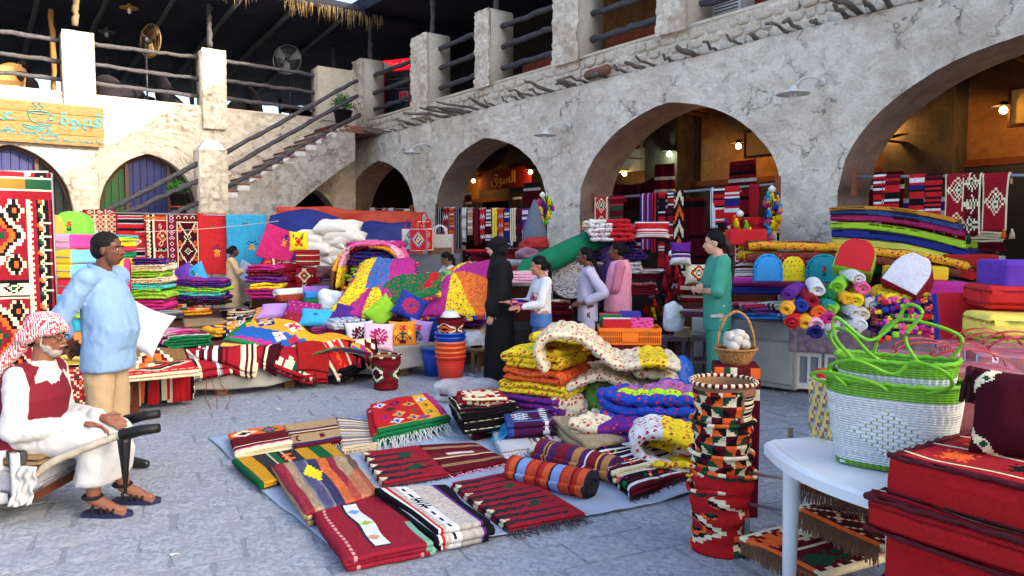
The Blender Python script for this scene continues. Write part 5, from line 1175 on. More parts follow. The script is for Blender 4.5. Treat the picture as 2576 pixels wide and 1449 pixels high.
pil('orange frilled pillow embroidered with a vase of flowers',1013,840,8.8,.34,.32,.12,C,8,80,0,seed=3)
C=cvs(50,50,(176,140,210));motif(C,'tree',25,20,2.4,'dgreen');motif(C,'flower',25,34,1.4,'red');C[2:12,4:40]=rgb((220,190,220))
pil('lilac pillow embroidered with blue and red flowers beside the orange one',1055,838,9.0,.30,.34,.12,C,-16,80,8,seed=4)
pil('lime green pillow standing on its corner under the quilts',960,785,9.2,.40,.30,.15,sprig((138,200,40),'orange','green',w=40,h=40,sp=14),30,82,-38,seed=5)
pil('royal blue pillow with a red daisy, tilted on its corner',1032,772,9.15,.38,.34,.13,flowercv((28,50,150),(180,30,60),(28,50,150)),4,70,28,seed=6)
pil('dark purple pillow lying beside the lime one',885,797,9.4,.50,.30,.15,solid((70,34,130)),0,40,18,seed=7)
pil('red pillow half hidden between the purple and lime pillows',935,790,9.7,.46,.34,.14,solid((200,20,30)),10,40,0,seed=8)
pil('sky blue pillow with a small embroidered flower',795,800,9.3,.40,.30,.13,flowercv((50,170,214),(40,50,120),None,60,.18,4),6,40,4,seed=9)
pil('magenta dotted pillow behind the sky blue one',758,785,9.6,.46,.34,.16,sprig((150,20,110),'pink','pink',w=44,h=40,sp=8),0,45,8,seed=10)
pil('crimson dotted pillow tucked under the magenta one',742,806,9.3,.30,.26,.12,sprig('crimson','navy','navy',w=40,h=40,sp=8),-8,40,10,seed=11)
pil('lilac pillow with a frilled edge lying on an orange one',700,784,9.8,.52,.34,.13,solid((186,140,206)),0,28,0,seed=12)
pil('orange pillow under the lilac frilled one',690,792,9.9,.56,.36,.14,solid((240,150,50)),6,24,0,seed=13)
p=at(868,812,8.9);fold_item('folded_shirt','light blue and white striped folded cloth beside the sky blue pillow','cloth',(p.x,p.y,p.z-.06),.34,.3,4,.028,stripes(30,40,[(4,'lgrey'),(2,(120,160,200)),(5,'lgrey'),(1,'navy')],1),rad(30),seed=3)
C=zigs(60,40,2,('magenta','green','blue','magenta'),12,6,6);p=at(905,838,9.1)
fold_item('folded_kilim','green and magenta zigzag kilim peeping from under the pillows','kilim',(at(850,830,9.1).x,9.1,at(850,830,9.1).z-.04),.46,.34,3,.03,C,rad(-12),seed=4)
lab=[('lilac cotton bundle tied with string',815,722,11.2,(150,110,190)),('blue cotton bundle under the lilac one',822,735,11.0,(40,130,200)),('green cotton bundle under the blue one',815,752,10.8,'green'),('rust brown cloth bundle tied in the middle',745,742,11.0,(140,50,26)),('white cloth bundle behind the rust brown one',735,728,11.4,'white'),('wine coloured cloth bundle lying under a yellow strip',727,772,10.4,(96,20,44)),('yellow cloth strip on the wine bundle',730,758,10.5,'yellow')]
for k,(l,x,y,Y0,c)in enumerate(lab):
 p=at(x,y,Y0);roll_item('cloth_bundle',l,'bundle',(p.x,p.y,p.z-.1),.085 if k!=6 else.05,.60,solid(c),rad(-70+8*k),SM,None,k,3,.02,.03,squash=.6)
p=at(838,765,10.3);bundle('plastic_bag','bag of white shirts wrapped in clear plastic','bag',(p.x,p.y,p.z-.1),.40,.3,.28,solid((230,234,240)),8,mat('glossy_white_wrap',(214,220,226),rough=.2,nscale=12,bump=.9,dist=.03))
C=cvs(72,44,(110,14,26));
for x in(6,30,54):
 for s,c in enumerate(('dgreen','cream','black','maroon')):dia(C,x,22,13*(1-s*.24),14*(1-s*.24),[c],1)
p=G(965,984);woven_bin('maroon woven bin with a green and cream diamond standing alone on the paving',(p.x,p.y+.14,0),.125,.165,.36,C,stripes(2,56,[(5,'maroon'),(2,'cream')]),3,.008,rot=rad(-90))
def bucket(label,loc,r0,r1,h,c,mesh_=False,rim=None,group=None):
 t_=thing('plastic_bucket',loc,label,'bucket',group=group)
 pr=[(.005,0),(r0,0),(r0+(r1-r0)*.7,h*.7),(r1,h*.92),(r1+.012,h*.92),(r1+.014,h),(r1-.004,h),(r1-.008,h*.9),(r0-.006,.01),(.005,.01)]
 V,Fq,_=lathe(pr,solid('red'),36);part('bucket_body',(V,Fq),c,t_)
 for q in range(3):part('rim_ring',rim_data(r0+(r1-r0)*(.6+.12*q)+.002,.004,h*(.6+.1*q),solid('red'),32)[:2],c,t_)
 return t_
OP=mat('orange_red_plastic',(226,62,40),rough=.35,nscale=10,bump=.05,var=.05,spec=.5);BPk=mat('blue_plastic',(24,76,180),rough=.35,nscale=10,bump=.05,var=.05,spec=.5);OP2=mat('orange_plastic',(236,104,50),rough=.35,nscale=10,bump=.05,var=.05,spec=.5)
p=G(1131,965);BGp='plastic buckets nested in a column'
for k in range(4):bucket(['red','lower orange','upper orange','topmost orange'][k]+' plastic bucket nested in the column at the platform end',(p.x,p.y+.15,.0+.055*k),.135,.165,.30,OP if k==0 else OP2,group=BGp)
for k in range(2):bucket(['lower','upper'][k]+' blue plastic bucket nested in the top of the column',(p.x,p.y+.15,.24+.05*k),.135,.168,.28,BPk,group=BGp)
bucket('blue bucket standing on the paving behind the red one',(G(1093,955).x-.02,G(1093,955).y+.3,0),.13,.16,.34,BPk)
bucket('large blue tub behind the nested buckets',(G(1085,930).x+.05,G(1085,930).y+.3,.30),.15,.19,.34,BPk)
C2=cvs(72,44,(100,16,26));
for x in(10,34,58):
 for s,c in enumerate(('cream','black','orange','black')):dia(C2,x,24,12*(1-s*.24),14*(1-s*.24),[c],2)
tt=woven_bin('maroon woven bin with white toothed diamonds standing on the blue buckets',(p.x,p.y+.15,.50),.13,.16,.24,C2,stripes(2,56,[(5,'maroon'),(2,'wine')]),5,.006,rot=rad(-60))
put('crumpled_plastic',lathe([(.01,0),(.1,0),(.12,.05),(.07,.12),(.01,.13)],solid('white'),20)[:2],mat('glossy_white_wrap'),'crumpled clear plastic stuffed in the maroon bin','plastic wrap',(p.x,p.y+.15,.68))
def hangrug(name,label,px0,px1,pyt,pyb,Y0,cv,cat='rug',m=None,dY=0,th=.012,wav=.012,group=None,lean=.0,res=.02,back=None):
 a,b=at(px0,pyt,Y0),at(px1,pyt,Y0+dY);bot=at((px0+px1)/2,pyb,Y0+dY/2);H=a.z-bot.z;w=(b-a).length;rot=math.atan2(b.y-a.y,b.x-a.x)
 sd=px0*.01
 def fn(U,Vv):x=(U-.5)*w;z=Vv*H;return x+.006*vn(Vv*5,sd),wav*vn(U*4+sd,Vv*1.5)*(1.1-Vv)+lean*(Vv-1)*-1,z+.004*vn(U*5,sd)
 c=(a+b)/2
 return put(name,slab(fn,max(6,int(w/res)),max(8,int(H/res)),th,cv,back),m or CL,label,cat,(c.x,c.y,bot.z),rot,group)
HG='rugs hanging on a line in front of the stairs'
C=cvs(60,110,'crimson');lattice(C[34:100],10,2,'cream','orange','dgreen');C[18:20]=rgb('cream');C[32:34]=rgb('cream');border(C,2,'maroon')
for x in(12,30,48):dia(C,x,26,8,6,['cream','crimson','orange']);dia(C,x,9,8,7,['cream','dgreen']);dia(C,x,104,6,4,['cream','black'])
for x in(20,40):C[:,x:x+1]=rgb('cream')
hangrug('hanging_rug','red rug with a cream and orange lattice, leftmost on the line by the stairs',208,292,527,660,15.2,C,group=HG)
C=cvs(60,120,'red');
for y in range(6,120,18):C[y:y+8]=rgb('black');C[y-2:y-1]=rgb('lgrey');C[y+9:y+10]=rgb('lgrey')
C[44:66]=rgb('red');dia(C,38,55,14,9,['white','red','white'],2);C[:,:5]=rgb('crimson');C[:,-3:]=rgb('maroon')
hangrug('hanging_rug','black and red banded rug, second on the line',290,364,534,670,15.2,C,group=HG)
C=cvs(60,150,'crimson');C[:,4:12]=rgb('cream');C[:,12:20]=rgb('black');C[:,21:24]=rgb('cream')
for y in range(4,150,9):C[y:y+4,5:11]=rgb(['orange','dgreen'][y//9%2]);C[y+2:y+6,12:16]=rgb('cream')
for y in(28,100):dia(C,44,y,16,16,['cream','orange','dgreen','crimson','cream'],2)
for y in(8,50,80,122):dia(C,38,y,6,6,['cream','black','orange']);
C[62:72,26:58]=rgb('black');lattice(C[63:71,26:58],6,2,'cream');C[140:146]=rgb('orange');C[136:139]=rgb('cream')
hangrug('hanging_rug','crimson rug with hooked diamonds and leafy side band, third on the line',362,424,540,700,15.15,C,group=HG)
C=cvs(60,150,(110,26,34));C[:,:2]=rgb('cream')
for y in range(6,150,13):dia(C,9,y,6,5,['rose',(110,26,34),'rose'])
for x in range(9,60,13):dia(C,x,143,5,5,['cream','black'])
C[4:134,18:20]=rgb('cream');C[4:134,56:58]=rgb('cream');C[132:134,18:58]=rgb('cream');C[4:132,20:56]=rgb((70,14,26))
Y,X=np.mgrid[0:150,0:60];z=np.abs(((Y-4)%64)-32)/32*16;m1=(np.abs(np.abs(X-38)-z)<1.5)&(Y>4)&(Y<132);C[m1]=rgb('cream')
for y in(36,68,100):dia(C,38,y,8,8,['cream','dgreen',(70,14,26),'cream'])
for y in(20,52,84,116):
 for x in(24,52):dia(C,x,y,5,8,['orange','dgreen'])
hangrug('hanging_rug','dark red rug with cream diamond chain and rosette border, fourth on the line',418,500,540,708,15.1,C,group=HG)
def emb(base,seed):
 C=cvs(60,110,base);motif(C,'flower',38,38,1.6,'gold');motif(C,'tree',38,48,1.5,'navy' if base!='red' else 'purple');motif(C,'flower',28,88,.9,'green');motif(C,'flower',30,90,.6,'crimson');motif(C,'leaf',48,60,1,'red');return C
hangrug('mattress_cover','plain red mattress cover with an embroidered flower, hanging beside the turquoise one',497,571,537,690,15.1,emb((206,26,32),1),'mattress cover',SM)
hangrug('mattress_cover','turquoise blue mattress cover with embroidered bouquets on the line',568,668,540,665,15.0,emb((50,166,208),2),'mattress cover',SM,th=.05)
p=at(698,618,13.4);put('mattress',slab(lambda U,Vv:((U-.5)*.62,0*U+.02*np.sin(U*3),(Vv-.5)*.62),24,24,.06,emb((214,30,110),3)[:60]),SM,'bright pink embroidered mattress tilted beside the turquoise cover','mattress',p,0,ry=rad(22))
rope=thing('washing_line',(0,0,0),'thin white rope strung between poles across the hanging rugs','rope')
P=[at(340,584,14.9),at(480,578,14.85),at(610,567,14.8),at(700,556,13.9)];part('rope',tube(bez(P,6),.006,4),mat('white_rope',(220,216,205)),rope)
rail=thing('hanging_rail',(0,0,0),'metal rail on posts that carries the hanging rugs','rail')
a,b=at(200,533,15.25),at(668,545,15.05);part('rail_bar',tube([a,b],.018,8),RM,rail)
for u in(0,.35,.7,1):q=a.lerp(b,u);part('rail_post',tube([(q.x,q.y+.03,0),(q.x,q.y+.03,q.z)],.02,8),RM,rail)
C=cvs(90,180,(140,18,36));C[:,-3:]=rgb('wine')
C[:,70:86]=rgb('black');C[:,60:66]=rgb('cream');C[::2,64:66]=rgb((140,18,36));C[:,68:69]=rgb('black')
for y in range(4,180,11):
 c=['orange','dgreen'][y//11%2];dia(C,75,y,5,4,[c]);Y,X=np.mgrid[0:180,0:90];m=((np.abs((X-74)-np.abs(Y-y-2))<1.6)&(X>73)&(X<86)&(np.abs(Y-y-2)<6))|((np.abs(Y-y-2)<1)&(X>76)&(X<88));C[m]=rgb('cream')
C[164:166]=rgb('cream');C[174:176]=rgb('cream');C[166:174]=rgb('dgreen');C[166:174,20:60]=rgb('orange');C[158:164]=(rgb((140,18,36)))
for y in(128,46):dia(C,12,y,44,34,['cream','black','orange',(140,18,36),'dgreen','orange','cream'],3)
for x,y in((44,148),(44,104),(44,66),(44,24)):dia(C,x,y,11,9,['cream','black','black','orange'],3)
C[78:92,:60]=rgb('black');C[80:90,:60]=rgb('cream');dia(C,10,85,12,5,['black','cream','orange']);dia(C,40,85,12,5,['black','cream','dgreen']);C[77:78,:60]=rgb('cream')
hangrug('hanging_rug','large crimson rug with stepped orange medallions hanging at the left edge',-70,128,428,985,6.0,C,dY=.25,th=.014,wav=.02,res=.014)
st=thing('rug_stand',(0,0,0),'metal stand holding the large crimson rug at the left edge','stand')
a,b=at(-80,432,6.02),at(122,434,6.27);part('stand_bar',tube([a,b],.015,8),RM,st)
for q in(a,b):part('stand_post',tube([(q.x,q.y+.03,0),(q.x,q.y+.03,q.z)],.016,8),RM,st)
C=kilim(60,60,3,(150,20,34),('cream','black','orange','dgreen'))
hangrug('hanging_rug','lower red rug with cream palm motifs behind the seated man',150,250,920,1040,6.6,C,dY=.1)
p=at(205,920,6.6);fold_item('folded_sheet','yellow and pink floral folded sheet on the red rug','cloth',(p.x,p.y+.25,p.z-.02),.5,.4,3,.03,sprig((230,200,90),'pink','orange',w=40,h=30,sp=4),0,SM,seed=9)
p=at(205,1035,6.7);put('wooden_stall',merge([box(-.5,.5,0,.8,.30,.42),box(-.48,-.4,0,.1,0,.3),box(.4,.48,0,.1,0,.3),box(-.48,-.4,.7,.8,0,.3),box(.4,.48,.7,.8,0,.3)])[:2],M_BRW,'low wooden stall behind the seated man','stall',(p.x,6.7,0),smooth=False)
FG='foam blocks stacked at the left'
fb_=[('orange foam block at the foot of the left tower',172,872,70,40,(236,130,50),(236,130,50),9.3),('turquoise foam block near the foot of the left tower',172,836,75,34,(40,160,190),(40,160,190),9.3),('lime foam sheet in the left tower',178,802,92,22,(170,210,60),(170,210,60),9.3),('sky blue zipped foam block in the left tower',168,780,72,36,(40,164,214),(40,164,214),9.3),('long red zipped foam block in the left tower',190,742,118,42,(206,20,40),(74,60,160),9.3),('lower yellow foam block with light blue ends',162,700,66,36,(246,190,20),(110,190,220),9.3),('upper yellow foam block with light blue ends',162,664,66,36,(246,190,20),(110,190,220),9.3),('pale pink foam block with magenta ends on top of the yellow ones',160,626,62,38,(236,160,190),(206,60,150),9.3)]
for k,(lab,x,y,w,h,c1,c2,Y0)in enumerate(fb_):
 p=at(x,y,Y0);t_=foam(lab,p.x,0,0,0)if False else None
 o=foam(lab,(p.x,p.y+.25,p.z),w*Y0/1871,.5,h*Y0/1871-.004,c1,c2,rot=rad(-12),r=.03,group=FG,name='foam_block',cat='foam block',seed=k)
 if k in(3,4,5,6,7):part('zip',tube([(-w*Y0/1871*.46,-.258,h*Y0/1871*.5),(w*Y0/1871*.46,-.258,h*Y0/1871*.5)],.009,5),mat('grey_zip',(150,140,130)),o)
p=at(170,872,9.5);put('wooden_crate',box(-.35,.35,-.2,.5,0,p.z)[:2],M_BRW,'rough wooden stand under the foam tower','stand',(p.x,p.y,0),smooth=False)
fl=[('yellow foam sheet lying on the lime one',240,622,90,14,(246,220,30),10.2),('lime foam sheet under the turquoise top sheet',240,608,100,12,(190,220,50),10.2),('crimson foam sheet in the back foam stack',240,634,90,12,(200,30,90),10.2),('green foam sheet in the back foam stack',240,650,86,16,(10,130,80),10.2),('second yellow foam sheet in the back foam stack',240,668,90,18,(240,220,30),10.2),('magenta foam sheet below the yellow one',250,690,100,22,(216,50,130),10.2),('turquoise foam sheet on top of the back foam stack',235,598,110,8,(60,180,200),10.2)]
for k,(lab,x,y,w,h,c1,Y0)in enumerate(fl):
 p=at(x,y,Y0);foam(lab,(p.x,p.y+.3,p.z),w*Y0/1871,.6,h*Y0/1871-.004,c1,None,rot=rad(-12),r=.02,group='foam sheets in the back stack',name='foam_sheet',cat='foam sheet',seed=k)
p=at(250,690,10.4);foam('big magenta foam chair block under the foam sheets',(p.x,p.y+.2,.0),.62,.5,p.z,(206,40,120),(206,40,120),rot=rad(-12),r=.03)
p=at(282,790,9.9);foam('yellow foam mattress with a pink edge standing behind the man in blue',(p.x+.05,p.y,p.z-.2),.42,.14,.95,(246,206,40),(220,40,110),rot=rad(-10),r=.04)
def dshape(label,px,py,Y0,w,h,d,cface,cside,rot=0,rx=0,ry=0,motif_=None,frill=None,group=None,cv=None,lift=0):
 p=at(px,py,Y0);t_=thing('backrest_cushion',(p.x,p.y,p.z+lift),label,'cushion',rad(rot),group,rx=rad(rx),ry=rad(ry))
 n=26
 def out(s):
  pts=[]
  for q in range(9):pts.append((-w/2,h*.45*q/8))
  for q in range(1,19):a=math.pi-math.pi*q/19;pts.append((w/2*math.cos(a),h*.45+h*.55*math.sin(a)))
  for q in range(9):pts.append((w/2,h*.45*(1-q/8)))
  return pts
 o=out(0);m=len(o);V=[]
 for yy,s in((-d/2+.015,.965),(-d/2,.93))if False else((d/2,.93),(d/2-.02,1),(-d/2+.02,1),(-d/2,.93)):
  for x,z in o:V.append((x*s,yy,h*.45+(z-h*.45)*s))
 Fq=[(k*m+i,(k+1)*m+i,(k+1)*m+(i+1)%m,k*m+(i+1)%m)for k in range(3)for i in range(m)]+[tuple(range(m))]
 fc=np.array([rgb(cside)]*len(Fq));part('cushion_body',(V,Fq,fc),SM,t_,smooth=False)
 C=cv if cv is not None else cvs(40,40,cface)
 if motif_:motif(C,'flower',20,22,1.0,motif_);motif(C,'s',20,14,1.2,'dgreen')
 def face(U,Vv):
  z=h*(.03+.93*Vv);hw=np.where(z<h*.45,w/2,w/2*np.sqrt(np.clip(1-((z-h*.45)/(h*.55))**2,0,1)))*.93;return(U-.5)*2*hw,0*U-d/2-.004-.018*np.sin(U*math.pi)*np.sin(Vv*math.pi),z
 part('cushion_face',slab(face,30,30,.003,C),SM,t_)
 if frill:
  pts=[(x*1.03+0,-d/2+.01+.008*math.sin(i*2.3),z*1.02)for i,(x,z)in enumerate([(a,b)for a,b in o])];part('frill',tube(bez(pts,4),.014,5,knob=.45),mat('frill_%d'%int(px),frill,nscale=60,bump=.8,dist=.01),t_)
 return t_
dshape('lime green arched cushion with a red tulip on top of the back foam stack',187,600,10.2,.44,.37,.26,(120,200,60),(110,190,60),8,motif_='red')
dshape('orange arched cushion half hidden by the crimson rug',128,622,9.6,.30,.42,.2,(240,150,60),(240,150,60),-20)
put('tent_cap',lathe([(.62,0),(.6,.05),(.5,.18),(.36,.36),(.12,.5),(.01,.53)],solid('white'),4)[:2],mat('white_canvas',(214,210,200),nscale=6,bump=.3),'white pyramid shaped stone cap behind the lime cushion','pillar cap',at(170,598,13.0)+Vector((0,0,-.1)),rad(20))
put('stone_post',box(-.4,.4,-.4,.4,0,at(170,598,13.0).z-.08)[:2],M_LW,'short plastered post under the white pyramid cap','post',(at(170,598,13.0).x,13.0,0),rad(20),smooth=False)
QT='flowered quilts in the tall left tower';z=None
ql=[('purple','pink',775,'magenta flowered quilt at the foot of the quilt tower'),('lime','crimson',748,'thick lime flowered quilt low in the quilt tower'),('turq','crimson',722,'turquoise edged quilt above the lime one in the tower'),('cream','crimson',708,'brown and cream quilt in the middle of the tower'),('lime','crimson',692,'lime quilt in the upper half of the tower'),('cream','magenta',677,'cream quilt with crimson roses near the top of the tower'),('navy','pink',661,'navy blue dotted quilt on top of the tower')]
Y0=10.4
for k,(c1,c2,y,lab)in enumerate(ql):
 hpx=[26,28,14,16,18,18,16][k];p=at(360,y+6,Y0);th=hpx*Y0/1871/3
 C=sprig(c1 if c1!='purple' else 'magenta',c2,w=40,h=40,sp=5,seed=k);quilt('folded_quilt',lab,(p.x+.02*(k%2),p.y+.25,p.z),.47-.01*k,.5,3,th,C,rad(4-3*(k%2)),k,QT,step=.03)
for k,(lab,x,y,c,r0,ryy,w,h)in enumerate([('pink pillow first in the row of small pillows',405,700,(230,130,180),0,-14,.24,.36),('white pillow with a small embroidered sprig in the row',428,695,(224,220,224),0,-12,.26,.38),('violet pillow in the row of small pillows',462,695,(92,50,160),0,-24,.32,.36),('blue pillow with coloured leaves, last in the row',495,694,(40,150,206),0,-28,.32,.36)]):
 C=cvs(40,40,c);(motif(C,'leaf',20,24,2,'green'),motif(C,'leaf',24,16,1.4,'gold'))if k%2 else None
 pil(lab,x,y,11.2,w,h,.14,C,0,76,ryy,seed=k+30,group='small pillows in a row on the dark quilts')
for k,(lab,x,y,n,cols)in enumerate([('left pile of dark blue and green quilts under the small pillows',448,765,0,0),('right pile of dark blue and turquoise quilts under the small pillows',512,768,0,0)]):
 for q,(c1,c2,nm)in enumerate([('black','crimson','black'),('navy','red','navy'),('turq','crimson','turquoise'),('lime','crimson','lime'),('navy','magenta','dark blue'),('purple','gold','violet')]):
  p=at(x,y-q*11,10.9);C=sprig(c1,c2,w=40,h=40,sp=4,seed=q+k)
  quilt('folded_quilt','%s quilt, %s in the %s pile under the small pillows'%(nm,['lowest','second','third','fourth','fifth','topmost'][q],['left','right'][k]),(p.x,p.y+.2,p.z),.48,.45,2,.034,C,rad(-5+8*k),q+40,'quilts piled under the small pillows',step=.035,puff=.5)
p=at(600,780,12.0);put('textile_table',box(-3.1,3.2,-1.6,1.9,0,.33)[:2],mat('dark_cloth_cover',(60,24,30)),'low table covered with dark cloth under the rear piles','table',(p.x,12.35,0),prot*.5,smooth=False)
for k,(lab,x,y,Y0,w,L_,n,c1,c2,rt,col)in enumerate([('yellow and purple quilt doubled over left of the standing lady',528,735,12.6,.36,.36,3,'yellow','purple',20,0),('purple quilt under the yellow one left of the lady',530,755,12.5,.40,.4,3,'purple','pink',10,0),('bright magenta quilt at the foot of the pile right of the lady',662,752,12.0,.52,.5,3,'magenta','gold',0,0),('yellow quilt with coloured frills in the pile right of the lady',664,728,12.0,.50,.5,2,'yellow','magenta',10,0),('purple frilled quilt in the pile right of the lady',662,712,12.0,.48,.48,2,'purple','gold',-6,0),('dark frilled quilt high in the pile right of the lady',660,696,12.0,.46,.48,2,'maroon','gold',4,0),('magenta topped quilt crowning the pile right of the lady',657,682,12.0,.44,.44,2,'magenta','yellow',-4,0)]):
 p=at(x,y,Y0);quilt('folded_quilt',lab,(p.x,p.y+.2,p.z),w,L_,n,.05,sprig(c1,c2,'green',w=40,h=40,sp=4,seed=k),rad(rt),60+k,'quilts piled beside the standing lady',step=.03,puff=.55)
def frills(parent,pts,seed=0,r=.02,cols=('yellow','magenta','green','orange','blue','red')):
 pass
KC=cvs(44,44,'crimson')
for x in(8,22,36):motif(KC,'tree',x,30,1.0,'cream');motif(KC,'tree',x,12,1.0,'cream');motif(KC,'leaf',x,22,1,'orange')
KC[21:23]=rgb('dgreen')
for k,(x,y,lab)in enumerate([(728,745,'lowest'),(728,720,'second'),(725,695,'third'),(722,672,'topmost')]):
 pil('dark kilim pillow with cream palm motifs, %s of the near stack'%lab,x,y,12.6,.46,.40,.20,KC,8*(k%2),8,0,CL,k,group='kilim pillows stacked by the pouffes')
for k,(x,y,lab)in enumerate([(690,735,'lower'),(686,705,'middle'),(688,668,'upper')]):
 pil('crimson kilim pillow, %s of the stack behind the turquoise cover'%lab,x,y,13.0,.44,.40,.2,kilim(40,40,12,'crimson',CH),10*k,10,0,CL,k+4,group='kilim pillows behind the turquoise cover')
for k,(y,lab,sd)in enumerate([(752,'lower pouffe with a cream and orange diamond',4),(712,'upper pouffe with a cream and green diamond',4),(668,'red striped pouffe on top of the two diamond ones',0)]):
 p=at(775,y,12.4);C=None
 def cf(n,c,sd=sd):
  if sd==0:return['red','maroon','red','black','cream','crimson'][int(c.z*60)%6]
  d=abs(c.x)+abs(c.z-.13);return 'crimson' if d>.15 else['cream','dgreen','orange','cream','maroon'][int(d*34)%5]
 put('pouffe',rbox(.30,.30,.26,.015,cf=cf,sub=15),CL,lab,'pouffe',(p.x,p.y,p.z),rad(-8),'square pouffes stacked by the white pillows')
p=at(752,605,12.3);C=cvs(40,40,'yellow');motif(C,'flower',20,18,2.2,'red');motif(C,'leaf',28,30,2,'dgreen');motif(C,'leaf',10,30,1.6,'dgreen')
pil('yellow shaggy cushion with a red flower standing on the pouffes',752,607,12.3,.32,.34,.10,C,6,84,0,CL,3,name='cushion',cat='cushion')
WPc=solid((226,221,208))
wp=[(778,600,1),(810,640,2),(835,572,3),(838,605,4),(868,575,5),(800,622,6),(855,630,7),(820,670,8),(880,600,9),(880,650,10),(790,655,11),(862,592,12),(845,650,13)]
WPm=mat('white_cotton_pillow',(226,221,208),nscale=9,bump=.6,dist=.03,var=.06)
wpl=['at the left end of the heap','low on the left side','second from the top','in the middle of the heap','at the very top','under the left one','low on the right side','at the bottom left','near the right end under the top one','at the bottom right','lowest on the left, by the pouffes','just below the topmost one','in the lower middle']
for(x,y,sd),l in zip(wp,wpl):pil('white stuffed pillow '+l,x,y,13.4+.05*(sd%3),.62,.38,.26,WPc,-6+(sd*37%24)-12,18+sd%3*8,-6+sd*29%20,WPm,sd,group='white stuffed pillows in a heap')
p=at(825,700,13.9);put('wooden_stand',box(-1.3,1.1,-.2,.9,0,.62)[:2],M_BRW,'wooden stand under the heap of white pillows','stand',(p.x,13.7,0),smooth=False)
for k,(x,y,lab)in enumerate([(822,735,'lower maroon pack in clear plastic'),(825,700,'upper grey maroon pack in clear plastic')]):
 p=at(x,y,11.9);bundle('wrapped_pack',lab,'pack',(p.x,p.y+.1,p.z),.46,.34,.2,solid((96,50,56)),k,mat('wrapped_maroon',(104,62,68),rough=.25,nscale=10,bump=.9,dist=.03))
TB=mat('blue_tarpaulin',(26,38,110),rough=.5,nscale=4,bump=.8,dist=.06,var=.3);TO=mat('orange_tarpaulin',(190,62,36),rough=.5,nscale=4,bump=.6,dist=.05,var=.25)
def tarpf(a,b,seed,zt,zb,Y1):
 def fn(U,Vv):
  A=at(a,560,14.6);B2=at(b,560,15.3);x=A.x+(B2.x-A.x)*U;y=A.y+(B2.y-A.y)*U-.9*(1-Vv)+.1*vn(U*6,Vv*3,seed)
  return x,y,zb+(zt(U)-zb)*Vv**.7+.05*vn(U*7+seed,Vv*5,3)
 return fn
put('tarpaulin',slab(tarpf(680,1035,1,lambda u:1.95+.12*np.sin(u*5)*0+.25*np.exp(-((u-.2)/.25)**2),.55,15),70,26,.006,solid('blue')),TB,'crumpled dark blue tarpaulin behind the white pillows','tarpaulin',(0,0,0))
put('tarpaulin',slab(lambda U,Vv:(at(690,530,15.4).x+(at(1060,520,16.4).x-at(690,530,15.4).x)*U,15.5+1.0*U+.1*vn(U*8,Vv*3),.6+1.68*Vv**.8+.06*vn(U*6,Vv*4,5)),60,16,.006,solid('orange')),TO,'orange tarpaulin drawn over stock under the stairs','tarpaulin',(0,0,0))
MG='quilts heaped in the central mound'
def mound(name,label,corners,cv,bulge=.15,th=.05,seed=0,nu=60,nv=44,droop=.0,group=MG,tuft=.022,frill=True,cat='quilt',pq=7):
 """puffy quilt draped over a mound: four corner points BL, BR, TR, TL in space"""
 Q=[np.array(p[:])for p in corners]
 def fn(U,Vv):
  P=[((1-U)*(1-Vv))*Q[0][i]+(U*(1-Vv))*Q[1][i]+(U*Vv)*Q[2][i]+((1-U)*Vv)*Q[3][i]for i in range(3)]
  b=np.sin(U*math.pi)**.8*np.sin(Vv*math.pi)**.8;tf=np.minimum(np.abs(np.sin(U*math.pi*pq)),np.abs(np.sin(Vv*math.pi*pq)))**.5
  return P[0]+.03*vn(U*4,Vv*4,seed),P[1]-bulge*.35*b+.02*vn(U*5,Vv*5,seed+4),P[2]+bulge*b+tuft*tf+.045*vn(U*3.5+seed,Vv*3.5,seed)
 d=slab(fn,nu,nv,th,cv);o=put(name,d,QM,label,cat,(0,0,0),group=group)
 if frill:
  V=d[0];N=(nu+1)*(nv+1);rim=[j*(nu+1)for j in range(0,nv+1)][::-1]+list(range(0,nu+1))+[j*(nu+1)+nu for j in range(nv+1)]
  S=[];rr=random.Random(seed);pal=['yellow','magenta','green','orange','blue','red','purple','lime','pink']
  for i,q in enumerate(rim):
   if i%2:continue
   p=V[q];out=p-V[N//2];out/=np.linalg.norm(out);s=.024*rr.uniform(.8,1.3);c=rgb(rr.choice(pal));bx=rbox(s*2,s*.9,s*1.8,s*.3,seg=1)
   W=bx[0]+p+out*.025+np.array([0,-.01,-.045]);S.append((W,bx[1],np.array(c)))
  m=merge(S);part('scalloped_frill',(m[0],m[1],m[2]),QM,o,kind='stuff')
 return o
def M4(*q):return[at(x,y,Y0)for x,y,Y0 in q]
for k,(c1,c2,x,y,w,lab)in enumerate([('maroon','gold',938,800,1.0,'dark frilled quilt lowest in the dome of quilts'),('brown','gold',938,770,.98,'brown flowered quilt low in the dome of quilts'),('gold','crimson',938,740,.96,'mustard flowered quilt in the dome of quilts'),('lime','crimson',945,710,.78,'lime quilt in the dome of quilts'),('lime','green',945,690,.78,'second lime quilt in the dome of quilts'),('navy','red',945,668,.78,'navy dotted quilt in the dome of quilts'),('blue','pink',945,650,.76,'thick blue quilt in the dome of quilts'),('magenta','gold',940,628,.74,'magenta quilt near the top of the dome')]):
 p=at(x,y,10.9);quilt('folded_quilt',lab,(p.x,p.y+.3,p.z),w,.6,2,.055,sprig(c1,c2,w=60,h=40,sp=5,seed=k),rad(-3+k%3*3),80+k,MG,step=.035,puff=.5)
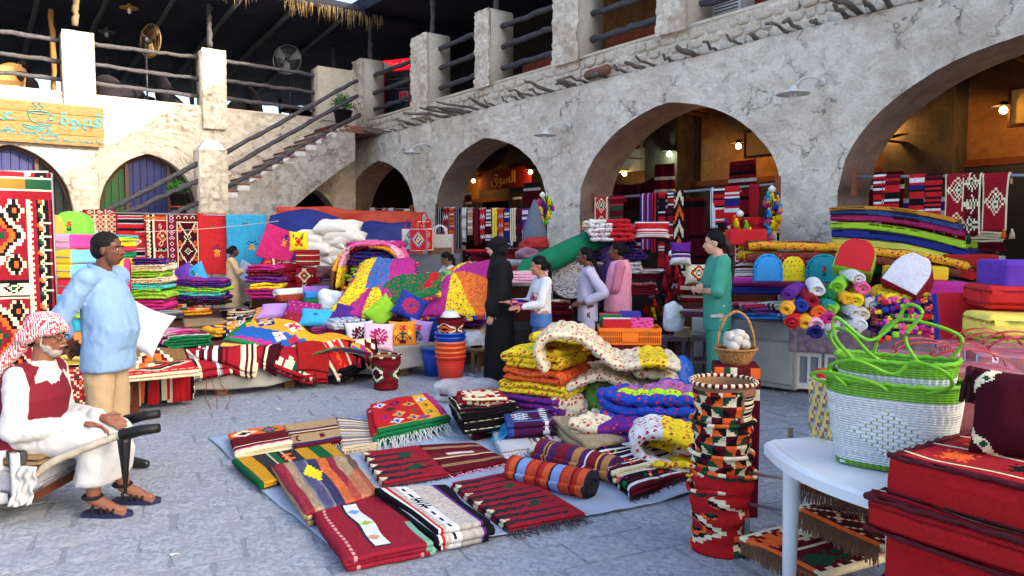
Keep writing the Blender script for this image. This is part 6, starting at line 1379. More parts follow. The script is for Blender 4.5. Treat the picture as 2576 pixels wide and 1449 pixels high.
def archq(label,px,py,Y0,w,h,L_,cv,seed,th=.04):
 p=at(px,py,Y0);P=[(-w/2-.03,0),(-w/2,h*.4),(-w*.40,h*.8),(-w*.2,h),(w*.2,h),(w*.40,h*.82),(w/2,h*.42),(w/2+.03,0)]
 return put('draped_quilt',ribbon(bz2(P,6),th,L_,cv,.035,puff=.5,wob=.03,seed=seed,endjit=.04,pq=.10),QM,label,'quilt',(p.x,p.y,p.z),rad(-4),MG)
archq('brown and gold frilled quilt arched over the dome of quilts',940,735,11.0,1.02,.66,.55,patch(90,40,6,2,[('brown','gold'),('gold','crimson'),('maroon','pink')],2,5),1)
archq('pink and yellow quilt arched over the top of the dome',945,722,11.0,.90,.64,.62,patch(90,40,6,2,[('rose','crimson'),('yellow','crimson'),('pink','maroon'),('lime','crimson')],5,5),2,.035)
C=cvs(90,60,'yellow');
C=patch(90,60,3,1,[('yellow','crimson')],1,6);C[:,28:55]=sprig((40,110,180),'crimson','sky',w=27,h=60,sp=6);C[:,55:]=sprig((180,40,140),'pink','pink',w=35,h=60,sp=6)
mound('draped_quilt','patchwork quilt of yellow, blue and magenta panels sliding off the dome',M4((830,795,9.6),(1060,722,9.9),(1040,655,10.6),(920,650,10.6)),C,.16,seed=1)
C=patch(90,60,4,2,[('green','crimson'),('cream','crimson'),('red','pink'),('green','gold')],3,6);border(C,9,(14,120,60))
mound('draped_quilt','green bordered quilt with red and cream squares in the middle of the mound',M4((960,785,9.3),(1100,742,9.5),(1130,690,10.4),(950,690,10.4)),C,.12,seed=2)
def wedge(w,h,cols,cx,cy,n=8,off=0,sp=6):
 C=np.zeros((h,w,3));Y,X=np.mgrid[0:h,0:w];a=(np.arctan2(Y-cy,X-cx)+math.pi+off)/(2*math.pi)*n
 for k in range(n):m=a.astype(int)%n==k;S=sprig(*cols[k%len(cols)],w=w,h=h,sp=sp,seed=k);C[m]=S[m]
 return C
WC=[('yellow','crimson'),((176,40,140),'pink'),((236,120,30),'crimson'),((140,206,90),'crimson')]
mound('draped_quilt','big patchwork quilt of yellow, magenta and green wedges spread behind the blue pillow',M4((1025,800,9.3),(1225,800,9.4),(1235,650,11.0),(1090,700,11.0)),wedge(110,80,[WC[3],WC[1],WC[0],WC[2],WC[1],WC[0],WC[2],WC[3]],48,46),.22,seed=3,nu=84,nv=60,pq=9)
mound('draped_quilt','patchwork quilt of gold and magenta triangles in front of the dome',M4((828,800,9.35),(1000,800,9.2),(1000,712,10.1),(900,730,10.2)),wedge(90,70,[('gold','crimson'),('yellow','crimson'),((180,40,130),'pink'),('yellow','crimson'),((180,40,130),'pink'),('gold','crimson')],45,62,12),.12,seed=4,frill=False)
for k,(c1,c2,x,y,lab)in enumerate([('cream','crimson',1170,845,'cream flowered quilt lowest under the big patchwork'),('purple','gold',1130,822,'purple frilled quilt under the big patchwork'),('lime','crimson',1110,806,'lime frilled quilt just under the big patchwork'),('lime','crimson',1055,770,'lime dotted quilt behind the blue pillow')]):
 p=at(x,y,9.6);quilt('folded_quilt',lab,(p.x,p.y+.3,p.z),.78,.6,2,.05,sprig(c1,c2,w=60,h=40,sp=5,seed=k),rad(-6+5*k),95+k,MG,step=.035,puff=.5)
p=at(1090,850,9.9);put('display_table',merge([box(-.9,.75,-.2,1.3,.33,.38),box(-.85,-.78,-.15,-.08,0,.33),box(.65,.72,-.15,-.08,0,.33),box(-.85,-.78,1.2,1.27,0,.33),box(.65,.72,1.2,1.27,0,.33)])[:2],M_BRW,'low wooden table under the central mound of quilts','table',(p.x,9.55,0),smooth=False)
p=at(940,800,10.9);put('display_table',merge([box(-.75,.75,-.1,1.0,.33,.38),box(-.7,-.63,-.05,.02,0,.33),box(.63,.7,-.05,.02,0,.33)])[:2],M_BRW,'low wooden table under the dome of quilts','table',(p.x,10.9,0),smooth=False)
p=at(1180,885,9.3);bundle('plastic_bag','pale grey and blue wrapped cloth on the small bench','bag',(p.x,p.y,p.z),.42,.3,.24,solid((170,180,196)),3,mat('pale_wrap',(176,184,198),rough=.3,nscale=9,bump=.9,dist=.03))
for k,(x,w)in enumerate(((1185,.26),(1215,.30))):
 a=G(x,935+5*k);t_=thing('wooden_bench',(a.x,a.y+.1,0),['small','second'][k]+' rough wooden bench right of the nested buckets','bench')
 h_=.30;part('seat',box(-w/2,w/2,-.16,.2,h_-.03,h_),PB,t_,smooth=False)
 for sx in(-1,1):part('leg',box(sx*(w/2-.03)-.02,sx*(w/2-.03)+.02,-.14,-.10,0,h_-.03),PB,t_,smooth=False)
C=cvs(44,60,(222,216,206));border(C,2,'crimson');
for x,y in((22,42),(12,18),(32,18)):dia(C,x,y,8,12,['maroon','sky','gold','maroon'])
C2=cvs(44,60,(190,24,34));border(C2,3,'cream');border(C2,2,'purple');dia(C2,22,30,16,22,['sky','gold','navy','cream','crimson'])
C3=cvs(44,60,(190,24,34));border(C3,3,'cream');dia(C3,22,44,12,10,['gold','navy','cream']);dia(C3,22,16,12,10,['gold','navy','cream'])
def tote(label,px,py,Y0,w,h,d,cv,rot=0,hc='red',cat='bag'):
 p=at(px,py,Y0);t_=thing('tote_bag',p,label,cat,rad(rot))
 part('bag_body',rbox(w,d,h,.012,cf=lambda n,c:rgb('rose')if abs(n.y)<.6 else cv[min(len(cv)-1,max(0,int(c.z/h*len(cv))))][min(cv.shape[1]-1,max(0,int((c.x/w+.5)*cv.shape[1])))],sub=19,sag=.006),CL,t_)
 for s in(-1,1):part('handle',tube(bez([(-w*.25,s*d*.4,h),(-w*.2,s*d*.5,h+.10),(0,s*d*.5,h+.15),(w*.2,s*d*.5,h+.10),(w*.25,s*d*.4,h)],5),.009,5),mat('strap_'+hc,PAL[hc],rough=.5),t_)
 return t_
tote('white bag with small diamonds, leftmost of the bags by the arch pier',1030,628,12.6,.26,.36,.1,C,6)
tote('red cross stitched bag with a big blue diamond in front of the pier',1053,632,12.3,.28,.38,.1,C2,4)
tote('narrow red bag with two gold stars beside the big diamond bag',1078,630,12.4,.17,.37,.1,C3,-4)
tote('upright cream and red bag behind the diamond bag',1068,600,12.9,.22,.3,.1,C3,0)
Ct=sprig((196,190,176),(140,130,120),'white',w=44,h=60,sp=4);Ct[:22]=rgb((120,92,66))
tote('grey paisley handbag with a brown base and white handles',1108,640,12.6,.42,.34,.16,Ct,-6,'white')
p=at(1070,680,12.6);put('grey_chest',box(-.5,.6,-.2,.4,0,at(1070,640,12.5).z)[:2],mat('grey_metal_chest',(110,112,116),rough=.5),'grey metal chest under the hanging bags','chest',(p.x,12.7,0),smooth=False)
PIPE=mat('galvanised_pipe',(120,126,134),rough=.4,metal=.5,nscale=8,bump=.05)
def rod(label,x0,y0,x1,y1,b,rr=.02):
 t0,z0=RWp(x0,y0,b);t1,z1=RWp(x1,y1,b);t_=thing('hanging_rod',(0,0,0),label,'rod')
 A,Bq=RW(t0,b,z0),RW(t1,b,z1);part('rod_bar',tube([A,Bq],rr,8),PIPE,t_)
 for p in(A,Bq):part('wooden_bracket',tube([p+Vector((0,0,-.22)),p+Vector((0,0,.10))],.04,4),mat('bracket_wood',(120,72,48)),t_,smooth=False)
 return A,Bq
def strip(label,A,Bq,u,w,l,cv,seed=0,name='hanging_strip',cat='woven strip',group=None,th=.012,tas=None,off=.0,m=None):
 p=A.lerp(Bq,u);d=(Bq-A);rot=math.atan2(d.y,d.x);out=Vector((-B_,-A_,0));f=1 if Vector((math.sin(rot),-math.cos(rot),0)).dot(out)>0 else-1
 def fn(U,Vv):
  s=Vv*(l+.16);z=np.where(s<l,-l+s,0);a=np.clip((s-l)/.07,0,1)*math.pi;top=(s>=l)
  y=np.where(top,-f*.03*np.cos(a),-f*(.03+off+.02*vn(U*3+seed,s*3)*np.clip(-z,0,1)));z=np.where(top,.03*np.sin(a)-np.clip(s-l-.07,0,1),z)
  wv=1+.10*vn(s*2.5,seed)-.12*np.clip(-z*2,0,1)*(seed%3==0);return(U-.5)*w*wv,y,z
 cvt=np.concatenate([cv,cv[-max(1,int(len(cv)*.16/(l+.16))):]],0)
 o=put(name,slab(fn,max(8,int(w/.014)),max(16,int(l/.02)),th*(1 if f>0 else-1),cvt),m or CL,label,cat,p,rot,group)
 for c,x in(tas or[]):tassel(o,(x*w,-f*.05,-l+.02),c,.024,.10,seed)
 return o
A2,B2=rod('grey metal rod across the nearest arch, hung with red strips',2150,446,2620,441,-.25)
def u2(px,A,Bq):
 lo,hi=0,1
 for _ in range(30):
  m_=(lo+hi)/2;q=A.lerp(Bq,m_);x=CX+F_*q.x/(q.y*math.cos(PITCH)-(q.z-CAMZ)*math.sin(PITCH))
  if(x<px)==(B2.x>A2.x):lo=m_
  else:hi=m_
 return(lo+hi)/2
RB_=('red','red','black','red','black','maroon')
def kd(w,h,base='crimson'):
 C=cvs(w,h,base);n=max(1,h//(w+2));
 for q in range(n):cy=h*(q+.5)/n;dia(C,w/2,cy,w*.46,w*.5,['cream',base,'cream','dgreen','cream'],1)
 C[:,:2]=rgb('cream');C[:,-2:]=rgb('cream');return C
SG='woven strips over the rod in the nearest arch'
for k,(x,w,l,cv,tas,lab)in enumerate([(2215,.13,.52,bands(14,50,81,RB_),[('white',-.4)],'narrow red and black banded strip with a white tassel, first from the pier'),(2245,.19,.56,bands(14,60,82,RB_),[('white',.5),('white',.3),('black',.4)],'broad red strip with black bands and two white tassels'),(2310,.16,.62,bands(14,60,83,('red','navy','red','black','red')),[('white',-.5)],'red strip with navy bands and a green tassel behind it'),(2352,.17,.60,bands(14,60,84,RB_),[('white',.2)],'red strip with thick black bands beside the patterned ones'),(2412,.24,.70,kd(24,60),[('beige',-.5),('beige',.1),('maroon',0)],'wide crimson strip with cream lattice diamonds and shaggy beige tassels'),(2448,.18,.62,kd(18,60,'maroon'),[('dgreen',0)],'maroon strip with a white zigzag behind the wide crimson one'),(2508,.25,.56,kd(24,50),[('orange',.4),('beige',.7)],'cream edged strip with a single large diamond, rightmost on the rod')]):strip(lab,A2,B2,u2(x,A2,B2),w,l,cv,k,group=SG,tas=tas)
A1,B1=rod('grey metal rod slanting across the middle arch',1490,502,1957,463,-.15)
SG1='strips and belts over the rod in the middle arch'
for k,(x,w,l,cv,tas,lab)in enumerate([(1515,.30,.55,kd(20,50,'red'),[('white',-.5)],'red panel with a white star, first on the rod of the middle arch'),(1553,.34,.55,bands(20,60,91,('maroon','maroon','cream','dgreen','red','maroon')),[('white',.6),('green',.7)],'broad maroon panel with thin cream and green bands'),(1628,.26,.85,stripes(20,60,[(3,'navy'),(2,'lilac'),(1,'white'),(3,'crimson')],1),None,'bundle of lilac and navy striped belts'),(1668,.14,1.25,bands(12,70,92,('crimson','red','black','crimson')),None,'very long narrow red belt hanging down'),(1650,.12,.9,stripes(14,60,[(3,'red'),(1,'white'),(3,'black')],1),None,'red and white edged belt beside the lilac bundle'),(1800,.14,.55,stripes(14,60,[(2,'white'),(1,(90,110,150))],1),None,'white strip with blue pinstripes on the middle arch rod'),(1812,.22,.50,bands(20,50,93,RB_),None,'red and black banded strip above the lady in green'),(1845,.24,.45,bands(20,50,95,('red','red','navy','red')),[('orange',.2),('purple',-.3)],'red and navy banded strip with bright tassels'),(1900,.16,.48,solid((150,16,26)),[('crimson',0),('crimson',.4)],'dark red knotted yarn hank near the right end of the rod')]):strip(lab,A1,B1,u2(x,A1,B1),w,l,cv,k+10,group=SG1,tas=tas)
A0_,B0_=rod('metal rod with many scarves across the second arch',1100,524,1345,528,-.1)
SG0='scarves and strips over the rod in the second arch'
sc_=[('black scarf with white edging','black','white'),('crimson beaded strip','crimson','white'),('red scarf with orange stripes','red','orange'),('black pinstriped scarf','black','lgrey'),('white shawl with blue pinstripes','white','grey'),('camel coloured woollen scarf','tan','beige'),('maroon tasselled scarf','maroon','crimson'),('red printed scarf','red','white'),('wine coloured strip with white tassels','wine','white'),('strip of white triangles on yellow','yellow','white'),('orange scarf with silver stripes',(210,60,30),'lgrey'),('navy strip with peach triangles','navy','orange'),('white and brown banded strip','cream','brown'),('dark maroon banded strip','maroon','black'),('purple and white striped belt','purple','white'),('red net strip with shells at the pier',(120,24,24),'beige')]
for k,(lab,c1,c2)in enumerate(sc_):
 C=[stripes(14,50,[(4,c1),(1,c2)],1),zigs(14,50,k,(c1,c2,c1,c1),7,5,4),bands(14,50,k,(c1,c1,c2,c1))][k%3]
 strip('%s on the rod of the second arch'%lab,A0_,B0_,u2(1108+k*15.4,A0_,B0_),.17,[.55,.75,.62,.85,.7][k%5],C,k+20,group=SG0,tas=[(['white','orange','dgreen','crimson'][k%4],0)]if k>6 else None)
A3,B3=rod('short metal rod by the corner arch',915,524,1035,527,-.1,.018)
for k,(x,lab,c1,c2)in enumerate([(938,'red and white banded strip with green tassels in the corner arch','red','black'),(968,'orange and navy triangle strip in the corner arch','orange','dgreen'),(985,'white and blue striped cloth in the corner arch','white','grey'),(1025,'crimson strip with cream star in the corner arch','crimson','cream')]):
 strip(lab,A3,B3,u2(x,A3,B3),.28 if k!=1 else.16,[.8,.9,.95,.6][k],bands(16,50,k+7,(c1,c1,c2,'white'))if k!=2 else stripes(20,40,[(3,c1),(1,c2)],1),k+50,tas=[('dgreen',-.4),('orange',.4)]if k<2 else None,group='strips in the corner arch')
def pompoms(label,px,py,Y0,n,w,h,cols,r=.035,L=.12):
 p=at(px,py,Y0);t_=thing('tassel_bunch',p,label,'tassels');rr=random.Random(n);part('cord_knot',lathe([(.001,-.03),(.04,-.02),(.045,.02),(.02,.05),(.001,.06)],solid('white'),12)[:2],tmat('white'),t_)
 for k in range(n):c=cols[k%len(cols)];z=-h*k/n;q=w*(.35+.65*math.sin(math.pi*min(1,k/n+.15)));tassel(t_,(rr.uniform(-q,q)/2,rr.uniform(-.07,-.0),z),c,r,L,k)
pompoms('big bunch of lime, violet and magenta wool tassels hanging on the pier',1365,492,11.6,34,.34,.36,['lime','purple','yellow','lime','magenta','purple','yellow'])
pompoms('long bunch of yellow, blue and pink wool tassels at the end of the middle rod',1942,478,9.4,40,.20,.62,['yellow','sky','blue','yellow','gold','pink','magenta'])
pompoms('bunch of red and orange yarn tassels above the lady in green',1862,540,9.3,14,.30,.3,['orange','crimson','yellow','lime','orange'])
pompoms('blue and red tassels beside the lady in the pink shawl',1500,700,9.6,9,.20,.22,['blue','red','gold','sky'])
def fm(label,x,y,Y0,wpx,hpx,d,c1,c2=None,rot=-20,**k):p=at(x,y,Y0);return foam(label,(p.x,p.y+d/2,p.z),wpx*Y0/1871,d,hpx*Y0/1871,c1,c2,rot=rad(rot),name='foam_mattress',cat='mattress',**k)
FM='long foam mattresses piled behind the right stall'
def longm(label,x0,y0,x1,y1,Y0,Y1,hpx,c1,seed=0,d=.7,bow=.10):
 a,b=at(x0,y0,Y0),at(x1,y1,Y1);h=hpx*(Y0+Y1)/2/1871;rot=math.atan2(b.y-a.y,b.x-a.x);L_=((b.x-a.x)**2+(b.y-a.y)**2)**.5
 V,Fq,C=rbox(L_,d,h,.025,cf=lambda n,c:c1,seg=3,sub=9,sag=.008,seed=seed);u=V[:,0]/L_+.5
 V[:,2]+=(a.z+(b.z-a.z)*u)+bow*np.sin(u*math.pi)*.6-.0
 c=(a+b)/2;return put('foam_mattress',(V,Fq,C),SM,label,'mattress',(c.x,c.y+d*.4,0),rot,FM)
for k,(lab,y0,y1,c)in enumerate([('dark green long mattress at the bottom of the right pile',700,722,(10,90,60)),('red long mattress in the right pile',672,692,(190,20,30)),('pale yellow thick long mattress in the right pile',636,664,(216,216,84)),('navy long mattress in the right pile',612,638,(26,40,130)),('lime long mattress in the right pile',590,612,(160,204,40)),('magenta long mattress near the top of the right pile',570,592,(160,24,90)),('dark blue thin mattress on top of the right pile',556,574,(50,70,130)),('ochre folded sheet on top of the right pile',545,556,(200,140,30))]):
 longm(lab,2140,y0-14,2510-6*k,y1+14-(0 if k<5 else 10),8.6,7.7,[20,26,28,22,18,16,14,10][k],c,k)
for k,(lab,x,y,w,h,c1,c2,Y0)in enumerate([('magenta mattress with a lilac top on the right counter',2390,745,130,34,(200,40,150),(200,40,150),6.9),('blue and red mattress under the magenta one',2380,775,130,30,(30,50,160),(206,20,40),6.9),('second red and blue mattress under the first',2385,805,125,26,(206,20,40),(206,20,40),6.9),('yellow mattress edge low on the right counter',2365,830,120,20,(226,200,50),(226,200,50),6.9),('yellow frilled mattress behind the white arched cushion',2330,705,130,34,(246,206,20),(246,206,20),7.3),('red mattress behind the yellow one',2460,668,120,28,(170,16,24),(170,16,24),7.7),('violet thin mattress under the arched cushions',1980,722,250,20,(190,50,150),(190,50,150),7.9),('dark blue thin mattress under the violet one',1985,742,250,18,(30,40,130),(30,40,130),7.9),('pink round edged mattress at the far right',2480,735,120,20,(220,100,160),(220,100,160),7.6),('navy mattress low at the far right',2490,770,110,40,(30,40,110),(30,40,110),7.6)]):fm(lab,x,y,Y0,w,h,.45,c1,c2,seed=k,rot=-14)
C=sprig('yellow','crimson','dgreen',w=110,h=30,sp=5);C[:6]=rgb((110,60,40));C[-4:]=rgb('gold')
for k,(x0,y0,x1,y1,lab)in enumerate([(1880,640,2420,690,'lower yellow flowered quilt drooping over the arched cushions'),(1885,612,2440,672,'upper yellow flowered quilt edged in brown, across the whole stall')]):
 a,b=at(x0,y0,8.3),at(x1,y1,7.5)
 def qf(U,Vv,a=a,b=b,k=k):x=a.x+(b.x-a.x)*U+.35*Vv*0;y=a.y+(b.y-a.y)*U+.42*Vv;z=a.z+(b.z-a.z)*U+.09*np.sin(U*2.6)+.015*vn(U*12,Vv*4,k)+.03*np.sin(Vv*math.pi);return x,y,z
 put('long_quilt',slab(qf,110,20,.075,np.roll(C,3*k,0)),QM,lab,'quilt',(0,0,0),group='yellow flowered quilts across the stall')
DG='arched backrest cushions in a row'
dshape('sky blue arched cushion at the left end of the row',1928,708,7.7,.26,.27,.14,(50,150,220),(50,150,220),-6,frill=(50,150,220),group=DG)
dshape('yellow flowered arched cushion in the row',1990,708,7.7,.26,.27,.14,'yellow','yellow',-6,frill='crimson',group=DG,cv=sprig('yellow','crimson','dgreen',w=40,h=40,sp=8))
dshape('teal arched cushion with a red flower in the row',2066,712,7.6,.31,.28,.14,(20,140,160),(20,140,160),-6,motif_='crimson',frill=(20,140,160),group=DG)
dshape('red faced arched cushion with lime sides tilted above the rolls',2142,690,7.0,.34,.32,.26,(200,24,34),(160,220,40),-30,rx=-24,ry=12)
dshape('white faced arched cushion with maroon sides leaning on the rolls',2262,738,6.6,.34,.36,.28,(226,222,226),(140,16,40),-46,rx=-28,ry=26)
fm('red foam block with cream stripes above the arched cushions',1885,616,8.4,92,40,.3,(196,20,30),(196,20,30),rot=-6);
for k,(x,y,w,h,sd,lab,c)in enumerate([(1882,660,80,38,4,'red cushion with a cream diamond above the striped ones','crimson'),(1880,705,70,52,9,'maroon cushion with white banded end','maroon'),(1755,715,65,50,2,'cream and orange kilim cushion beside the lady in green','cream'),(1640,592,90,26,8,'red and black striped flat cushion in the middle arch','red'),(1712,668,52,60,0,'purple cushion on the stack in the middle arch','purple')]):
 p=at(x,y,8.7 if x>1700 else 9.6);w_,h_=w*p.y/1871,h*p.y/1871;C=kilim(30,24,sd,c,('cream','black','orange','dgreen'))if k in(0,2)else bands(24,30,sd,(c,c,'black','white',c))
 put('flat_cushion',pillow(w_,max(.25,h_),.16,C,24,seed=k),CL,lab,'cushion',p+Vector((0,0,h_*.5)),rad(-8),rx=rad(80))
RG='rolled cloths heaped on the counter'
rc_=[('purple',2010,730),('crimson',2040,745),('white',2065,718),('green',2100,735),('lime',2130,712),('gold',2130,740),('orange',2065,775),('blue',2030,760),('gold',2000,765),('teal',2080,758),('white',2160,690),('pink',2180,715),('yellow',2170,745),('lime',2110,770),('magenta',2085,790),('rose',2060,805),('gold',2040,800),('red',2015,800),('lgrey',2145,775),('white',2200,755),('cream',2180,780),('navy',2070,825),('lgrey',2110,822),('lgrey',2150,815),('white',2170,805)]
hn=['on the left edge','at the upper left','near the top','in the centre','at the lower left','at the lower right','on the right edge','at the bottom']
for k,(c,x,y)in enumerate(rc_):
 p=at(x,y,6.75-.002*(y-700));roll_item('rolled_cloth','%s rolled cloth %s of the heap on the counter'%('silver white' if c=='lgrey' else c,(['topmost left','upper left','uppermost','upper middle','upper right','middle','lower middle','left','far left','central','very top','top right','right','middle right','low centre','low left','lower left','bottom left','right centre','far right','lower right','front left','front centre','front right','low right'][k])),'cloth',(p.x,p.y+.12,p.z-.07),.062,.34,cvs(8,8,c),rad(-18+(k*31)%40-20),SM,RG,k,2.6,.012,.014,rx=rad(8))
FH=cvs(60,40,'navy');r_=random.Random(4)
for q in range(240):x,y=r_.randint(0,57),r_.randint(0,37);FH[y:y+2,x:x+3]=rgb(r_.choice(['magenta','green','red','yellow','purple','navy','blue','cream','black','navy']))
for k,(x,y,w,lab)in enumerate([(2295,835,.50,'lowest'),(2295,815,.50,'second'),(2290,795,.48,'third'),(2285,772,.46,'fourth'),(2280,750,.40,'topmost')]):
 p=at(x,y,6.5);C=np.roll(FH,7*k,1)if k<4 else sprig('yellow','crimson','black',w=60,h=40,sp=5)
 mfr=mound('frilled_cover','%s multicoloured frilled cover in the dark heap on the counter'%lab,[Vector((p.x-w/2,p.y,p.z)),Vector((p.x+w/2,p.y-.04,p.z)),Vector((p.x+w/2,p.y+.4,p.z+.02)),Vector((p.x-w/2,p.y+.4,p.z+.02))],C,.07,.06,k,30,24,group='multicoloured frilled covers on the counter',cat='cover',tuft=.02)
GM=mat('grey_painted_cabinet',(176,172,164),rough=.6,nscale=6,bump=.1);GMd=mat('cabinet_shadow_gap',(70,66,62))
a=G(1738,955);b=G(1975,990);d=b-a;rot=math.atan2(d.y,d.x);L_=d.length+.1;zc=.80
cb=thing('cabinet',(a.x,a.y,0),'pale grey cabinet with drawers behind the lady in green','cabinet',rot)
part('cabinet_body',box(0,L_,0,.55,.05,zc-.04),GM,cb,smooth=False);part('cabinet_top',box(-.03,L_+.03,-.03,.58,zc-.04,zc),mat('worn_dark_top',(96,84,84),nscale=12),cb,smooth=False)
for x0,x1,z0,z1 in((.02,.5,.56,.74),(.02,.5,.10,.53),(.55,L_-.03,.56,.74),(.55,L_-.03,.10,.53)):part('drawer_front',rbox(x1-x0,.02,z1-z0,.006)[:2],GM,cb,((x0+x1)/2,-.012,z0))
a2=G(1985,985);b2=G(2400,1010);d=b2-a2;rot2=math.atan2(d.y,d.x);L2=d.length
ct=thing('market_counter',(a2.x,a2.y-.1,0),'counter with a glazed white cupboard below and a mauve lace cloth on top','counter',rot2)
part('counter_body',box(0,L2,.02,.8,.05,.66),GM,ct,smooth=False);part('counter_top',box(-.03,L2+.2,-.05,.85,.66,.70),M_BRW,ct,smooth=False)
MV=mat('mauve_lace_cloth',(150,126,140),nscale=20,bump=.4,var=.4)
def cl(U,Vv):x=-.05+(L2+.1)*U;s=Vv*.75;z=np.where(s<.25,.45+s+.012*vn(U*30,2),.705);y=np.where(s<.25,-.07+.015*vn(U*20,s*4),-.07+(s-.25));return x,y,z
part('lace_cloth',slab(cl,90,24,.004,solid('lilac')),MV,ct)
for x in(.03,.30):
 part('cupboard_frame',merge([box(x,x+.03,-.02,.02,.06,.45),box(x+.21,x+.24,-.02,.02,.06,.45),box(x+.03,x+.21,-.02,.02,.40,.45),box(x+.03,x+.21,-.02,.02,.06,.12),box(x+.105,x+.135,-.018,.018,.12,.40)])[:2],mat('white_paint',(214,212,204)),ct,smooth=False)
 part('glass_pane',box(x+.03,x+.21,-.004,.004,.12,.40),mat('dusty_glass',(120,128,136),rough=.1,spec=.8),ct,smooth=False)
part('table_leg',box(L2+.05,L2+.13,.0,.08,0,.66),M_BRW,ct,smooth=False)
lc=lathe([(.001,.0),(.30,.0),(.31,-.03),(.33,-.06)],solid('white'),60);
for k,(x,y,c,lab)in enumerate([(1760,790,(90,40,60),'maroon folded cloth on the grey cabinet'),(1900,795,(40,120,190),'blue and white plastic wrapped pack on the cabinet'),(1925,782,(110,50,130),'violet wrapped pack on the blue one'),(1890,770,(160,30,80),'pink flat pack behind the violet one'),(1955,770,(40,60,40),'dark flowered pack at the end of the cabinet'),(1960,800,(60,90,160),'dark blue pack at the right end of the cabinet')]):
 p=at(x,y,7.7);fold_item('folded_cloth',lab,'cloth',(p.x,p.y,max(.8,p.z-.02)),.36,.3,3,.02,bands(20,20,k,(c,c,'lgrey',c)),rad(-20+13*k),SM,seed=k)
p=at(1785,745,7.9);put('straw_mat',lathe([(.002,0),(.17,0),(.18,.02),(.17,.045),(.002,.05)],solid('tan'),30)[:2],WK,'round straw mats stacked on the cabinet','mat',(p.x,p.y,.80));put('book',box(-.1,.1,-.08,.08,0,.03)[:2],mat('crimson_cover',(170,20,40)),'red book lying on the straw mats','book',(p.x,p.y,.85),.3,smooth=False)
p=at(1722,770,7.9);put('lime_box',rbox(.10,.08,.06,.004)[:2],mat('lime_card',(150,214,40)),'small lime cardboard box on the cabinet','box',(p.x,p.y,.80));
p=at(1695,770,8.0);bundle('plastic_bag','white plastic bag tied with ears beside the cabinet','bag',(p.x,p.y,.62),.22,.18,.28,solid('white'),4,mat('glossy_white_wrap'))
p=at(1690,870,8.0)
for k in range(2):
 t_=thing('stone_stool',(G(1665+62*k,945).x,8.2,0),['left','right'][k]+' small dark grey wooden stool stacked beside the orange crate','stool')
 for q,(x,y)in enumerate(((-.1,-.1),(.1,-.1),(-.1,.1),(.1,.1))):part('leg',lathe([(.001,0),(.03,0),(.018,.12),(.03,.25),(.02,.4),(.03,.5)],solid('grey'),10)[:2],mat('grey_stool',(92,82,88),nscale=20,bump=.4),t_,(x,y,0))
 for z in(.25,.5):part('stool_top',box(-.14,.14,-.14,.14,z,z+.04),mat('grey_stool'),t_,smooth=False)
for k in range(5):put('woven_coaster',lathe([(.002,0),(.10-.006*k,0),(.105-.006*k,.012),(.002,.022)],solid('cream'),24)[:2],mat('straw_coil',(186,170,140),nscale=50,bump=.7),'%s coiled straw coaster in the small stack on the grey stool'%['lowest','second','middle','fourth','topmost'][k],'coaster',(G(1690,945).x,8.2,.54+.022*k),group='coiled straw coasters')
OPC=mat('orange_crate_plastic',(240,120,26),rough=.4,nscale=8,bump=.05,spec=.4);p=at(1585,868,7.2);cw=158*7.2/1871
cr_=thing('plastic_crate',(p.x,p.y,p.z),'orange slatted plastic crate holding gift boxes','crate',rad(-4));ch=.165
for z0,z1 in((0,.02),(ch*.46,ch*.54),(ch-.035,ch)):part('crate_rim',merge([box(-cw/2,cw/2,0,.012,z0,z1),box(-cw/2,cw/2,.36,.372,z0,z1),box(-cw/2,-cw/2+.012,.012,.36,z0,z1),box(cw/2-.012,cw/2,.012,.36,z0,z1)])[:2],OPC,cr_,smooth=False)
for k in range(34):part('crate_slat',box(0,.009,.002,.010,.02,ch-.035),OPC,cr_,(-cw/2+.012+k*(cw-.03)/33,0,0),smooth=False)
for k in range(20):part('crate_slat',box(.002,.010,0,.009,.02,ch-.035),OPC,cr_,(cw/2-.012,.015+k*.0175,0),smooth=False)
part('crate_panel',box(-cw*.13,cw*.13,-.003,.001,.03,ch-.045),OPC,cr_,smooth=False);part('crate_floor',box(-cw/2+.01,cw/2-.01,.01,.36,.0,.01),OPC,cr_,smooth=False)
part('crate_contents',box(-cw/2+.02,cw/2-.02,.02,.35,.01,ch-.04),mat('cardboard_liner',(150,90,50)),cr_,smooth=False)
for k,(x,y,w,h,c,c2,lab)in enumerate([(-.12,.08,.27,.12,(190,16,34),(220,30,40),'red gift box with purple edges in the orange crate'),(.12,.08,.22,.12,(220,70,150),(220,70,150),'pink rose printed gift box in the orange crate'),(-.16,.24,.22,.15,(20,110,60),(190,20,40),'green and red gift box at the back of the crate'),(.04,.26,.2,.17,(60,50,150),(60,50,150),'blue gift box at the back of the crate')]):
 put('gift_box',rbox(w,.14,h,.004,cf=lambda n,c_,c=c,c2=c2,k=k:(c if n.z<.5 else(220,220,216)if k==0 else c2)if not(k==1 and(int(c_.x*90)*3+int(c_.z*90)*2)%7==0)else 'crimson',sub=9),SM,lab,'gift box',(p.x+x,p.y+y,p.z+ch-.03),rad(-4))
put('red_stand',box(-cw*.42,cw*.42,.02,.34,0,p.z-.002)[:2],mat('maroon_paint',(96,20,30)),'maroon box stand under the orange crate','stand',(p.x,p.y,0),rad(-4),smooth=False)
p=at(1680,940,7.0);BB=mat('blue_plastic_bag',(24,96,200),rough=.25,nscale=10,bump=1,dist=.05,alpha=.88,spec=.5)
bundle('plastic_bag','bulging blue plastic bag with tied handles behind the blue quilt','bag',(p.x,p.y,.0),.48,.4,.46,solid('blue'),5,BB,lump=.25)
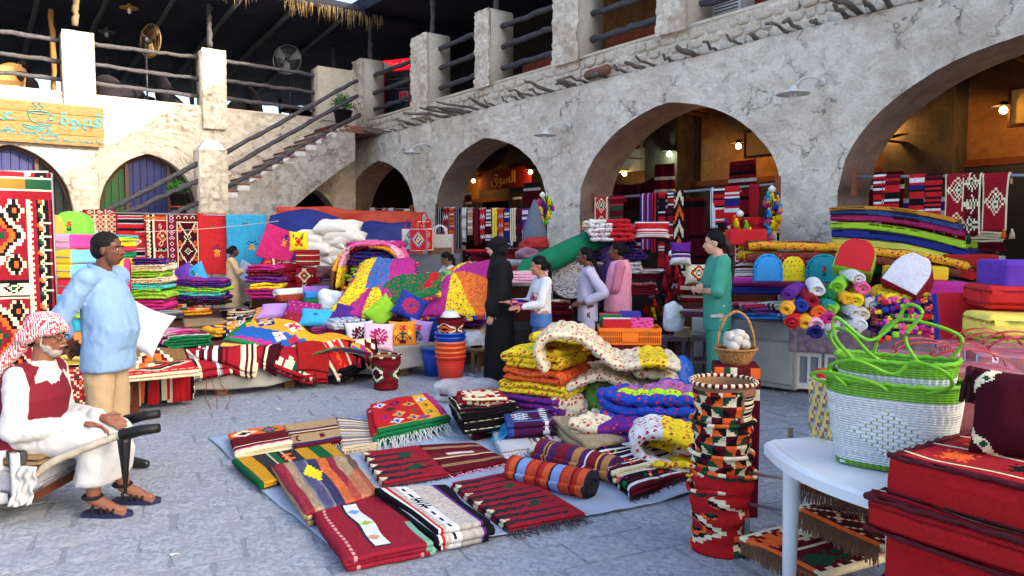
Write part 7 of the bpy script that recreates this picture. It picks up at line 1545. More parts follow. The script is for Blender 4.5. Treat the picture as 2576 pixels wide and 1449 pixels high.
p=at(1625,885,7.4);bundle('plastic_bag','smaller blue plastic bag under the orange crate','bag',(p.x,p.y,.2),.34,.25,.26,solid('blue'),9,BB)
p=at(1440,752,9.6);C=np.zeros((40,40,3));
V,Fq,C_=lathe([(.002+r*.012,.02+.006*(r%2)-.0004*r)for r in range(40)]+[(.485,-.02),(.002,-.03)],solid((206,200,190)),64);C_=C_.reshape(-1,64,3);rr=np.random.RandomState(2).rand(*C_.shape[:2]);C_[rr<.28]=rgb((90,84,96));C_[-3:-1]=rgb((96,60,60))
put('coiled_mat',(V*np.array([.62,.62,1]),Fq,C_.reshape(-1,3)),CL,'large round coiled cream and grey mat leaning behind the girl','mat',(p.x-.0,p.y+.1,p.z+.26),rad(-10),rx=rad(62))
a,b=at(1300,690,9.4),at(1500,600,9.9);d=b-a
V,Fq=tube([a,a.lerp(b,.12),a.lerp(b,.4)+Vector((0,0,-.01)),a.lerp(b,.7),a.lerp(b,1.08)],[.05,.13,.15,.15,.14],16);put('rolled_mattress',(V,Fq),mat('emerald_cloth',(8,110,76),nscale=7,bump=.5,dist=.03),'long emerald green rolled mattress leaning up to the arch','mattress',(0,0,0))
pil('red cushion with white net pattern under the emerald roll',1432,652,10.0,.5,.3,.2,kilim(40,30,5,'red',('cream','cream','orange','cream')),0,70,0,CL,4)
for k,(x,y,w,n,c1,c2,lab)in enumerate([(1560,690,.62,3,'white','navy','white edged quilt folded at the bottom of the arch pile'),(1560,655,.66,3,'navy','pink','navy dotted quilt in the arch pile'),(1545,625,.55,3,'navy','crimson','dark blue quilt under the rose printed one in the arch pile'),(1535,590,.55,3,'cream','crimson','cream dotted quilt high in the arch pile')]):
 p=at(x,y,9.9);quilt('folded_quilt',lab,(p.x,p.y+.25,p.z),w,.5,n,.055,sprig(c1,c2,w=50,h=40,sp=5,seed=k),rad(-8),120+k,'quilts piled in the middle arch',step=.03)
p=at(1540,600,9.55);C=patch(50,44,2,2,[('white','crimson'),('lime','crimson'),('cream','crimson'),('red','yellow')],2,6);quilt('folded_quilt','rose printed white, lime and red patchwork quilt bulging on top of the arch pile',(p.x,p.y+.1,p.z-.04),.5,.3,5,.056,C,rad(-8),130,'quilts piled in the middle arch')
p=at(1560,700,10.0);put('stock_table',box(-.9,.75,-.1,.9,0,p.z-.01)[:2],M_DARK,'dark table carrying the quilts in the middle arch','table',(p.x,p.y,0),rad(-10),smooth=False)
p=at(1240,640,12.2)
for k,(x,y,c,lab)in enumerate([(1345,612,(96,104,118),'grey wool cloth hanging beside the pier'),(1190,690,(210,214,220),'long white cloth over the table behind the central mound'),(1330,650,(150,110,130),'mauve wrapped pack behind the girl'),(1345,625,(170,40,40),'red and orange belt coil behind the girl')]):
 p=at(x,y,10.8 if k else 10.9)
 if k==0:V,Fq,_=lathe([(.02,.75),(.08,.6),(.16,.3),(.22,.0),(.001,-.01)][::-1],solid('grey'),20);V[:,0]*=1+.2*vn(V[:,2]*8,V[:,1]*9);put('grey_cloth',(V,Fq),mat('grey_wool',(92,102,118)),lab,'cloth',(p.x,p.y,p.z-.12))
 elif k==1:put('white_cloth',slab(lambda U,Vv:((U-.5)*1.5,Vv*.5,.02*vn(U*5,Vv*5)),30,12,.03,solid('white')),SM,lab,'cloth',p)
 else:bundle('cloth_pack',lab,'cloth',p,.4,.3,.16,solid(c),k,SM)
for k,(x,y,lab)in enumerate([(1385,800,'lower maroon wrapped kilims behind the girl'),(1385,775,'upper red kilim pack behind the girl'),(1600,730,'dark kilim cushions heaped behind the pink shawl'),(1330,700,'white and pink printed pack left of the girl')]):
 p=at(x,y,9.2);fold_item('folded_kilim',lab,'kilim',(p.x,p.y,p.z-.05),.45,.4,4,.035,kilim(40,30,k+6,'maroon' if k<3 else 'rose',CH),rad(-10),seed=k)
p=at(1420,815,9.2);put('stock_table',box(-.75,1.1,-.1,.9,0,p.z-.07)[:2],M_DARK,'dark table of kilims behind the girl and the lady in lilac','table',(p.x,p.y,0),rad(-8),smooth=False)
r_=random.Random(9)
for k in range(26):
 t_=-2.2+k*.62;z=r_.uniform(.5,1.9);c=r_.choice(['maroon','wine','navy','dgreen','crimson','brown','char','purple'])
 w_=r_.uniform(.4,.6);q=RW(t_+1,1.6+r_.uniform(0,.8),0);put('hanging_textile',slab(lambda U,Vv,w_=w_:((U-.5)*w_,.03*vn(U*6,Vv*2),Vv*1.2),12,20,.02,bands(16,30,k,(c,c,'black','maroon'))),CL,'%s banded textile hanging %s in the dim shop behind the %s'%({'char':'charcoal','dgreen':'dark green'}.get(c,c),'high' if z>1.4 else 'low' if z<.9 else 'midway','nearest arch' if t_<.5 else 'middle arch' if t_<5 else 'second arch' if t_<9.8 else 'corner arch'),'textile',(q.x,q.y,z),ROT_R+r_.uniform(-.3,.3)+math.pi,'textiles hanging inside the shops')
def stack(px,py,Y0,n,w,d,where,seed,cols,top=None):
 p=at(px,py,Y0);z=p.z;r=random.Random(seed);g='folded textiles stacked %s'%where
 ords=['lowest','second','third','fourth','fifth','sixth','seventh','eighth','ninth','tenth']
 for k in range(n):
  c=cols[k%len(cols)];th=r.uniform(.018,.03);m_=r.randint(2,4);q=k%3
  C=bands(30,30,seed+k,(c,c,'black','cream',c))if q==0 else kilim(34,28,seed+k,c,('cream','black','orange','dgreen'))if q==1 else cvs(20,20,c)
  fold_item('folded_kilim','%s textile, %s in the stack %s'%({'char':'charcoal','dgreen':'dark green'}.get(c,c),ords[k]if k<n-1 else 'topmost',where),'textile',(p.x+r.uniform(-.03,.03),p.y+d/2+r.uniform(-.03,.03),z),w*r.uniform(.9,1.05),d,m_,th,C,rad(r.uniform(-16,8)),CL,g,seed+k,0,.02,.028);z+=m_*th+.002
 return z
for x,y,Y0,n,w,wh,sd,cols in((1640,800,9.9,10,.48,'under the red striped pad in the middle arch',300,['wine','crimson','maroon','red','brown','cream']),(1712,810,9.7,9,.40,'beside the grey stools in the middle arch',320,['purple','maroon','wine','crimson','navy','char']),(1755,760,9.2,6,.36,'left of the lady in green',340,['crimson','cream','maroon','red']),(1290,720,11.2,7,.5,'between the lady in black and the girl',360,['maroon','cream','purple','red','white','crimson']),(1215,700,11.8,6,.5,'behind the lady in black',380,['wine','red','cream','maroon']),(2470,700,8.4,8,.5,'at the back of the nearest arch',400,['navy','wine','crimson','purple','dgreen','maroon']),(1900,620,9.4,5,.5,'behind the flowered quilts',420,['red','maroon','gold','crimson'])):
 stack(x,y,Y0,n,w,.42,wh,sd,cols);p=at(x,y,Y0);put('stock_crate',box(-.27,.27,.0,.44,0,p.z-.004)[:2],M_BRW,'rough crate carrying the textiles '+wh,'crate',(p.x,p.y,0),0,smooth=False)
pompoms('red and green wool tassels low beside the grey stools',1640,745,9.4,10,.34,.2,['red','orange','dgreen','crimson','yellow'])
pompoms('dark red yarn tassels hanging in the middle arch',1690,640,9.3,14,.26,.6,['crimson','maroon','crimson','red'],.035,.2)
strip('black strip with orange triangles hanging low in the middle arch',A1,B1,u2(1712,A1,B1),.16,1.35,zigs(12,70,4,('black','orange','black','cream'),12,9,6),71,group=SG1)
strip('second long dark red belt in the middle arch',A1,B1,u2(1690,A1,B1),.12,1.15,bands(12,70,99,('crimson','maroon','crimson','black')),72,group=SG1)
AF=dict(zip('قهوةعشيرجسفالصحبد',[(0xFED5,4),(0xFEE9,4),(0xFEED,2),(0xFE93,2),(0xFEC9,4),(0xFEB5,4),(0xFEF1,4),(0xFEAD,2),(0xFE9D,4),(0xFEB1,4),(0xFED1,4),(0xFE8D,2),(0xFEDD,4),(0xFEB9,4),(0xFEA1,4),(0xFE8F,4),(0xFEA9,2)]))
def arab(w):
 """joined letter forms in display order"""
 o=[]
 for i,ch in enumerate(w):
  if ch not in AF:o.append(ch);continue
  b,n=AF[ch];pj=i>0 and w[i-1]in AF and AF[w[i-1]][1]==4;nj=n==4 and i+1<len(w)and w[i+1]in AF
  o.append(chr(b+((3 if nj else 1)if pj else(2 if nj else 0))))
 r=''.join(o[::-1]);return r
def text(parent,s,size,loc,m,name='lettering',ex=.008,rot=(rad(90),0,0),align='CENTER',sx=1,shear=0):
 cu=bpy.data.curves.new(name,'FONT');cu.body=s;cu.size=size;cu.extrude=ex;cu.align_x=align;cu.align_y='CENTER';cu.shear=shear;cu.offset=size*.012;o=bpy.data.objects.new(name,cu);COL.objects.link(o)
 dg=bpy.context.evaluated_depsgraph_get();me=bpy.data.meshes.new_from_object(o.evaluated_get(dg));bpy.data.objects.remove(o);me.materials.clear();me.materials.append(m)
 q=bpy.data.objects.new(name,me);COL.objects.link(q);q.parent=parent;q.location=loc;q.rotation_euler=rot;q.scale=(sx,1,1);return q
sx1,z1=LWp(258,271,-.16);_,z2=LWp(258,371,-.16);sx0=sx1-3.55
sg=thing('coffee_sign',LW(0,0,0),'weathered wooden plank sign with turquoise Arabic lettering and a steaming cup','sign',ROT_L)
PLK=mat('varnished_plank',(150,104,62),nscale=7,bump=.5,var=.4,stretch=(1,1,7));TQ=mat('turquoise_paint',(44,124,122),rough=.6,nscale=20);BKp=mat('black_outline',(30,40,40))
hh=(z1-z2)/4
for k in range(4):part('sign_plank',rbox(3.55+.02*(k%2),.06,hh-.008,.006)[:2],PLK,sg,((sx0+sx1)/2+.01*(k%2),-.16,z2+k*hh))
yb=-.20;H_=z1-z2
text(sg,arab('قهوة'),.40,(sx1-.42,yb,z2+H_*.62),TQ,sx=1.15);text(sg,arab('عشيرج'),.40,(sx1-2.25,yb,z2+H_*.62),TQ,sx=1.15)
text(sg,'Asherg',.15,(sx1-1.22,yb,z2+H_*.36),TQ,shear=.3);text(sg,'Coffee',.15,(sx1-1.08,yb,z2+H_*.24),TQ,shear=.3)
text(sg,arab('سعيد سعد السبيعي').replace('  ',' ')+' '+arab('لصاحبها'),.14,(sx1-.50,yb,z2+H_*.13),TQ);text(sg,'776:'+arab('سوق واقف'),.16,(sx1-1.75,yb,z2+H_*.27),TQ)
cx_=sx1-1.20;zc_=z2+H_*.62
for P in([(-.20,.10),(-.15,-.06),(-.04,-.13),(.06,-.13),(.16,-.04),(.2,.10),(.0,.13),(-.2,.10),(0,.07),(.2,.10)],[(.2,.06),(.28,.06),(.26,-.03),(.16,-.03)],[(-.3,-.16),(-.1,-.20),(.1,-.16),(.24,-.12),(.1,-.21),(-.2,-.24),(-.3,-.16)],[(-.08,.16),(-.02,.22),(-.10,.28),(-.04,.34)],[(.02,.16),(.08,.22),(0,.28),(.06,.34)]):
 part('painted_cup_line',tube(bez([(cx_+a,yb,zc_+b)for a,b in P],4),.013,4),TQ,sg)
s9,z9=LWp(890,42,1.0);hb=thing('hanging_sign',LW(s9,.9,z9),'brown hanging board with turquoise Arabic letters under the terrace roof','sign',rad(20));part('sign_board',rbox(1.0,.07,.62,.01)[:2],mat('dull_brown_board',(84,60,62)),hb,(0,0,-.31));text(hb,arab('عشيرج'),.36,(0,-.045,.02),mat('deep_turquoise',(40,130,150)))
LG=mat('white_enamel',(206,206,204),rough=.35,nscale=12,bump=.05);GLS=mat('lamp_glass',(220,224,226),rough=.1,alpha=.45,spec=.8)
def lamp_parts(t_,c,lit=None,s=1.0,m=None):
 m=m or LG;V,Fq,_=lathe([(.03,.10),(.05,.05),(.09,.035),(.20,.0),(.205,-.006),(.09,.02),(.04,.03)],solid('white'),24);part('enamel_shade',(V*s,Fq),m,t_,c)
 V,Fq,_=lathe([(.001,-.14),(.03,-.13),(.045,-.10),(.045,-.02),(.03,.0)],solid('white'),12);part('glass_jar',(V*s,Fq),GLS if not lit else lit,t_,c)
for k,(x,y,sc,lab)in enumerate([(1995,236,1,'white enamel gooseneck lamp between the two nearest arches'),(1372,340,1,'white enamel gooseneck lamp between the second and the middle arch'),(1035,385,1,'pale gooseneck lamp near the corner above the stairs')]):
 t0,z0=RWp(x,y,-.45);t_=thing('wall_lamp',RW(t0,0,z0),lab,'lamp',ROT_R,'gooseneck lamps on the arcade wall');lamp_parts(t_,(0,-.45,0));part('gooseneck_arm',tube(bez([(.12,.0,.18),(.10,-.14,.22),(.04,-.30,.20),(0,-.45,.09)],6),.014,6),LG,t_);part('wall_rose',lathe([(.001,0),(.05,0),(.05,.02),(.001,.02)],solid('white'),12)[:2],LG,t_,(.12,.0,.18),rx=rad(90))
WB=mat('lit_bulb',(255,210,140),emis=(255,200,120),estr=6)
for k,(x,y,b)in enumerate([(325,20,.8),(268,80,2.6),(640,65,1.5),(568,132,4.2)]):
 s_,z_=LWp(x,y,b);t_=thing('pendant_lamp',LW(s_,b,z_),['brass coloured pendant lamp nearest the eave','dim pendant lamp beside the left pillar','grey pendant lamp above the second pillar','small far pendant lamp behind the second pillar'][k],'lamp',group='pendant lamps under the thatch');lamp_parts(t_,(0,0,0),m=mat('brass_shade',(170,140,80))if k==0 else mat('dull_shade',(110,112,120)));part('cord',tube([(0,0,.1),(0,0,7.2-z_)],.006,4),mat('black_rubber',(26,26,30),rough=.5),t_)
FB=mat('fan_metal',(44,46,54),rough=.4,metal=.3)
for k,(x,y,r,b,yaw,lab)in enumerate([(378,103,.40,1.0,rad(150),'large standing fan with a dusty golden guard left on the terrace'),(722,150,.40,1.2,rad(-8),'large dark standing fan on the terrace above the stairs')]):
 s_,z_=LWp(x,y,b);t_=thing('standing_fan',LW(s_,b,4.5),lab,'fan',yaw);h_=z_-4.5;GM_=mat('dusty_wire',(150,122,76),rough=.5)if k==0 else mat('grey_wire',(140,144,152),rough=.4)
 part('pole',tube([(0,.12,0),(0,.12,h_-.1)],.025,8),FB,t_);part('base_plate',lathe([(.001,0),(.25,0),(.25,.03),(.04,.06),(.001,.06)],solid('grey'),20)[:2],FB,t_,(0,.12,0));part('motor',rbox(.14,.2,.14,.04)[:2],FB,t_,(0,.08,h_-.07))
 W=[tube([(r*q*math.cos(a),dy+.05*(1-q),h_+r*q*math.sin(a))for a in np.linspace(0,6.283,25)],.004,3)for q,dy in((1,-.02),(.66,-.06),(.33,-.09))]+[tube([(.04*math.cos(a),-.08,h_+.04*math.sin(a)),(r*.7*math.cos(a+.15),-.06,h_+r*.7*math.sin(a+.15)),(r*math.cos(a+.2),-.0,h_+r*math.sin(a+.2))],.0035,3)for a in np.linspace(0,6.2,44)]
 m_=merge(W);part('wire_guard',(m_[0],m_[1]),GM_,t_,kind='stuff');part('guard_ring',tube([(r*math.cos(a),0,h_+r*math.sin(a))for a in np.linspace(0,6.283,33)],.010,5),GM_,t_)
 for q in range(3):a=q*2.094+.4;part('blade',slab(lambda U,Vv,a=a:((.05+U*r*.8)*math.cos(a)-(Vv-.5)*.20*(.4+U)*math.sin(a),.01+.05*(Vv-.5),h_+(.05+U*r*.8)*math.sin(a)+(Vv-.5)*.20*(.4+U)*math.cos(a)),6,4,.004,solid('grey')),GM_,t_)
t0,z0=RWp(1000,280,1.1);fr=thing('drinks_fridge',RW(t0,1.1,4.5),'red glass fronted drinks fridge with a white scripted header on the terrace','fridge',ROT_R+rad(30));RD=mat('fridge_red',(206,14,28),rough=.35,nscale=5,bump=0,spec=.5);RDL=mat('backlit_header',(206,14,28),emis=(220,20,34),estr=.35)
part('fridge_case',merge([box(-.46,.46,.06,.7,.02,2.06),box(-.46,-.40,-.02,.06,.02,2.06),box(.40,.46,-.02,.06,.02,2.06),box(-.40,.40,-.02,.06,.02,.2)])[:2],RD,fr,smooth=False);part('header_panel',box(-.42,.42,-.05,.05,1.78,2.05),RDL,fr,smooth=False);part('header_swoosh',slab(lambda U,Vv:(-.42+.2*U,0*U-.056,1.79+.25*Vv*(1-U*.4)),6,6,.004,solid('white')),mat('white_paint',(214,212,204)),fr)
text(fr,'Coca-Cola',.17,(.10,-.06,1.92),mat('white_paint'),shear=.3,ex=.004);part('glass_door',box(-.38,.38,-.03,-.01,.24,1.74),mat('fridge_glass',(50,60,70),rough=.05,alpha=.35,spec=.8),fr,smooth=False)
part('dark_inside',box(-.40,.40,.04,.058,.2,1.76),mat('black_rubber'),fr,smooth=False);part('sticker',box(.10,.36,-.045,-.035,.92,1.16),RD,fr,smooth=False);part('sticker_rim',box(.09,.37,-.036,-.033,.91,1.17),mat('white_paint'),fr,smooth=False)
for z in(.3,.62,.95,1.28,1.55):
 part('wire_shelf',box(-.37,.37,.0,.035,z-.015,z),mat('white_paint'),fr,smooth=False)
 for k in range(9):part('drink_bottle',lathe([(.001,0),(.03,0),(.03,.13),(.012,.18),(.012,.21),(.001,.21)],solid('grey'),8)[:2],mat(['cola_brown','blue_label','clear_bottle'][int(z*10)%3],[(44,20,16),(30,70,170),(170,180,190)][int(z*10)%3],rough=.2),fr,(-.33+k*.082,.012,z))
fe=thing('fire_extinguisher',RW(t0+.62,.9,4.5),'red fire extinguisher standing left of the drinks fridge','extinguisher');part('cylinder',lathe([(.001,0),(.08,0),(.08,.5),(.05,.58),(.02,.6),(.02,.66),(.001,.66)],solid('red'),16)[:2],RD,fe);part('hose',tube(bez([(.02,0,.64),(.12,0,.6),(.12,0,.3)],5),.012,6),mat('black_rubber'),fe)
t1,z1=RWp(1815,62,.9);ac=thing('air_conditioner',RW(t1,.9,4.5),'white outdoor air conditioning unit on the right terrace','air conditioner',ROT_R);part('unit_case',rbox(.95,.36,.95,.02)[:2],LG,ac);
for k in range(18):part('grille_slat',box(.02,.44,-.195,-.18,.06+k*.048,.07+k*.048),mat('dgrey_metal',(60,62,66)),ac,smooth=False)
part('fan_grille',lathe([(.06,0),(.2,0),(.2,.01),(.06,.01)],solid('grey'),24)[:2],mat('dgrey_metal'),ac,(-.24,-.185,.55),rx=rad(90));part('grey_pipe',tube(bez([(.2,-.2,.3),(.5,-.4,.26),(1.0,-.5,.25),(1.4,-.3,.3)],5),.008,4),LG,ac)
SO=mat('russet_screen',(132,56,30),nscale=6,bump=.2,var=.3)
for k,(x,w,lab)in enumerate([(1340,1.5,'russet wooden seat back left of the third pillar'),(1590,1.9,'russet wooden seat back between the tall pillars'),(1330+530,1.6,'russet wooden screen behind the air conditioner')]):
 tt,_=RWp(x,150,1.6);t_=thing('terrace_bench',RW(tt,1.6,4.5),lab,'bench',ROT_R,'wooden benches on the right terrace');part('backrest',box(-w/2,w/2,.3,.36,0,1.15),SO,t_,smooth=False);part('seat',box(-w/2,w/2,-.25,.3,.32,.4),SO,t_,smooth=False);part('bench_base',box(-w/2+.04,w/2-.04,-.2,.28,0,.32),M_BRW,t_,smooth=False)
 part('striped_cushion',(lambda q:q)(rbox(w-.1,.14,.40,.04,cf=lambda n,c:['crimson','black','white','crimson','navy'][int((c.x+5)*22)%5],sub=15)),CL,t_,(0,.2,.4))
WKD=mat('dark_wicker',(34,30,36),nscale=70,bump=.7,var=.4);WKT=mat('tan_wicker',(176,136,84),nscale=70,bump=.7,var=.3)
for k,(x,b,yaw,kind)in enumerate([(20,.9,20,'t'),(90,1.3,160,'d'),(275,1.2,200,'b'),(330,1.0,30,'d'),(430,1.1,150,'a'),(470,1.6,90,'d'),(345,2.2,0,'t2'),(610,1.2,30,'d'),(655,1.4,140,'a'),(740,1.6,0,'t2'),(765,2.4,200,'d'),(560+30,2.4,20,'b')]):
 s_,_=LWp(x,250,b);p=LW(s_,b,4.5)
 if kind=='t2':
  t_=thing('terrace_table',p,'dark round table on the terrace '+('left of the first fan' if x<500 else 'by the top of the stairs'),'table');part('table_top',lathe([(.001,.70),(.42,.70),(.42,.74),(.001,.74)],solid('black'),24)[:2],WKD,t_);part('pedestal',lathe([(.22,0),(.2,.03),(.04,.06),(.04,.70)],solid('black'),10)[:2],WKD,t_)
 else:
  hgt={'t':1.05,'d':.85,'b':.95,'a':1.2}[kind];nm={'t':'tan','d':'dark','b':'black boxy','a':'tall curved black'}[kind];t_=thing('wicker_chair',p,'%s wicker chair on the terrace, %s'%(nm,['at the far left edge','beside the guest','just right of the left pillar','second from the left pillar','behind the first fan pole','left of the second pillar','','right of the second pillar','beside the stairhead fan','','behind the stairhead','behind the second pillar'][k]),'chair',rad(yaw),'wicker chairs on the far terrace');mm=WKT if kind=='t' else WKD
  part('seat',rbox(.55,.55,.12,.03)[:2],mm,t_,(0,0,.34));part('chair_base',box(-.24,.24,-.24,.24,.0,.34),mm,t_,smooth=False)
  part('backrest',slab(lambda U,Vv,hgt=hgt:(.30*np.cos(math.pi*U)*(1+.1*Vv),.08+.22*np.sin(math.pi*U)+.10*Vv,.34+(hgt-.34)*Vv*(.55+.45*np.sin(math.pi*U))),16,8,.035,solid('black')),mm,t_)
LF=mat('basil_leaf',(52,118,44),rough=.6,nscale=30,bump=.1,var=.4)
for k,(x,y,b,s_c,lab)in enumerate([(863,318,-.9,1.0,'bushy green potted plant on the top stair landing'),(447,520,-1.15,.75,'small bushy potted plant beside the stair foot pillar')]):
 s_,z_=LWp(x,y,b);t_=thing('potted_plant',LW(s_,b,z_),lab,'plant',group='potted plants on the stairs');part('plant_pot',(lambda q:(q[0]*s_c,q[1]))(lathe([(.001,0),(.17,0),(.23,.36),(.25,.36),(.25,.40),(.21,.40),(.001,.34)],solid('black'),20)),mat('black_pot',(28,30,34),rough=.5),t_)
 part('pot_saucer',(lambda q:(q[0]*s_c,q[1]))(lathe([(.001,-.03),(.24,-.03),(.26,.01),(.001,.0)],solid('red'),20)),mat('clay_saucer',(150,70,44)),t_)
 S=[];rr=random.Random(k)
 for q in range(650):
  a,e_=rr.uniform(0,6.283),rr.uniform(-.2,1.4);r=.36*rr.uniform(.35,1)*(1+.2*math.sin(a*3));c=Vector((r*math.cos(a)*math.cos(e_),r*math.sin(a)*math.cos(e_),.48+.9*r*math.sin(e_)))*s_c
  u=Vector((rr.uniform(-1,1),rr.uniform(-1,1),rr.uniform(-.4,.4))).normalized()*.035*s_c;w_=u.orthogonal().normalized()*.02*s_c;S.append(([c-u,c+w_,c+u+Vector((0,0,-.01)),c-w_],[(0,1,2,3)]))
 m_=merge(S);part('foliage',(m_[0],m_[1]),LF,t_,kind='stuff');part('stem',tube([(0,0,.3*s_c),(.02,0,.5*s_c)],.015,5),M_BRW,t_)
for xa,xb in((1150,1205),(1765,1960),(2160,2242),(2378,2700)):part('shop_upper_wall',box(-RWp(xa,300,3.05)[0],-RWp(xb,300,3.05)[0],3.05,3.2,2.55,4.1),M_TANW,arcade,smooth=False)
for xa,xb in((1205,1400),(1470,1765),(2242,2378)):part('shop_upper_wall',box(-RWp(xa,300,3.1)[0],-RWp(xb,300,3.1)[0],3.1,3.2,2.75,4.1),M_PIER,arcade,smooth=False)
for k,(x0,x1)in enumerate(((-14,-9.6),(-9.0,-5.0),(-4.9,-.2),(.2,8.5))):part('shop_door',box(x0+.3,x0+(x1-x0)*.48,3.0,3.06,0,2.7),mat('dark_shop_door',(38,40,40),nscale=5,rough=.5),arcade,smooth=False);part('shop_lintel',box(x0,x1,2.98,3.12,2.66,2.76),M_BRW,arcade,smooth=False)
OB=mat('warm_bulb',(255,220,150),emis=(255,190,90),estr=14);WHB=mat('cool_bulb',(230,255,230),emis=(220,255,210),estr=12);DSH=mat('dark_shade',(40,34,34))
for k,(x,y,b,w,cool)in enumerate([(1176,452,2.5,5,0),(1192,455,2.45,2,0),(1335,433,2.4,4,0),(1684,388,2.5,4,1),(1571,437,2.7,2,0),(1858,368,2.4,9,0),(2230,322,2.5,7,0),(2524,278,2.3,11,0)]):
 t_0,z0=RWp(x,y,b);p=RW(t_0,b,z0);nm=['left of the red shop board','on the red shop board','right of the red shop board','beside the white signboard','above the draped cloth','on the ochre wall of the middle arch','deep in the nearest arch','beside the framed picture'][k]
 t_=thing('shop_lamp',p,('cool white' if cool else 'warm orange')+' lit lamp '+nm,'lamp',ROT_R,'lit lamps inside the arcade');part('bulb',(lambda q:(q[0],q[1]))(lathe([(.001,-.05),(.04,-.03),(.05,.0),(.035,.04),(.001,.06)],solid('white'),12)),WHB if cool else OB,t_);part('lamp_shade',lathe([(.03,.12),(.05,.08),(.17,.06),(.175,.05),(.05,.07)],solid('grey'),20)[:2],DSH,t_);part('wall_arm',tube([(0,0,.1),(0,.25,.14),(0,.45,.1)],.012,5),DSH,t_)
 l=bpy.data.lights.new('lamp_light','POINT');l.energy=w*.75;l.color=(.8,1,.75)if cool else(1.0,.50,.12);l.shadow_soft_size=.05;lo=bpy.data.objects.new('lamp_light',l);COL.objects.link(lo);lo.parent=t_;lo.location=(0,-.12,-.05)
def board(x0,y0,x1,y1,b,lab,c,txt=None,tc=None,frame=None):
 ta_,za=RWp(x0,y0,b);tb_,zb=RWp(x1,y1,b);w,h=abs(ta_-tb_),abs(za-zb);p=RW((ta_+tb_)/2,b,(za+zb)/2);t_=thing('shop_sign',p,lab,'sign',ROT_R);part('sign_board',box(-w/2,w/2,0,.04,-h/2,h/2),mat('board_%d'%x0,c),t_,smooth=False)
 if frame:part('sign_frame',merge([box(-w/2-.03,w/2+.03,-.02,.04,h/2,h/2+.04),box(-w/2-.03,w/2+.03,-.02,.04,-h/2-.04,-h/2),box(-w/2-.03,-w/2,-.02,.04,-h/2,h/2),box(w/2,w/2+.03,-.02,.04,-h/2,h/2)])[:2],M_BRW,t_,smooth=False)
 if txt:text(t_,txt,h*.8,(0,-.01,0),mat('sign_ink_%d'%x0,tc))
 return t_
board(1205,432,1335,468,2.5,'red shop board with gold Arabic letters in the second arch',(110,14,20),arab('السوق'),(206,150,60))
bw=board(1480,356,1680,385,2.7,'white signboard with red jar emblems in the middle arch',(196,196,180),None,None,True)
for k in range(3):part('jar_emblem',lathe([(.001,-.08),(.05,-.07),(.07,.0),(.03,.05),(.045,.08),(.001,.08)],solid('red'),12,.1)[:2],mat('dull_red_paint',(130,26,30)),bw,(.35+k*.22,-.012,0))
board(1480,392,1700,420,2.65,'plain white signboard below the one with red jars',(186,188,176))
board(2545,228,2640,302,2.2,'framed yellow picture with a dark jar at the right edge',(220,180,90),None,None,True)
board(1878,335,1950,385,2.1,'framed ochre picture behind the lamp of the middle arch',(206,150,70),None,None,True)
t_0,z0=RWp(1590,500,2.3);p=RW(t_0,2.3,z0-.3);put('draped_rug',slab(lambda U,Vv:((U-.5)*1.5,.03*np.sin(U*20),.75*Vv-.16*(1-(2*U-1)**2)*Vv+.16*(1-(2*U-1)**2)*(1-Vv)*.6),50,26,.02,stripes(50,26,[(3,(70,12,24)),(1,'black'),(2,(50,16,40))],1)),CL,'dark maroon rug slung across the back of the middle arch','rug',p,ROT_R)
for k,(x,y,b)in enumerate([(1555,395,1.8),(2215,352,2.0)]):
 t_0,z0=RWp(x,y,b);t_=thing('ceiling_fan',RW(t_0,b,z0),'dark three bladed ceiling fan in the '+['middle','nearest'][k]+' arch','fan',rad(20));part('fan_rod',tube([(0,0,0),(0,0,4.05-z0)],.015,6),DSH,t_);part('fan_hub',lathe([(.001,-.05),(.1,-.03),(.1,.04),(.001,.07)],solid('grey'),16)[:2],DSH,t_)
 for q in range(3):part('fan_blade',(lambda P:P)(box(.1,.62,-.06,.06,-.006,.006)),DSH,t_,rot=q*2.094+.2,smooth=False)
for k,(x,y)in enumerate([(700,1030),(440,1395),(835,1110),(1180,948),(905,1060),(1975,990)]):
 p=G(x,y);put('paper_scrap',slab(lambda U,Vv:((U-.5)*.05,(Vv-.5)*.03,.004+.006*np.sin(U*5)),4,3,.001,solid('white')),mat('white_paint'),'small scrap of litter lying on the paving','litter',(p.x,p.y,0),k,'scraps of litter on the paving')
t_=thing('drink_bottle',G(1178,943),'clear plastic bottle with a green cap lying on the paving','bottle',rx=rad(90),rot=.5);part('bottle_body',lathe([(.001,0),(.03,0),(.032,.12),(.012,.17)],solid('white'),12)[:2],mat('clear_bag',(190,206,232),rough=.2,nscale=6,bump=.5,alpha=.55),t_);part('bottle_cap',lathe([(.015,.17),(.015,.2),(.001,.2)],solid('green'),10)[:2],mat('green_cap',(20,140,80)),t_)
def V3(*a):return Vector(a)
def cap(A,ra,B_c,rb,n=12):
 A,B2_=Vector(A),Vector(B_c);t=(B2_-A);L_=t.length;t=t.normalized()if L_>1e-6 else Vector((0,0,1));a=t.orthogonal().normalized();b=t.cross(a);V=[];rings=[]
 for q in range(1,4):an=math.pi/2*q/4;rings.append((A-t*ra*math.cos(an),ra*math.sin(an)))
 rings+=[(A,ra),(B2_,rb)]
 for q in range(3,0,-1):an=math.pi/2*q/4;rings.append((B2_+t*rb*math.cos(an),rb*math.sin(an)))
 for c,r in rings:
  for q in range(n):an=2*math.pi*q/n;V.append(tuple(c+(a*math.cos(an)+b*math.sin(an))*r))
 k=len(rings);Fa=[tuple(map(int,f))for f in gq(n,k-1,wu=True)];V+=[tuple(A-t*ra),tuple(B2_+t*rb)]
 Fa+=[(len(V)-2,(q+1)%n,q)for q in range(n)]+[(len(V)-1,(k-1)*n+q,(k-1)*n+(q+1)%n)for q in range(n)]
 return V,Fa
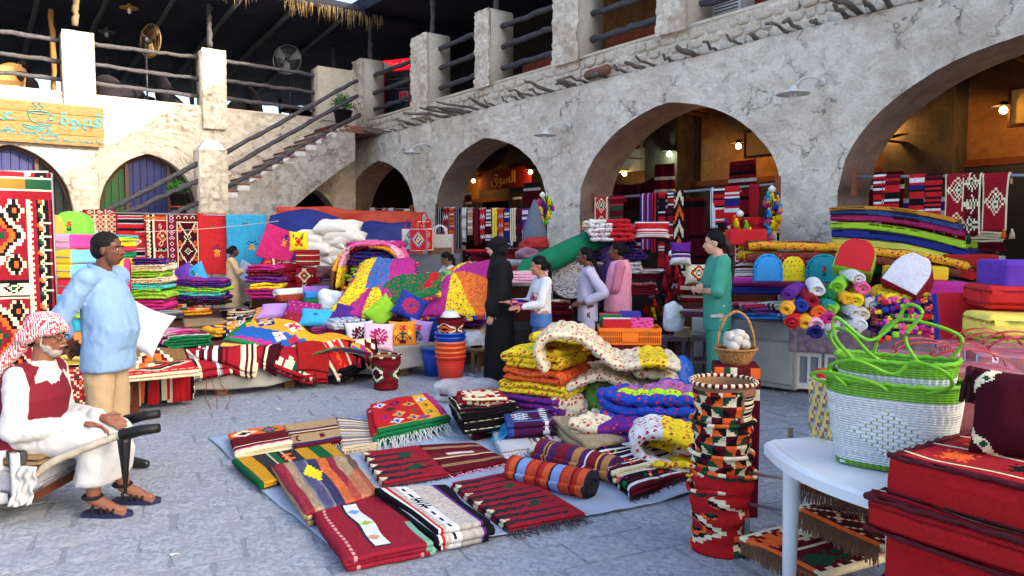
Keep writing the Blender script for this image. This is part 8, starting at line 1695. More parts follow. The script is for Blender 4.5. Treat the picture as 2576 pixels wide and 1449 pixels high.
def chain(*pr):return[cap(pr[i][0],pr[i][1],pr[i+1][0],pr[i+1][1])for i in range(len(pr)-1)]
def ell(c,r,M=None,n=16):
 V=[];k=9
 for j in range(1,k):
  an=math.pi*j/k
  for q in range(n):a=2*math.pi*q/n;v=Vector((r[0]*math.sin(an)*math.cos(a),r[1]*math.sin(an)*math.sin(a),r[2]*math.cos(an)));v=M@v if M else v;V.append(tuple(Vector(c)+v))
 Fa=[tuple(map(int,f))[::-1]for f in gq(n,k-2,wu=True)];
 for s,j in((1,0),(-1,k-2)):v=Vector((0,0,s*r[2]));v=M@v if M else v;V.append(tuple(Vector(c)+v));Fa+=[((len(V)-1,j*n+q,j*n+(q+1)%n)if s>0 else(len(V)-1,j*n+(q+1)%n,j*n+q))for q in range(n)]
 return V,Fa
def loft(rings,n=24,e=2.4):
 """closed body of stacked ovals: (x, y, z, rx, ry)"""
 V=[];
 for x,y,z,rx,ry in rings:
  for q in range(n):a=2*math.pi*q/n;ca,sa=math.cos(a),math.sin(a);f=(abs(ca)**e+abs(sa)**e)**(-1/e);V.append((x+rx*f*ca,y+ry*f*sa,z))
 k=len(rings);Fa=[tuple(map(int,f))for f in gq(n,k-1,wu=True)];Fa+=[tuple(range(n))[::-1],tuple(range((k-1)*n,k*n))];return V,Fa
DGR=None
def fuse(name,prims,vox,m,parent,wr=0,ws=9,cf=None,smooth=3,seed=0,dirz=.5):
 q=merge(prims);me=mesh(name,q[0],q[1]);o=bpy.data.objects.new(name,me);COL.objects.link(o)
 rm=o.modifiers.new('r','REMESH');rm.mode='VOXEL';rm.voxel_size=vox
 sm=o.modifiers.new('s','SMOOTH');sm.factor=.5;sm.iterations=smooth
 dg=bpy.context.evaluated_depsgraph_get();m2=bpy.data.meshes.new_from_object(o.evaluated_get(dg));o.modifiers.clear();o.data=m2;m2.name=name
 n=len(m2.vertices);co=np.empty(n*3,np.float32);m2.vertices.foreach_get('co',co);co=co.reshape(-1,3)
 if wr:
  no=np.empty(n*3,np.float32);m2.vertex_normals.foreach_get('vector',no);no=no.reshape(-1,3)
  w=1-2*np.abs(fbm(co[:,0]*ws+seed,co[:,1]*ws,co[:,2]*ws*dirz,3,seed));co=co+no*(wr*w)[:,None];m2.vertices.foreach_set('co',co.ravel())
 m2.polygons.foreach_set('use_smooth',np.ones(len(m2.polygons),bool))
 if cf is not None:
  k=len(m2.polygons);cc=np.empty(k*3,np.float32);m2.polygons.foreach_get('center',cc);c4_=cf(cc.reshape(-1,3));ca=m2.color_attributes.new('Col','BYTE_COLOR','CORNER');cnt=np.empty(k,np.int32);m2.polygons.foreach_get('loop_total',cnt)
  a=np.ones((int(cnt.sum()),4),np.float32);a[:,:3]=np.repeat(c4_,cnt,axis=0);ca.data.foreach_set('color_srgb',a.ravel())
 m2.materials.clear();m2.materials.append(m);o.parent=parent;return o
def hand(W,d,nrm,curl=.5,s=1.0,side=1,spread=.0):
 """palm and five fingers; d = pointing direction, nrm = back of the hand, curl 0..1"""
 W,d,nrm=Vector(W),Vector(d).normalized(),Vector(nrm).normalized();x=d.cross(nrm).normalized()*side;nrm=x.cross(d).normalized()*side;P=[]
 P+=[cap(W,.024*s,W+d*.05*s,.027*s)]
 for o_ in(-.022,.0,.022):P.append(cap(W+d*.02*s+x*o_*.6*s,.015*s,W+d*.078*s+x*o_*s,.013*s))
 for k,(o_,l)in enumerate(((-.031,.026),(-.011,.031),(.010,.030),(.030,.024))):
  p=W+d*.078*s+x*o_*s;dd=(d+x*spread*(k-1.5)*.5).normalized();r=.0092*s;l*=s
  for q in range(3):an=curl*(q+.6)*.75;v=(dd*math.cos(an)-nrm*math.sin(an));p2=p+v*l*(1.15-.18*q);P.append(cap(p,r,p2,r*.9,8));p=p2;r*=.93
 p=W+d*.022*s+x*-.022*s;v=(d*.55-x*.75-nrm*.25).normalized();p2=p+v*.04*s;P.append(cap(p,.012*s,p2,.0105*s,8));v=(d*.85-x*.3-nrm*.35).normalized();P.append(cap(p2,.0105*s,p2+v*.032*s,.0085*s,8));return P
def headp(c,yaw=0,tilt=0,s=1.0,w=1.0):
 M=Matrix.Rotation(yaw,3,'Z')@Matrix.Rotation(tilt,3,'Y');c=Vector(c);f=lambda x,y,z:c+M@Vector((x*s,y*s,z*s));E=lambda p,r:ell(f(*p),[v*s for v in r],M)
 P=[E((-.012,0,.03),(.094,.076,.085)),E((.028,0,-.03),(.062,.058,.082)),E((.045,0,-.085),(.030,.032,.022)),cap(f(.078,0,.012),.011*s,f(.102,0,-.022),.014*s),E((.092,.0,-.028),(.014,.018,.011)),cap(f(.068,-.035,.018),.013*s,f(.068,.035,.018),.013*s),E((.082,0,-.056),(.012,.024,.007)),E((.081,0,-.066),(.012,.020,.007)),E((.055,-.032,-.022),(.03,.022,.022)),E((.055,.032,-.022),(.03,.022,.022)),E((-.002,-.076,-.008),(.018,.008,.030)),E((-.002,.076,-.008),(.018,.008,.030))]
 return P,f,M
def face_bits(t_,f,M,s,skin):
 ew=mat('eye_white',(226,220,212),rough=.3,bump=0,var=0);ed=mat('eye_dark',(18,12,10),rough=.3,bump=0,var=0)
 for y in(-1,1):
  q=merge([ell(f(.0795,y*.030,.001),(.005*s,.0105*s,.0042*s),M,10)]);part('eye',(q[0],q[1]),ew,t_)
  q=merge([ell(f(.0835,y*.029,.001),(.0028*s,.005*s,.0042*s),M,8)]);part('iris',(q[0],q[1]),ed,t_)
  part('eyebrow',tube([f(.084,y*.014,.021),f(.086,y*.030,.027),f(.076,y*.048,.021)],.0045*s,5),mat('black_hair',(12,10,11),rough=.7,nscale=60,bump=.8,stretch=(1,1,.2),spec=.18),t_)
 q=merge([ell(f(.090,0,-.061),(.007*s,.022*s,.0085*s),M,12)]);part('lips',(q[0],q[1]),mat('lips_%d'%skin[0],(int(skin[0]*.82),int(skin[1]*.6),int(skin[2]*.62)),rough=.5,bump=0),t_)
HAIR=mat('black_hair',(12,10,11),rough=.7,nscale=60,bump=.8,stretch=(1,1,.2),spec=.18)
def skinm(c):return mat('skin_%d'%c[0],c,rough=.55,nscale=40,bump=.08,var=.07,spec=.35)
def hairp(f,M,s,back=0):return[ell(f(-.024,0,.045),(.095*s,.084*s,.083*s),M),ell(f(-.05,0,.0),(.068*s,.078*s,.075*s),M)]
def stand(label,loc,rot,H,skin,cloth,arms,head=(0,0),vox=.0075,legs=((0,0),(0,0)),hair=True,bust=1.0,lean=.0,shoes=None,hs=1.0):
 """standing figure facing local +x; returns (root, dict of helpers)"""
 t_=thing('person',loc,label,'person',rot);s=H/1.70;z=lambda a,b,c:Vector((a*s,b*s,c*s))
 hc=z(.045+lean*.3,0,1.575);P,f,M=headp(hc,head[0],head[1],s*hs)
 P+=chain((z(.02+lean*.25,0,1.52),.052*s),(z(-.012+lean*.1,0,1.42),.058*s))+[loft([(0,0,.84*s,.10*s,.15*s),(0,0,.95*s,.11*s,.165*s),(0,0,1.1*s,.09*s,.13*s),(0,0,1.28*s,.105*s,.15*s),(-.01*s,0,1.40*s,.075*s,.155*s),(-.01*s,0,1.44*s,.05*s,.07*s)])]
 fc_=[]
 for sd,(el,wr,hd,hn,cu)in zip((-1,1),arms):
  sh=z(-.01,sd*.175,1.38);P+=chain((sh,.052*s),(z(*el),.037*s),(z(*wr),.024*s))+hand(z(*wr),hd,hn,cu,s,sd);fc_.append((sh,z(*el),z(*wr)))
 for sd,(kx,fx)in zip((-1,1),legs):
  P+=chain((z(0,sd*.09,.86),.085*s),(z(kx+.01,sd*.095,.48),.055*s),(z(fx-.02,sd*.10,.09),.038*s),(z(fx+.10,sd*.115,.035),.03*s),(z(fx+.16,sd*.12,.028),.022*s))
 b=fuse('body',P,vox,skinm(skin),t_,smooth=2);face_bits(t_,f,M,s*hs,skin)
 if hair:fuse('hair',hairp(f,M,s*hs),vox,HAIR,t_,.003,30)
 return t_,s,z,f,M,fc_
def sleeve(a,r1,r2,full=1.0,fr=.5,r3=None):
 sh,el,wr=a;P=[cap(sh,r1,el,r2)]
 if full>0:P.append(cap(el,r2,el.lerp(wr,full),r3 or r2*.85))
 return P
def yoke(ar,r):return[cap(ar[0][0],r,ar[1][0],r)]
def torso(z,s,hem,rx,ry,chest=1.0,top=1.43,belly=.0,waist=1.0):return loft([(belly*.3*s,0,hem*s,rx*s,ry*s),(belly*.5*s,0,(hem+.14)*s,rx*s,ry*.98*s),(belly*s,0,1.02*s,(rx+belly*.5)*waist*s,ry*.93*waist*s),(belly*.6*s,0,1.18*s,(rx+belly*.2)*s,ry*.93*s),(.0,0,1.30*s,.118*s*chest,.165*s),(-.012*s,0,1.385*s,.085*s,.165*s),(-.014*s,0,top*s,.058*s,.08*s)])
def legsp(z,s,r,legs=((0,0),(0,0)),top=.93,hemr=.075,bot=.09):return[p for sd,(kx,fx)in zip((-1,1),legs)for p in chain((z(0,sd*.062,top-.05),r*s),(z(kx,sd*.095,.50),r*.80*s),(z(fx-.01,sd*.10,bot+hemr*.7),hemr*s))]
BRN,DBRN,LBRN,PALE=(96,58,42),(74,44,32),(170,116,90),(206,160,136)
g=G(278,1188)
A=[((-.16,-.25,1.10),(-.20,-.06,.90),(-.6,.8,-.4),(-1,-.3,0),.6),((-.16,.25,1.10),(-.20,.04,.89),(-.4,-.9,-.4),(-1,.3,0),.6)]
t_,s,z,f,M,ar=stand('man in a light blue shirt and beige trousers standing with his hands clasped behind him',(g.x,g.y,0),rad(-6),1.66,BRN,None,A,(rad(4),0),.0062)
BS=mat('light_blue_shirt',(118,150,188),nscale=7,bump=.35,dist=.02,var=.05,rough=.8)
P=yoke(ar,.072*s)+[torso(z,s,.74,.142,.196,1.05,belly=.045)]+sleeve(ar[0],.072*s,.062*s,.45)+sleeve(ar[1],.072*s,.062*s,.45);fuse('shirt',P,.010,BS,t_,.009,14,seed=1,dirz=.6)
part('shirt_collar',tube([z(-.085,0,1.47),z(-.06,-.062,1.465),z(.01,-.07,1.445),z(.065,-.035,1.40),z(.07,0,1.385),z(.065,.035,1.40),z(.01,.07,1.445),z(-.06,.062,1.465),z(-.085,0,1.47)],.016,6),BS,t_)
fuse('trousers',legsp(z,s,.100,hemr=.085,bot=.05)+[loft([(.02,0,.80*s,.105*s,.160*s),(.02,0,1.0*s,.11*s,.150*s)])],.011,mat('beige_trousers',(164,142,112),nscale=8,bump=.3,var=.08),t_,.013,8,seed=2)
for sd in(-1,1):fuse('shoe',chain((z(-.05,sd*.10,.045),.045),(z(.07,sd*.11,.045),.046),(z(.19,sd*.12,.03),.03)),.008,mat('black_leather',(22,22,26),rough=.35,nscale=20,bump=.1,spec=.5),t_)
pil('white cotton pillow lying in front of the man in the blue shirt',362,828,5.9,.34,.38,.14,solid((200,202,206)),4,62,22,name='pillow')
g=G(150,1300);Yp=4.35;hip=DP(60,1085,Yp)
t_=thing('person',(hip.x,Yp,0),'seated elderly man in a maroon waistcoat, white robe and red checked headscarf','person',0)
hz=hip.z;H0=V3(0,0,hz);ch_=V3(.09,0,hz+.30);nk=V3(.13,0,hz+.42);hc=DP(118,846,Yp)-V3(hip.x,Yp,0);hc.y=0;kn=DP(285,1085,Yp)-V3(hip.x,Yp,0);fo=DP(262,1268,Yp)-V3(hip.x,Yp,0);wr=DP(243,1058,Yp)-V3(hip.x,Yp,0)
P,f,M=headp(hc,rad(-2),rad(4),1.02);P+=chain((hc+V3(-.02,0,-.05),.055),(nk,.062))+[cap(H0,.115,ch_,.095),cap(ch_+V3(0,-.14,.05),.06,ch_+V3(0,.14,.05),.06)];AR=[]
for sd in(-1,1):
 el=V3(.10,sd*.24,hz+.06);w2=V3(wr.x-.02,sd*.10-.02,wr.z);sh=ch_+V3(0,sd*.18,.05);AR.append((sh,el,w2));P+=chain((sh,.05),(el,.038),(w2,.026))+hand(w2,(1,-.25*sd,-.12),(0,-.55*sd,.8),.55,1.05,sd)
 k2,f2=V3(kn.x-.05,sd*.12,kn.z-.03),V3(fo.x+(.06 if sd>0 else 0),sd*.11,.10);P+=chain((H0+V3(0,sd*.1,-.02),.085),(k2,.06),(f2,.036),(f2+V3(.10,0,-.05),.032),(f2+V3(.16,0,-.068),.026))
 for q in range(5):P.append(cap(f2+V3(.14,(q-2)*.016,-.07),.012,f2+V3(.195-.008*abs(q-1),(q-2)*.018,-.078),.0095 if q else.013,8))
fuse('body',P,.0058,skinm((126,80,60)),t_,smooth=2);face_bits(t_,f,M,1.02,(126,80,60))
RW_=mat('white_robe',(184,184,184),nscale=6,bump=.35,dist=.03,var=.04,rough=.8)
P=[loft([(-.03,0,hz-.10,.17,.19),(.0,0,hz+.05,.17,.18),(.07,0,hz+.22,.14,.18),(.10,0,hz+.34,.10,.17),(.12,0,hz+.42,.06,.08)])]
for a in AR:P+=sleeve(a,.060,.060,.92,r3=.044)
for sd in(-1,1):k2=V3(kn.x-.05,sd*.12,kn.z-.03);f2=V3(fo.x+.02,sd*.11,.26);P+=chain((H0+V3(0,sd*.09,.0),.13),(k2,.085),(f2,.085))
P.append(loft([(fo.x+.0,0,.20,.115,.20),(fo.x+.03,0,.34,.11,.20),(kn.x-.06,0,kn.z-.04,.085,.19)]));fuse('robe',P,.010,RW_,t_,.012,12,seed=4)
MV2=mat('maroon_waistcoat',(104,14,34),nscale=20,bump=.2,var=.1)
fuse('waistcoat',[cap(ch_+V3(0,-.15,.05),.078,ch_+V3(0,.15,.05),.078),loft([(-.03,0,hz-.10,.21,.235),(.0,0,hz+.06,.205,.225),(.065,0,hz+.22,.172,.215),(.078,0,hz+.34,.118,.19),(.088,0,hz+.405,.094,.145)])],.010,MV2,t_,.004,9,seed=5)
def kef(c):
 u=(np.floor(c[:,0]*130)+np.floor(c[:,2]*130))%2;v=(np.floor(c[:,1]*130)+np.floor(c[:,2]*130))%2;o=np.tile(np.array(rgb((226,214,214))),(len(c),1));o[(u*(1-v)+(1-u)*v)>.5]=rgb((186,30,54));return o
P=[ell(f(-.018,0,.065),(.108,.095,.078),M),ell(f(-.03,0,.03),(.103,.097,.052),M),cap(f(.06,-.05,.045),.03,f(-.09,-.06,.0),.045),cap(f(.06,.05,.045),.03,f(-.09,.06,.0),.045)]+chain((f(-.10,0,.0),.05),(f(-.16,-.02,-.09),.038),(f(-.23,-.06,-.18),.032),(f(-.28,-.08,-.34),.03))
fuse('checked_headscarf',P,.0068,CL,t_,.007,14,kef,seed=6,dirz=1.5)
fuse('beard',[ell(f(.045,0,-.085),(.043,.044,.034),M),ell(f(.028,-.046,-.062),(.032,.014,.024),M),ell(f(.028,.046,-.062),(.032,.014,.024),M),cap(f(.012,-.066,-.045),.008,f(.012,-.068,-.01),.006),cap(f(.012,.066,-.045),.008,f(.012,.068,-.01),.006),cap(f(.094,-.018,-.046),.006,f(.094,.018,-.046),.006)],.005,mat('grey_beard',(150,142,136),nscale=120,bump=1,dist=.006),t_,.003,60)
fuse('back_hair',[ell(f(-.07,0,-.03),(.035,.065,.04),M)],.007,HAIR,t_)
GL=mat('black_frames',(14,14,16),rough=.3)
for y in(-1,1):part('spectacles',tube([f(.098+.0*q,y*(.032+.020*math.cos(q*.524)),.0+.015*math.sin(q*.524))for q in range(13)],.0028,5),GL,t_);part('spectacle_arm',tube([f(.094,y*.054,.006),f(.0,y*.082,.008)],.0032,5),GL,t_)
SB=mat('black_strap',(24,22,24),nscale=60,bump=.5)
for sd in(-1,1):
 f2=V3(fo.x+(.06 if sd>0 else 0),sd*.11,0);sn=thing('sandal',(0,0,0),'x','x');
 for k_ in('label','category'):del sn[k_]
 sn.parent=t_
 o_=[(f2.x+a,f2.y+b,.0)for a,b in((-.06,-.03),(0,-.042),(.1,-.048),(.18,-.044),(.225,-.01),(.22,.02),(.18,.044),(.1,.046),(0,.04),(-.06,.03))];n=len(o_)
 part('sandal_sole',(o_+[(x,y,.026)for x,y,_ in o_],[tuple(range(n))[::-1],tuple(range(n,2*n))]+[(q,(q+1)%n,n+(q+1)%n,n+q)for q in range(n)]),mat('blue_black_sole',(24,34,70),rough=.6),sn,smooth=False)
 for x,h_ in((.02,.085),(.07,.07),(.105,.062),(.14,.052)):part('sandal_strap',tube([(f2.x+x,f2.y-.045,.02),(f2.x+x-.01,f2.y-.035,h_*.7),(f2.x+x-.012,f2.y,h_+.014),(f2.x+x-.01,f2.y+.035,h_*.7),(f2.x+x,f2.y+.045,.02)],.009,5),SB,sn)
 part('ankle_strap',tube([(f2.x+.05*math.cos(a)-.005,f2.y+.045*math.sin(a),.115)for a in np.linspace(0,6.283,13)],.012,5),SB,sn)
cart=thing('porter_cart',(hip.x,Yp,0),'padded porter handcart with cloth wrapped legs and black taped handles','cart')
GW=mat('grey_striped_wrap',(150,152,160),nscale=60,bump=.6,var=.25,stretch=(1,1,6));RG_=mat('wrapped_rag',(176,166,148),nscale=18,bump=1,dist=.02,var=.25);BT=mat('black_tape',(18,18,20),rough=.5,nscale=30,bump=.6)
V,Fq,_=rbox(1.0,.52,.17,.06,sag=.018,seg=3,sub=6);part('wrapped_seat',(V,Fq),GW,cart,(-.28,.0,hz-.30))
part('seat_lining',rbox(.9,.5,.06,.02,sag=.01,sub=3)[:2],mat('brown_pad',(120,96,66)),cart,(-.2,0,hz-.14))
for y in(-.24,.26):
 hp=DP(400,1082 if y<0 else 1046,Yp+y)-V3(hip.x,Yp,0);part('wrapped_arm',tube(bez([(.20,y,hz-.2),(.34,y,hz-.10),(hp.x-.20,y,hp.z-.02)],6),.022,8,knob=.12),RG_,cart);part('taped_handle',tube([(hp.x-.21,y,hp.z-.03),(hp.x-.1,y,hp.z-.0),(hp.x,y,hp.z+.012)],[.034,.030,.026],10,knob=.08),BT,cart)
 part('wrapped_leg',tube(bez([(-.0,y,hz-.28),(-.03,y,.20),(-.08,y,.07),(-.20,y,.05),(-.30,y,.20),(-.42,y,hz-.28)],6),.03,8,knob=.25,seed=3),RG_,cart)
part('cart_tray',box(-.75,.2,-.22,.24,hz-.34,hz-.29),M_BRW,cart,smooth=False)
hq=DP(318,1100,Yp-.24)-V3(hip.x,Yp,0);part('hanging_rag',slab(lambda U,Vv:(hq.x+(U-.5)*.07*Vv+.01,hq.y-.05+.01*np.sin(U*9),hq.z-.30*(1-Vv)**1),8,16,.006,solid('black')),BT,cart)
part('knotted_rag',slab(lambda U,Vv:(.19+(U-.5)*.10+.05*(Vv-.5),-.30+.03*vn(U*6,Vv*5),hz-.12-.22*(1-Vv)),14,14,.01,solid('white')),RW_,cart)
part('striped_sack',slab(lambda U,Vv:(.10+(U-.5)*.16,-.27+.03*np.sin(U*7),.12+.30*Vv),14,16,.05,stripes(12,10,[(3,'lgrey'),(2,'dgrey'),(2,'tan')],1)),CL,cart)
part('cart_wheel',tube([(-.62,.0+0,.17)]*1+[(-.62+.0,.03,.17)],.17,20),mat('black_rubber'),cart)
for a,b in((-.5,-.1),):part('wheel_strut',tube([(-.62,-.06,.17),(-.35,-.16,hz-.32)],.018,6),RM,cart);part('wheel_strut',tube([(-.62,.09,.17),(-.35,.18,hz-.32)],.018,6),RM,cart)
def simple(label,loc,rot,H,skin,arms,top_,bottom,hair,extra=None,head=(0,0),hem=.75,rx=.115,ry=.165,sl=(.062,.052,.9),dress=False,vox=.0085,hs=1.0,wr=.006,belly=0,shoes='black',legs=((0,0),(0,0))):
 t_,s,z,f,M,ar=stand(label,loc,rot,H,skin,None,arms,head,vox,legs,hs=hs)
 P=yoke(ar,.064*s)+[torso(z,s,hem,rx,ry,1.0,belly=belly)]+sleeve(ar[0],sl[0]*s,sl[1]*s,sl[2])+sleeve(ar[1],sl[0]*s,sl[1]*s,sl[2])
 if dress:P.append(loft([(.0,0,.03,.19*s,.23*s),(0,0,.4*s,.16*s,.20*s),(0,0,.9*s,.125*s,.17*s),(0,0,1.2*s,.11*s,.155*s)]))
 fuse('dress' if dress else 'top',P,.012,top_,t_,wr*1.7,12,seed=int(H*100))
 if bottom:fuse('trousers',legsp(z,s,.10,legs,hemr=.08,bot=.04)+[loft([(0,0,.8*s,.12*s,.165*s),(0,0,.98*s,.11*s,.15*s)])],.012,bottom,t_,.005,7,seed=3)
 for sd in(-1,1):fuse('shoe',chain((z(-.04,sd*.10,.03),.035),(z(.15,sd*.12,.025),.026)),.01,mat('shoe_'+shoes,PAL[shoes]),t_)
 if 'bun' in hair:fuse('hair_bun',[ell(f(-.125,0,.01),(.045,.05,.05),M)],.009,HAIR,t_,.003,40)
 if 'braid' in hair:part('braid',tube(bez([f(-.10,0,-.02),f(-.135,-.0,-.10),z(-.15,hair[1],1.35),z(-.165,hair[1],1.15),z(-.15,hair[1],.98)],6),[.03*(1-.02*i)for i in range(25)],8,knob=.22),HAIR,t_)
 return t_,s,z,f,M,ar
REL=lambda x=.03,wz=.80:((x-.04,0,0),)
g=DP(590,640,14.35);g.z=0
A=[((.12,-.23,1.12),(.26,-.10,1.18),(1,.2,.3),(0,-.3,1),.6),((.12,.23,1.12),(.26,.10,1.18),(1,-.2,.3),(0,.3,1),.6)]
simple('lady in a long cream tunic holding a clear bag among the rugs on the left',(g.x-.05,g.y,0),rad(20),1.50,(90,54,40),A,mat('cream_tunic',(214,184,142),nscale=6,bump=.3,var=.15),None,('bun',),dress=True)
put('plastic_bag',slab(lambda U,Vv:((U-.5)*.28,.02*np.sin(U*6),(Vv-.5)*.34),14,14,.02,solid('white')),mat('clear_bag',(190,206,232),rough=.2,nscale=6,bump=.5,alpha=.55),'clear plastic bag held by the lady in the cream tunic','bag',(g.x+.22,g.y-.10,1.02),ry=rad(28))
p=at(1120,700,11.6);A=[((.22,-.20,1.12),(.42,-.14,1.02),(1,0,-.5),(0,0,1),.4),((.20,.20,1.1),(.38,.14,1.0),(1,0,-.5),(0,0,1),.4)]
DB=cvs(1,1,'white')
t_,s,z,f,M,ar=stand('girl with a long ponytail bending over the stall in a white dotted blouse',(p.x+.05,p.y,0),rad(200),1.42,(120,80,62),None,A,(0,rad(30)),.009)
fuse('blouse',yoke(ar,.064*s)+[torso(z,s,.80,.14,.18)]+sleeve(ar[0],.07,.06,.8)+sleeve(ar[1],.07,.06,.8),.012,CL,t_,.006,8,lambda c:np.where(((np.sin(c[:,0]*120)*np.sin(c[:,1]*120+1)*np.sin(c[:,2]*110))>.42)[:,None],np.array(rgb('dgreen')),np.array(rgb((224,224,218)))))
part('ponytail',tube(bez([f(-.09,0,.02),f(-.13,0,-.06),z(-.10,.04,1.28),z(-.12,.06,1.05)],5),.028,8,knob=.2),HAIR,t_);t_.rotation_euler=(0,rad(0),rad(200))
fuse('skirt',[loft([(0,0,.05,.18,.2),(0,0,.85*s,.13,.17)])],.014,mat('dark_skirt',(50,40,60)),t_)
g=G(1258,958);BK=mat('black_abaya',(13,13,16),nscale=5,bump=.4,dist=.03,var=.3,rough=.85,spec=.25)
A=[((.02,-.24,1.08),(.10,-.22,.84),(.3,0,-1),(0,-1,0),.5),((.02,.24,1.08),(.10,.22,.84),(.3,0,-1),(0,1,0),.5)]
t_,s,z,f,M,ar=stand('lady in a long black abaya and headscarf seen from the side',(g.x,g.y,0),rad(184),1.63,PALE,None,A,(rad(-8),rad(10)),.008,hair=False)
fuse('abaya',[loft([(.0,0,.03,.19,.24),(0,0,.4,.165,.22),(.0,0,.9,.145,.20),(0,0,1.15,.13,.185),(0,0,1.30,.13,.18),(-.01,0,1.37,.09,.17)])]+sleeve(ar[0],.075,.075,.85,r3=.085)+sleeve(ar[1],.075,.075,.85,r3=.085),.012,BK,t_,.010,5,seed=3,dirz=.3)
fuse('headscarf',[ell(f(-.03,0,.045),(.108,.092,.09),M),ell(f(-.04,0,-.03),(.09,.088,.095),M),cap(f(-.01,0,-.09),.08,z(.02,0,1.40),.10),loft([(.0,0,1.22*s,.15,.19),(0,0,1.34*s,.13,.19),(.02,0,1.44*s,.09,.10)])],.010,BK,t_,.009,9,seed=4)
g=DP(1362,648,8.05);A=[((.10,-.20,1.10),(.36,-.14,1.10),(1,-.15,.1),(.2,0,1),.1),((.08,.22,1.10),(.30,.10,1.06),(1,0,-.1),(0,.6,.8),.1)]
def wt(c):
 o=np.tile(np.array(rgb((222,224,230))),(len(c),1));m=(c[:,0]>.05)&(np.abs(c[:,1])<.12)&(c[:,2]>.82)&(c[:,2]<1.04);k=(np.floor(c[:,1]*22)+np.floor(c[:,2]*26))%4
 for q,cc in enumerate(('pink','navy',(220,110,90),(222,224,230))):o[m&(k==q)]=rgb(cc)
 return o
t_,s,z,f,M,ar=stand('girl in a white printed long sleeved top and blue jeans holding out both hands',(g.x,8.05,0),rad(196),1.43,LBRN,None,A,(rad(-4),rad(14)),.0075,hs=1.06)
fuse('printed_top',yoke(ar,.06*s)+[torso(z,s,.80,.115,.155)]+sleeve(ar[0],.056,.045,.92)+sleeve(ar[1],.056,.045,.92),.010,SM,t_,.006,8,wt,seed=2)
fuse('jeans',legsp(z,s,.095,hemr=.07)+[loft([(0,0,.8*s,.11,.15),(0,0,.97*s,.10,.14)])],.011,mat('blue_denim',(70,110,170),nscale=20,bump=.3,var=.2),t_,.005,8)
part('braid',tube(bez([f(-.08,0,.03),f(-.13,0,-.04),z(-.14,-.05,1.32),z(-.14,-.08,1.18)],6),[.032-.001*i for i in range(19)],8,knob=.2),HAIR,t_)
g=DP(1480,622,8.6);A=[((-.14,-.24,1.10),(.06,-.20,.98),(1,.3,-.1),(0,-.6,.7),.5),((-.20,.25,1.12),(.08,.19,.98),(1,-.2,-.1),(0,.7,.6),.5)]
LL=mat('lilac_uniform',(190,184,208),nscale=7,bump=.3,var=.05)
simple('lady in a pale lilac uniform with a long braid, one hand on her hip',(g.x,8.6,0),rad(176),1.53,(104,62,46),A,LL,LL,('braid',.10),hem=.74,rx=.12,ry=.165,sl=(.064,.058,.72),belly=.01)
g=DP(1560,605,9.0);A=[((-.02,-.24,1.08),(.08,-.2,.86),(.2,0,-1),(0,-1,0),.5),((.04,.22,1.1),(.16,.1,.98),(1,-.3,0),(0,0,1),.5)]
PK=mat('pink_cotton',(206,120,146),nscale=8,bump=.35,var=.1)
t_,s,z,f,M,ar=simple('lady with a bun wrapped in a light pink shawl',(g.x,9.0,0),rad(170),1.59,(112,66,50),A,PK,PK,('bun',),hem=.55,rx=.13,ry=.17)
fuse('shawl',[loft([(.02,0,.80*s,.16,.20),(.02,0,1.1*s,.15,.20),(0,0,1.32*s,.135,.19),(0,0,1.42*s,.10,.12),(-.03,0,1.45*s,.07,.08)])],.012,mat('light_pink_shawl',(236,156,178),nscale=10,bump=.5,dist=.03,var=.08),t_,.014,11,seed=8,dirz=.25)
g=DP(1526,608,10.0);A=[((.16,-.22,1.22),(.30,-.10,1.42),(1,.2,.2),(0,-.3,1),.7),((.02,.24,1.08),(.1,.22,.84),(.3,0,-1),(0,1,0),.5)]
t_,s,z,f,M,ar=stand('vendor in a violet patterned headscarf raising a hand behind the lady in pink',(g.x,10.0,0),rad(186),1.58,(60,36,28),None,A,(0,0),.0095,hair=False)
fuse('dress',[torso(z,s,.3,.15,.19)]+sleeve(ar[0],.065,.055,.5)+sleeve(ar[1],.065,.055,.9),.014,mat('violet_print',(84,62,130),nscale=30,var=.7),t_,.006)
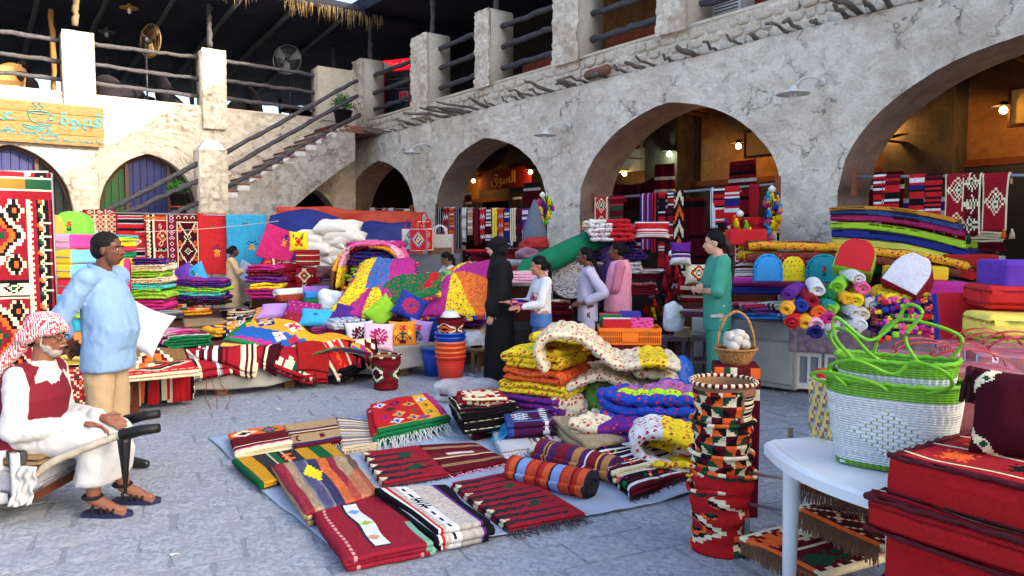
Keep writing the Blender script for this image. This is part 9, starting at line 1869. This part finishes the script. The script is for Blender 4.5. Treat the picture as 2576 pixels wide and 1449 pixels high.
fuse('headscarf',[ell(f(-.03,0,.045),(.106,.092,.09),M),cap(f(-.03,0,-.05),.08,z(-.02,0,1.38),.10)],.012,mat('violet_print'),t_,.006)
g=G(1800,1000);A=[((.06,-.24,1.10),(.20,.02,1.14),(.1,1,.0),(1,0,.2),.3),((.05,.24,1.10),(.22,.0,1.10),(.1,-1,.1),(1,0,.2),.3)]
GS=mat('sea_green_scrubs',(62,148,126),nscale=7,bump=.3,var=.05)
t_,s,z,f,M,ar=simple('lady in sea green scrubs with folded arms and a long brown ponytail',(g.x,g.y,0),rad(178),1.70,PALE,A,GS,GS,(),hem=.70,rx=.125,ry=.17,sl=(.075,.068,.0),legs=((0,-.03),(.03,.05)),head=(0,rad(8)))
BH=mat('dark_brown_hair',(44,24,18),rough=.5,nscale=60,bump=.8,stretch=(1,1,.2),spec=.4)
part('ponytail',tube(bez([f(-.09,0,.0),f(-.14,.0,-.06),z(-.15,-.03,1.36),z(-.14,-.05,1.15),z(-.12,-.05,.98)],6),[.036,.04]+[.044-.0014*i for i in range(23)],9,knob=.1),BH,t_)
part('white_collar',tube([z(-.085,0,1.455),z(-.05,-.065,1.45),z(.03,-.06,1.42),z(.06,0,1.38),z(.03,.06,1.42),z(-.05,.065,1.45),z(-.085,0,1.455)],.016,6),RW_,t_);part('pocket_trim',box(.0,.13,-.0,.006,0,.03),RW_,t_,z(-.02,.175,.84),rot=rad(8),smooth=False);part('pocket_trim',box(.0,.13,-.0,.006,0,.03),RW_,t_,z(-.02,-.183,.84),smooth=False)
p=LW(LWp(60,165,1.6)[0],1.6,4.5);A=[((.14,-.2,1.2),(.22,-.1,1.42),(0,0,1),(1,0,0),.5),((.02,.24,1.08),(.1,.22,.84),(.3,0,-1),(0,1,0),.5)]
t_,s,z,f,M,ar=stand('guest in a grey top leaning back on the upper terrace at the far left',(p.x,p.y,4.10),rad(200),1.6,LBRN,None,A,(0,0),.012)
fuse('grey_top',[torso(z,s,.7,.13,.17)]+sleeve(ar[0],.06,.05,.3)+sleeve(ar[1],.06,.05,.9),.016,mat('grey_top',(130,134,146)),t_)
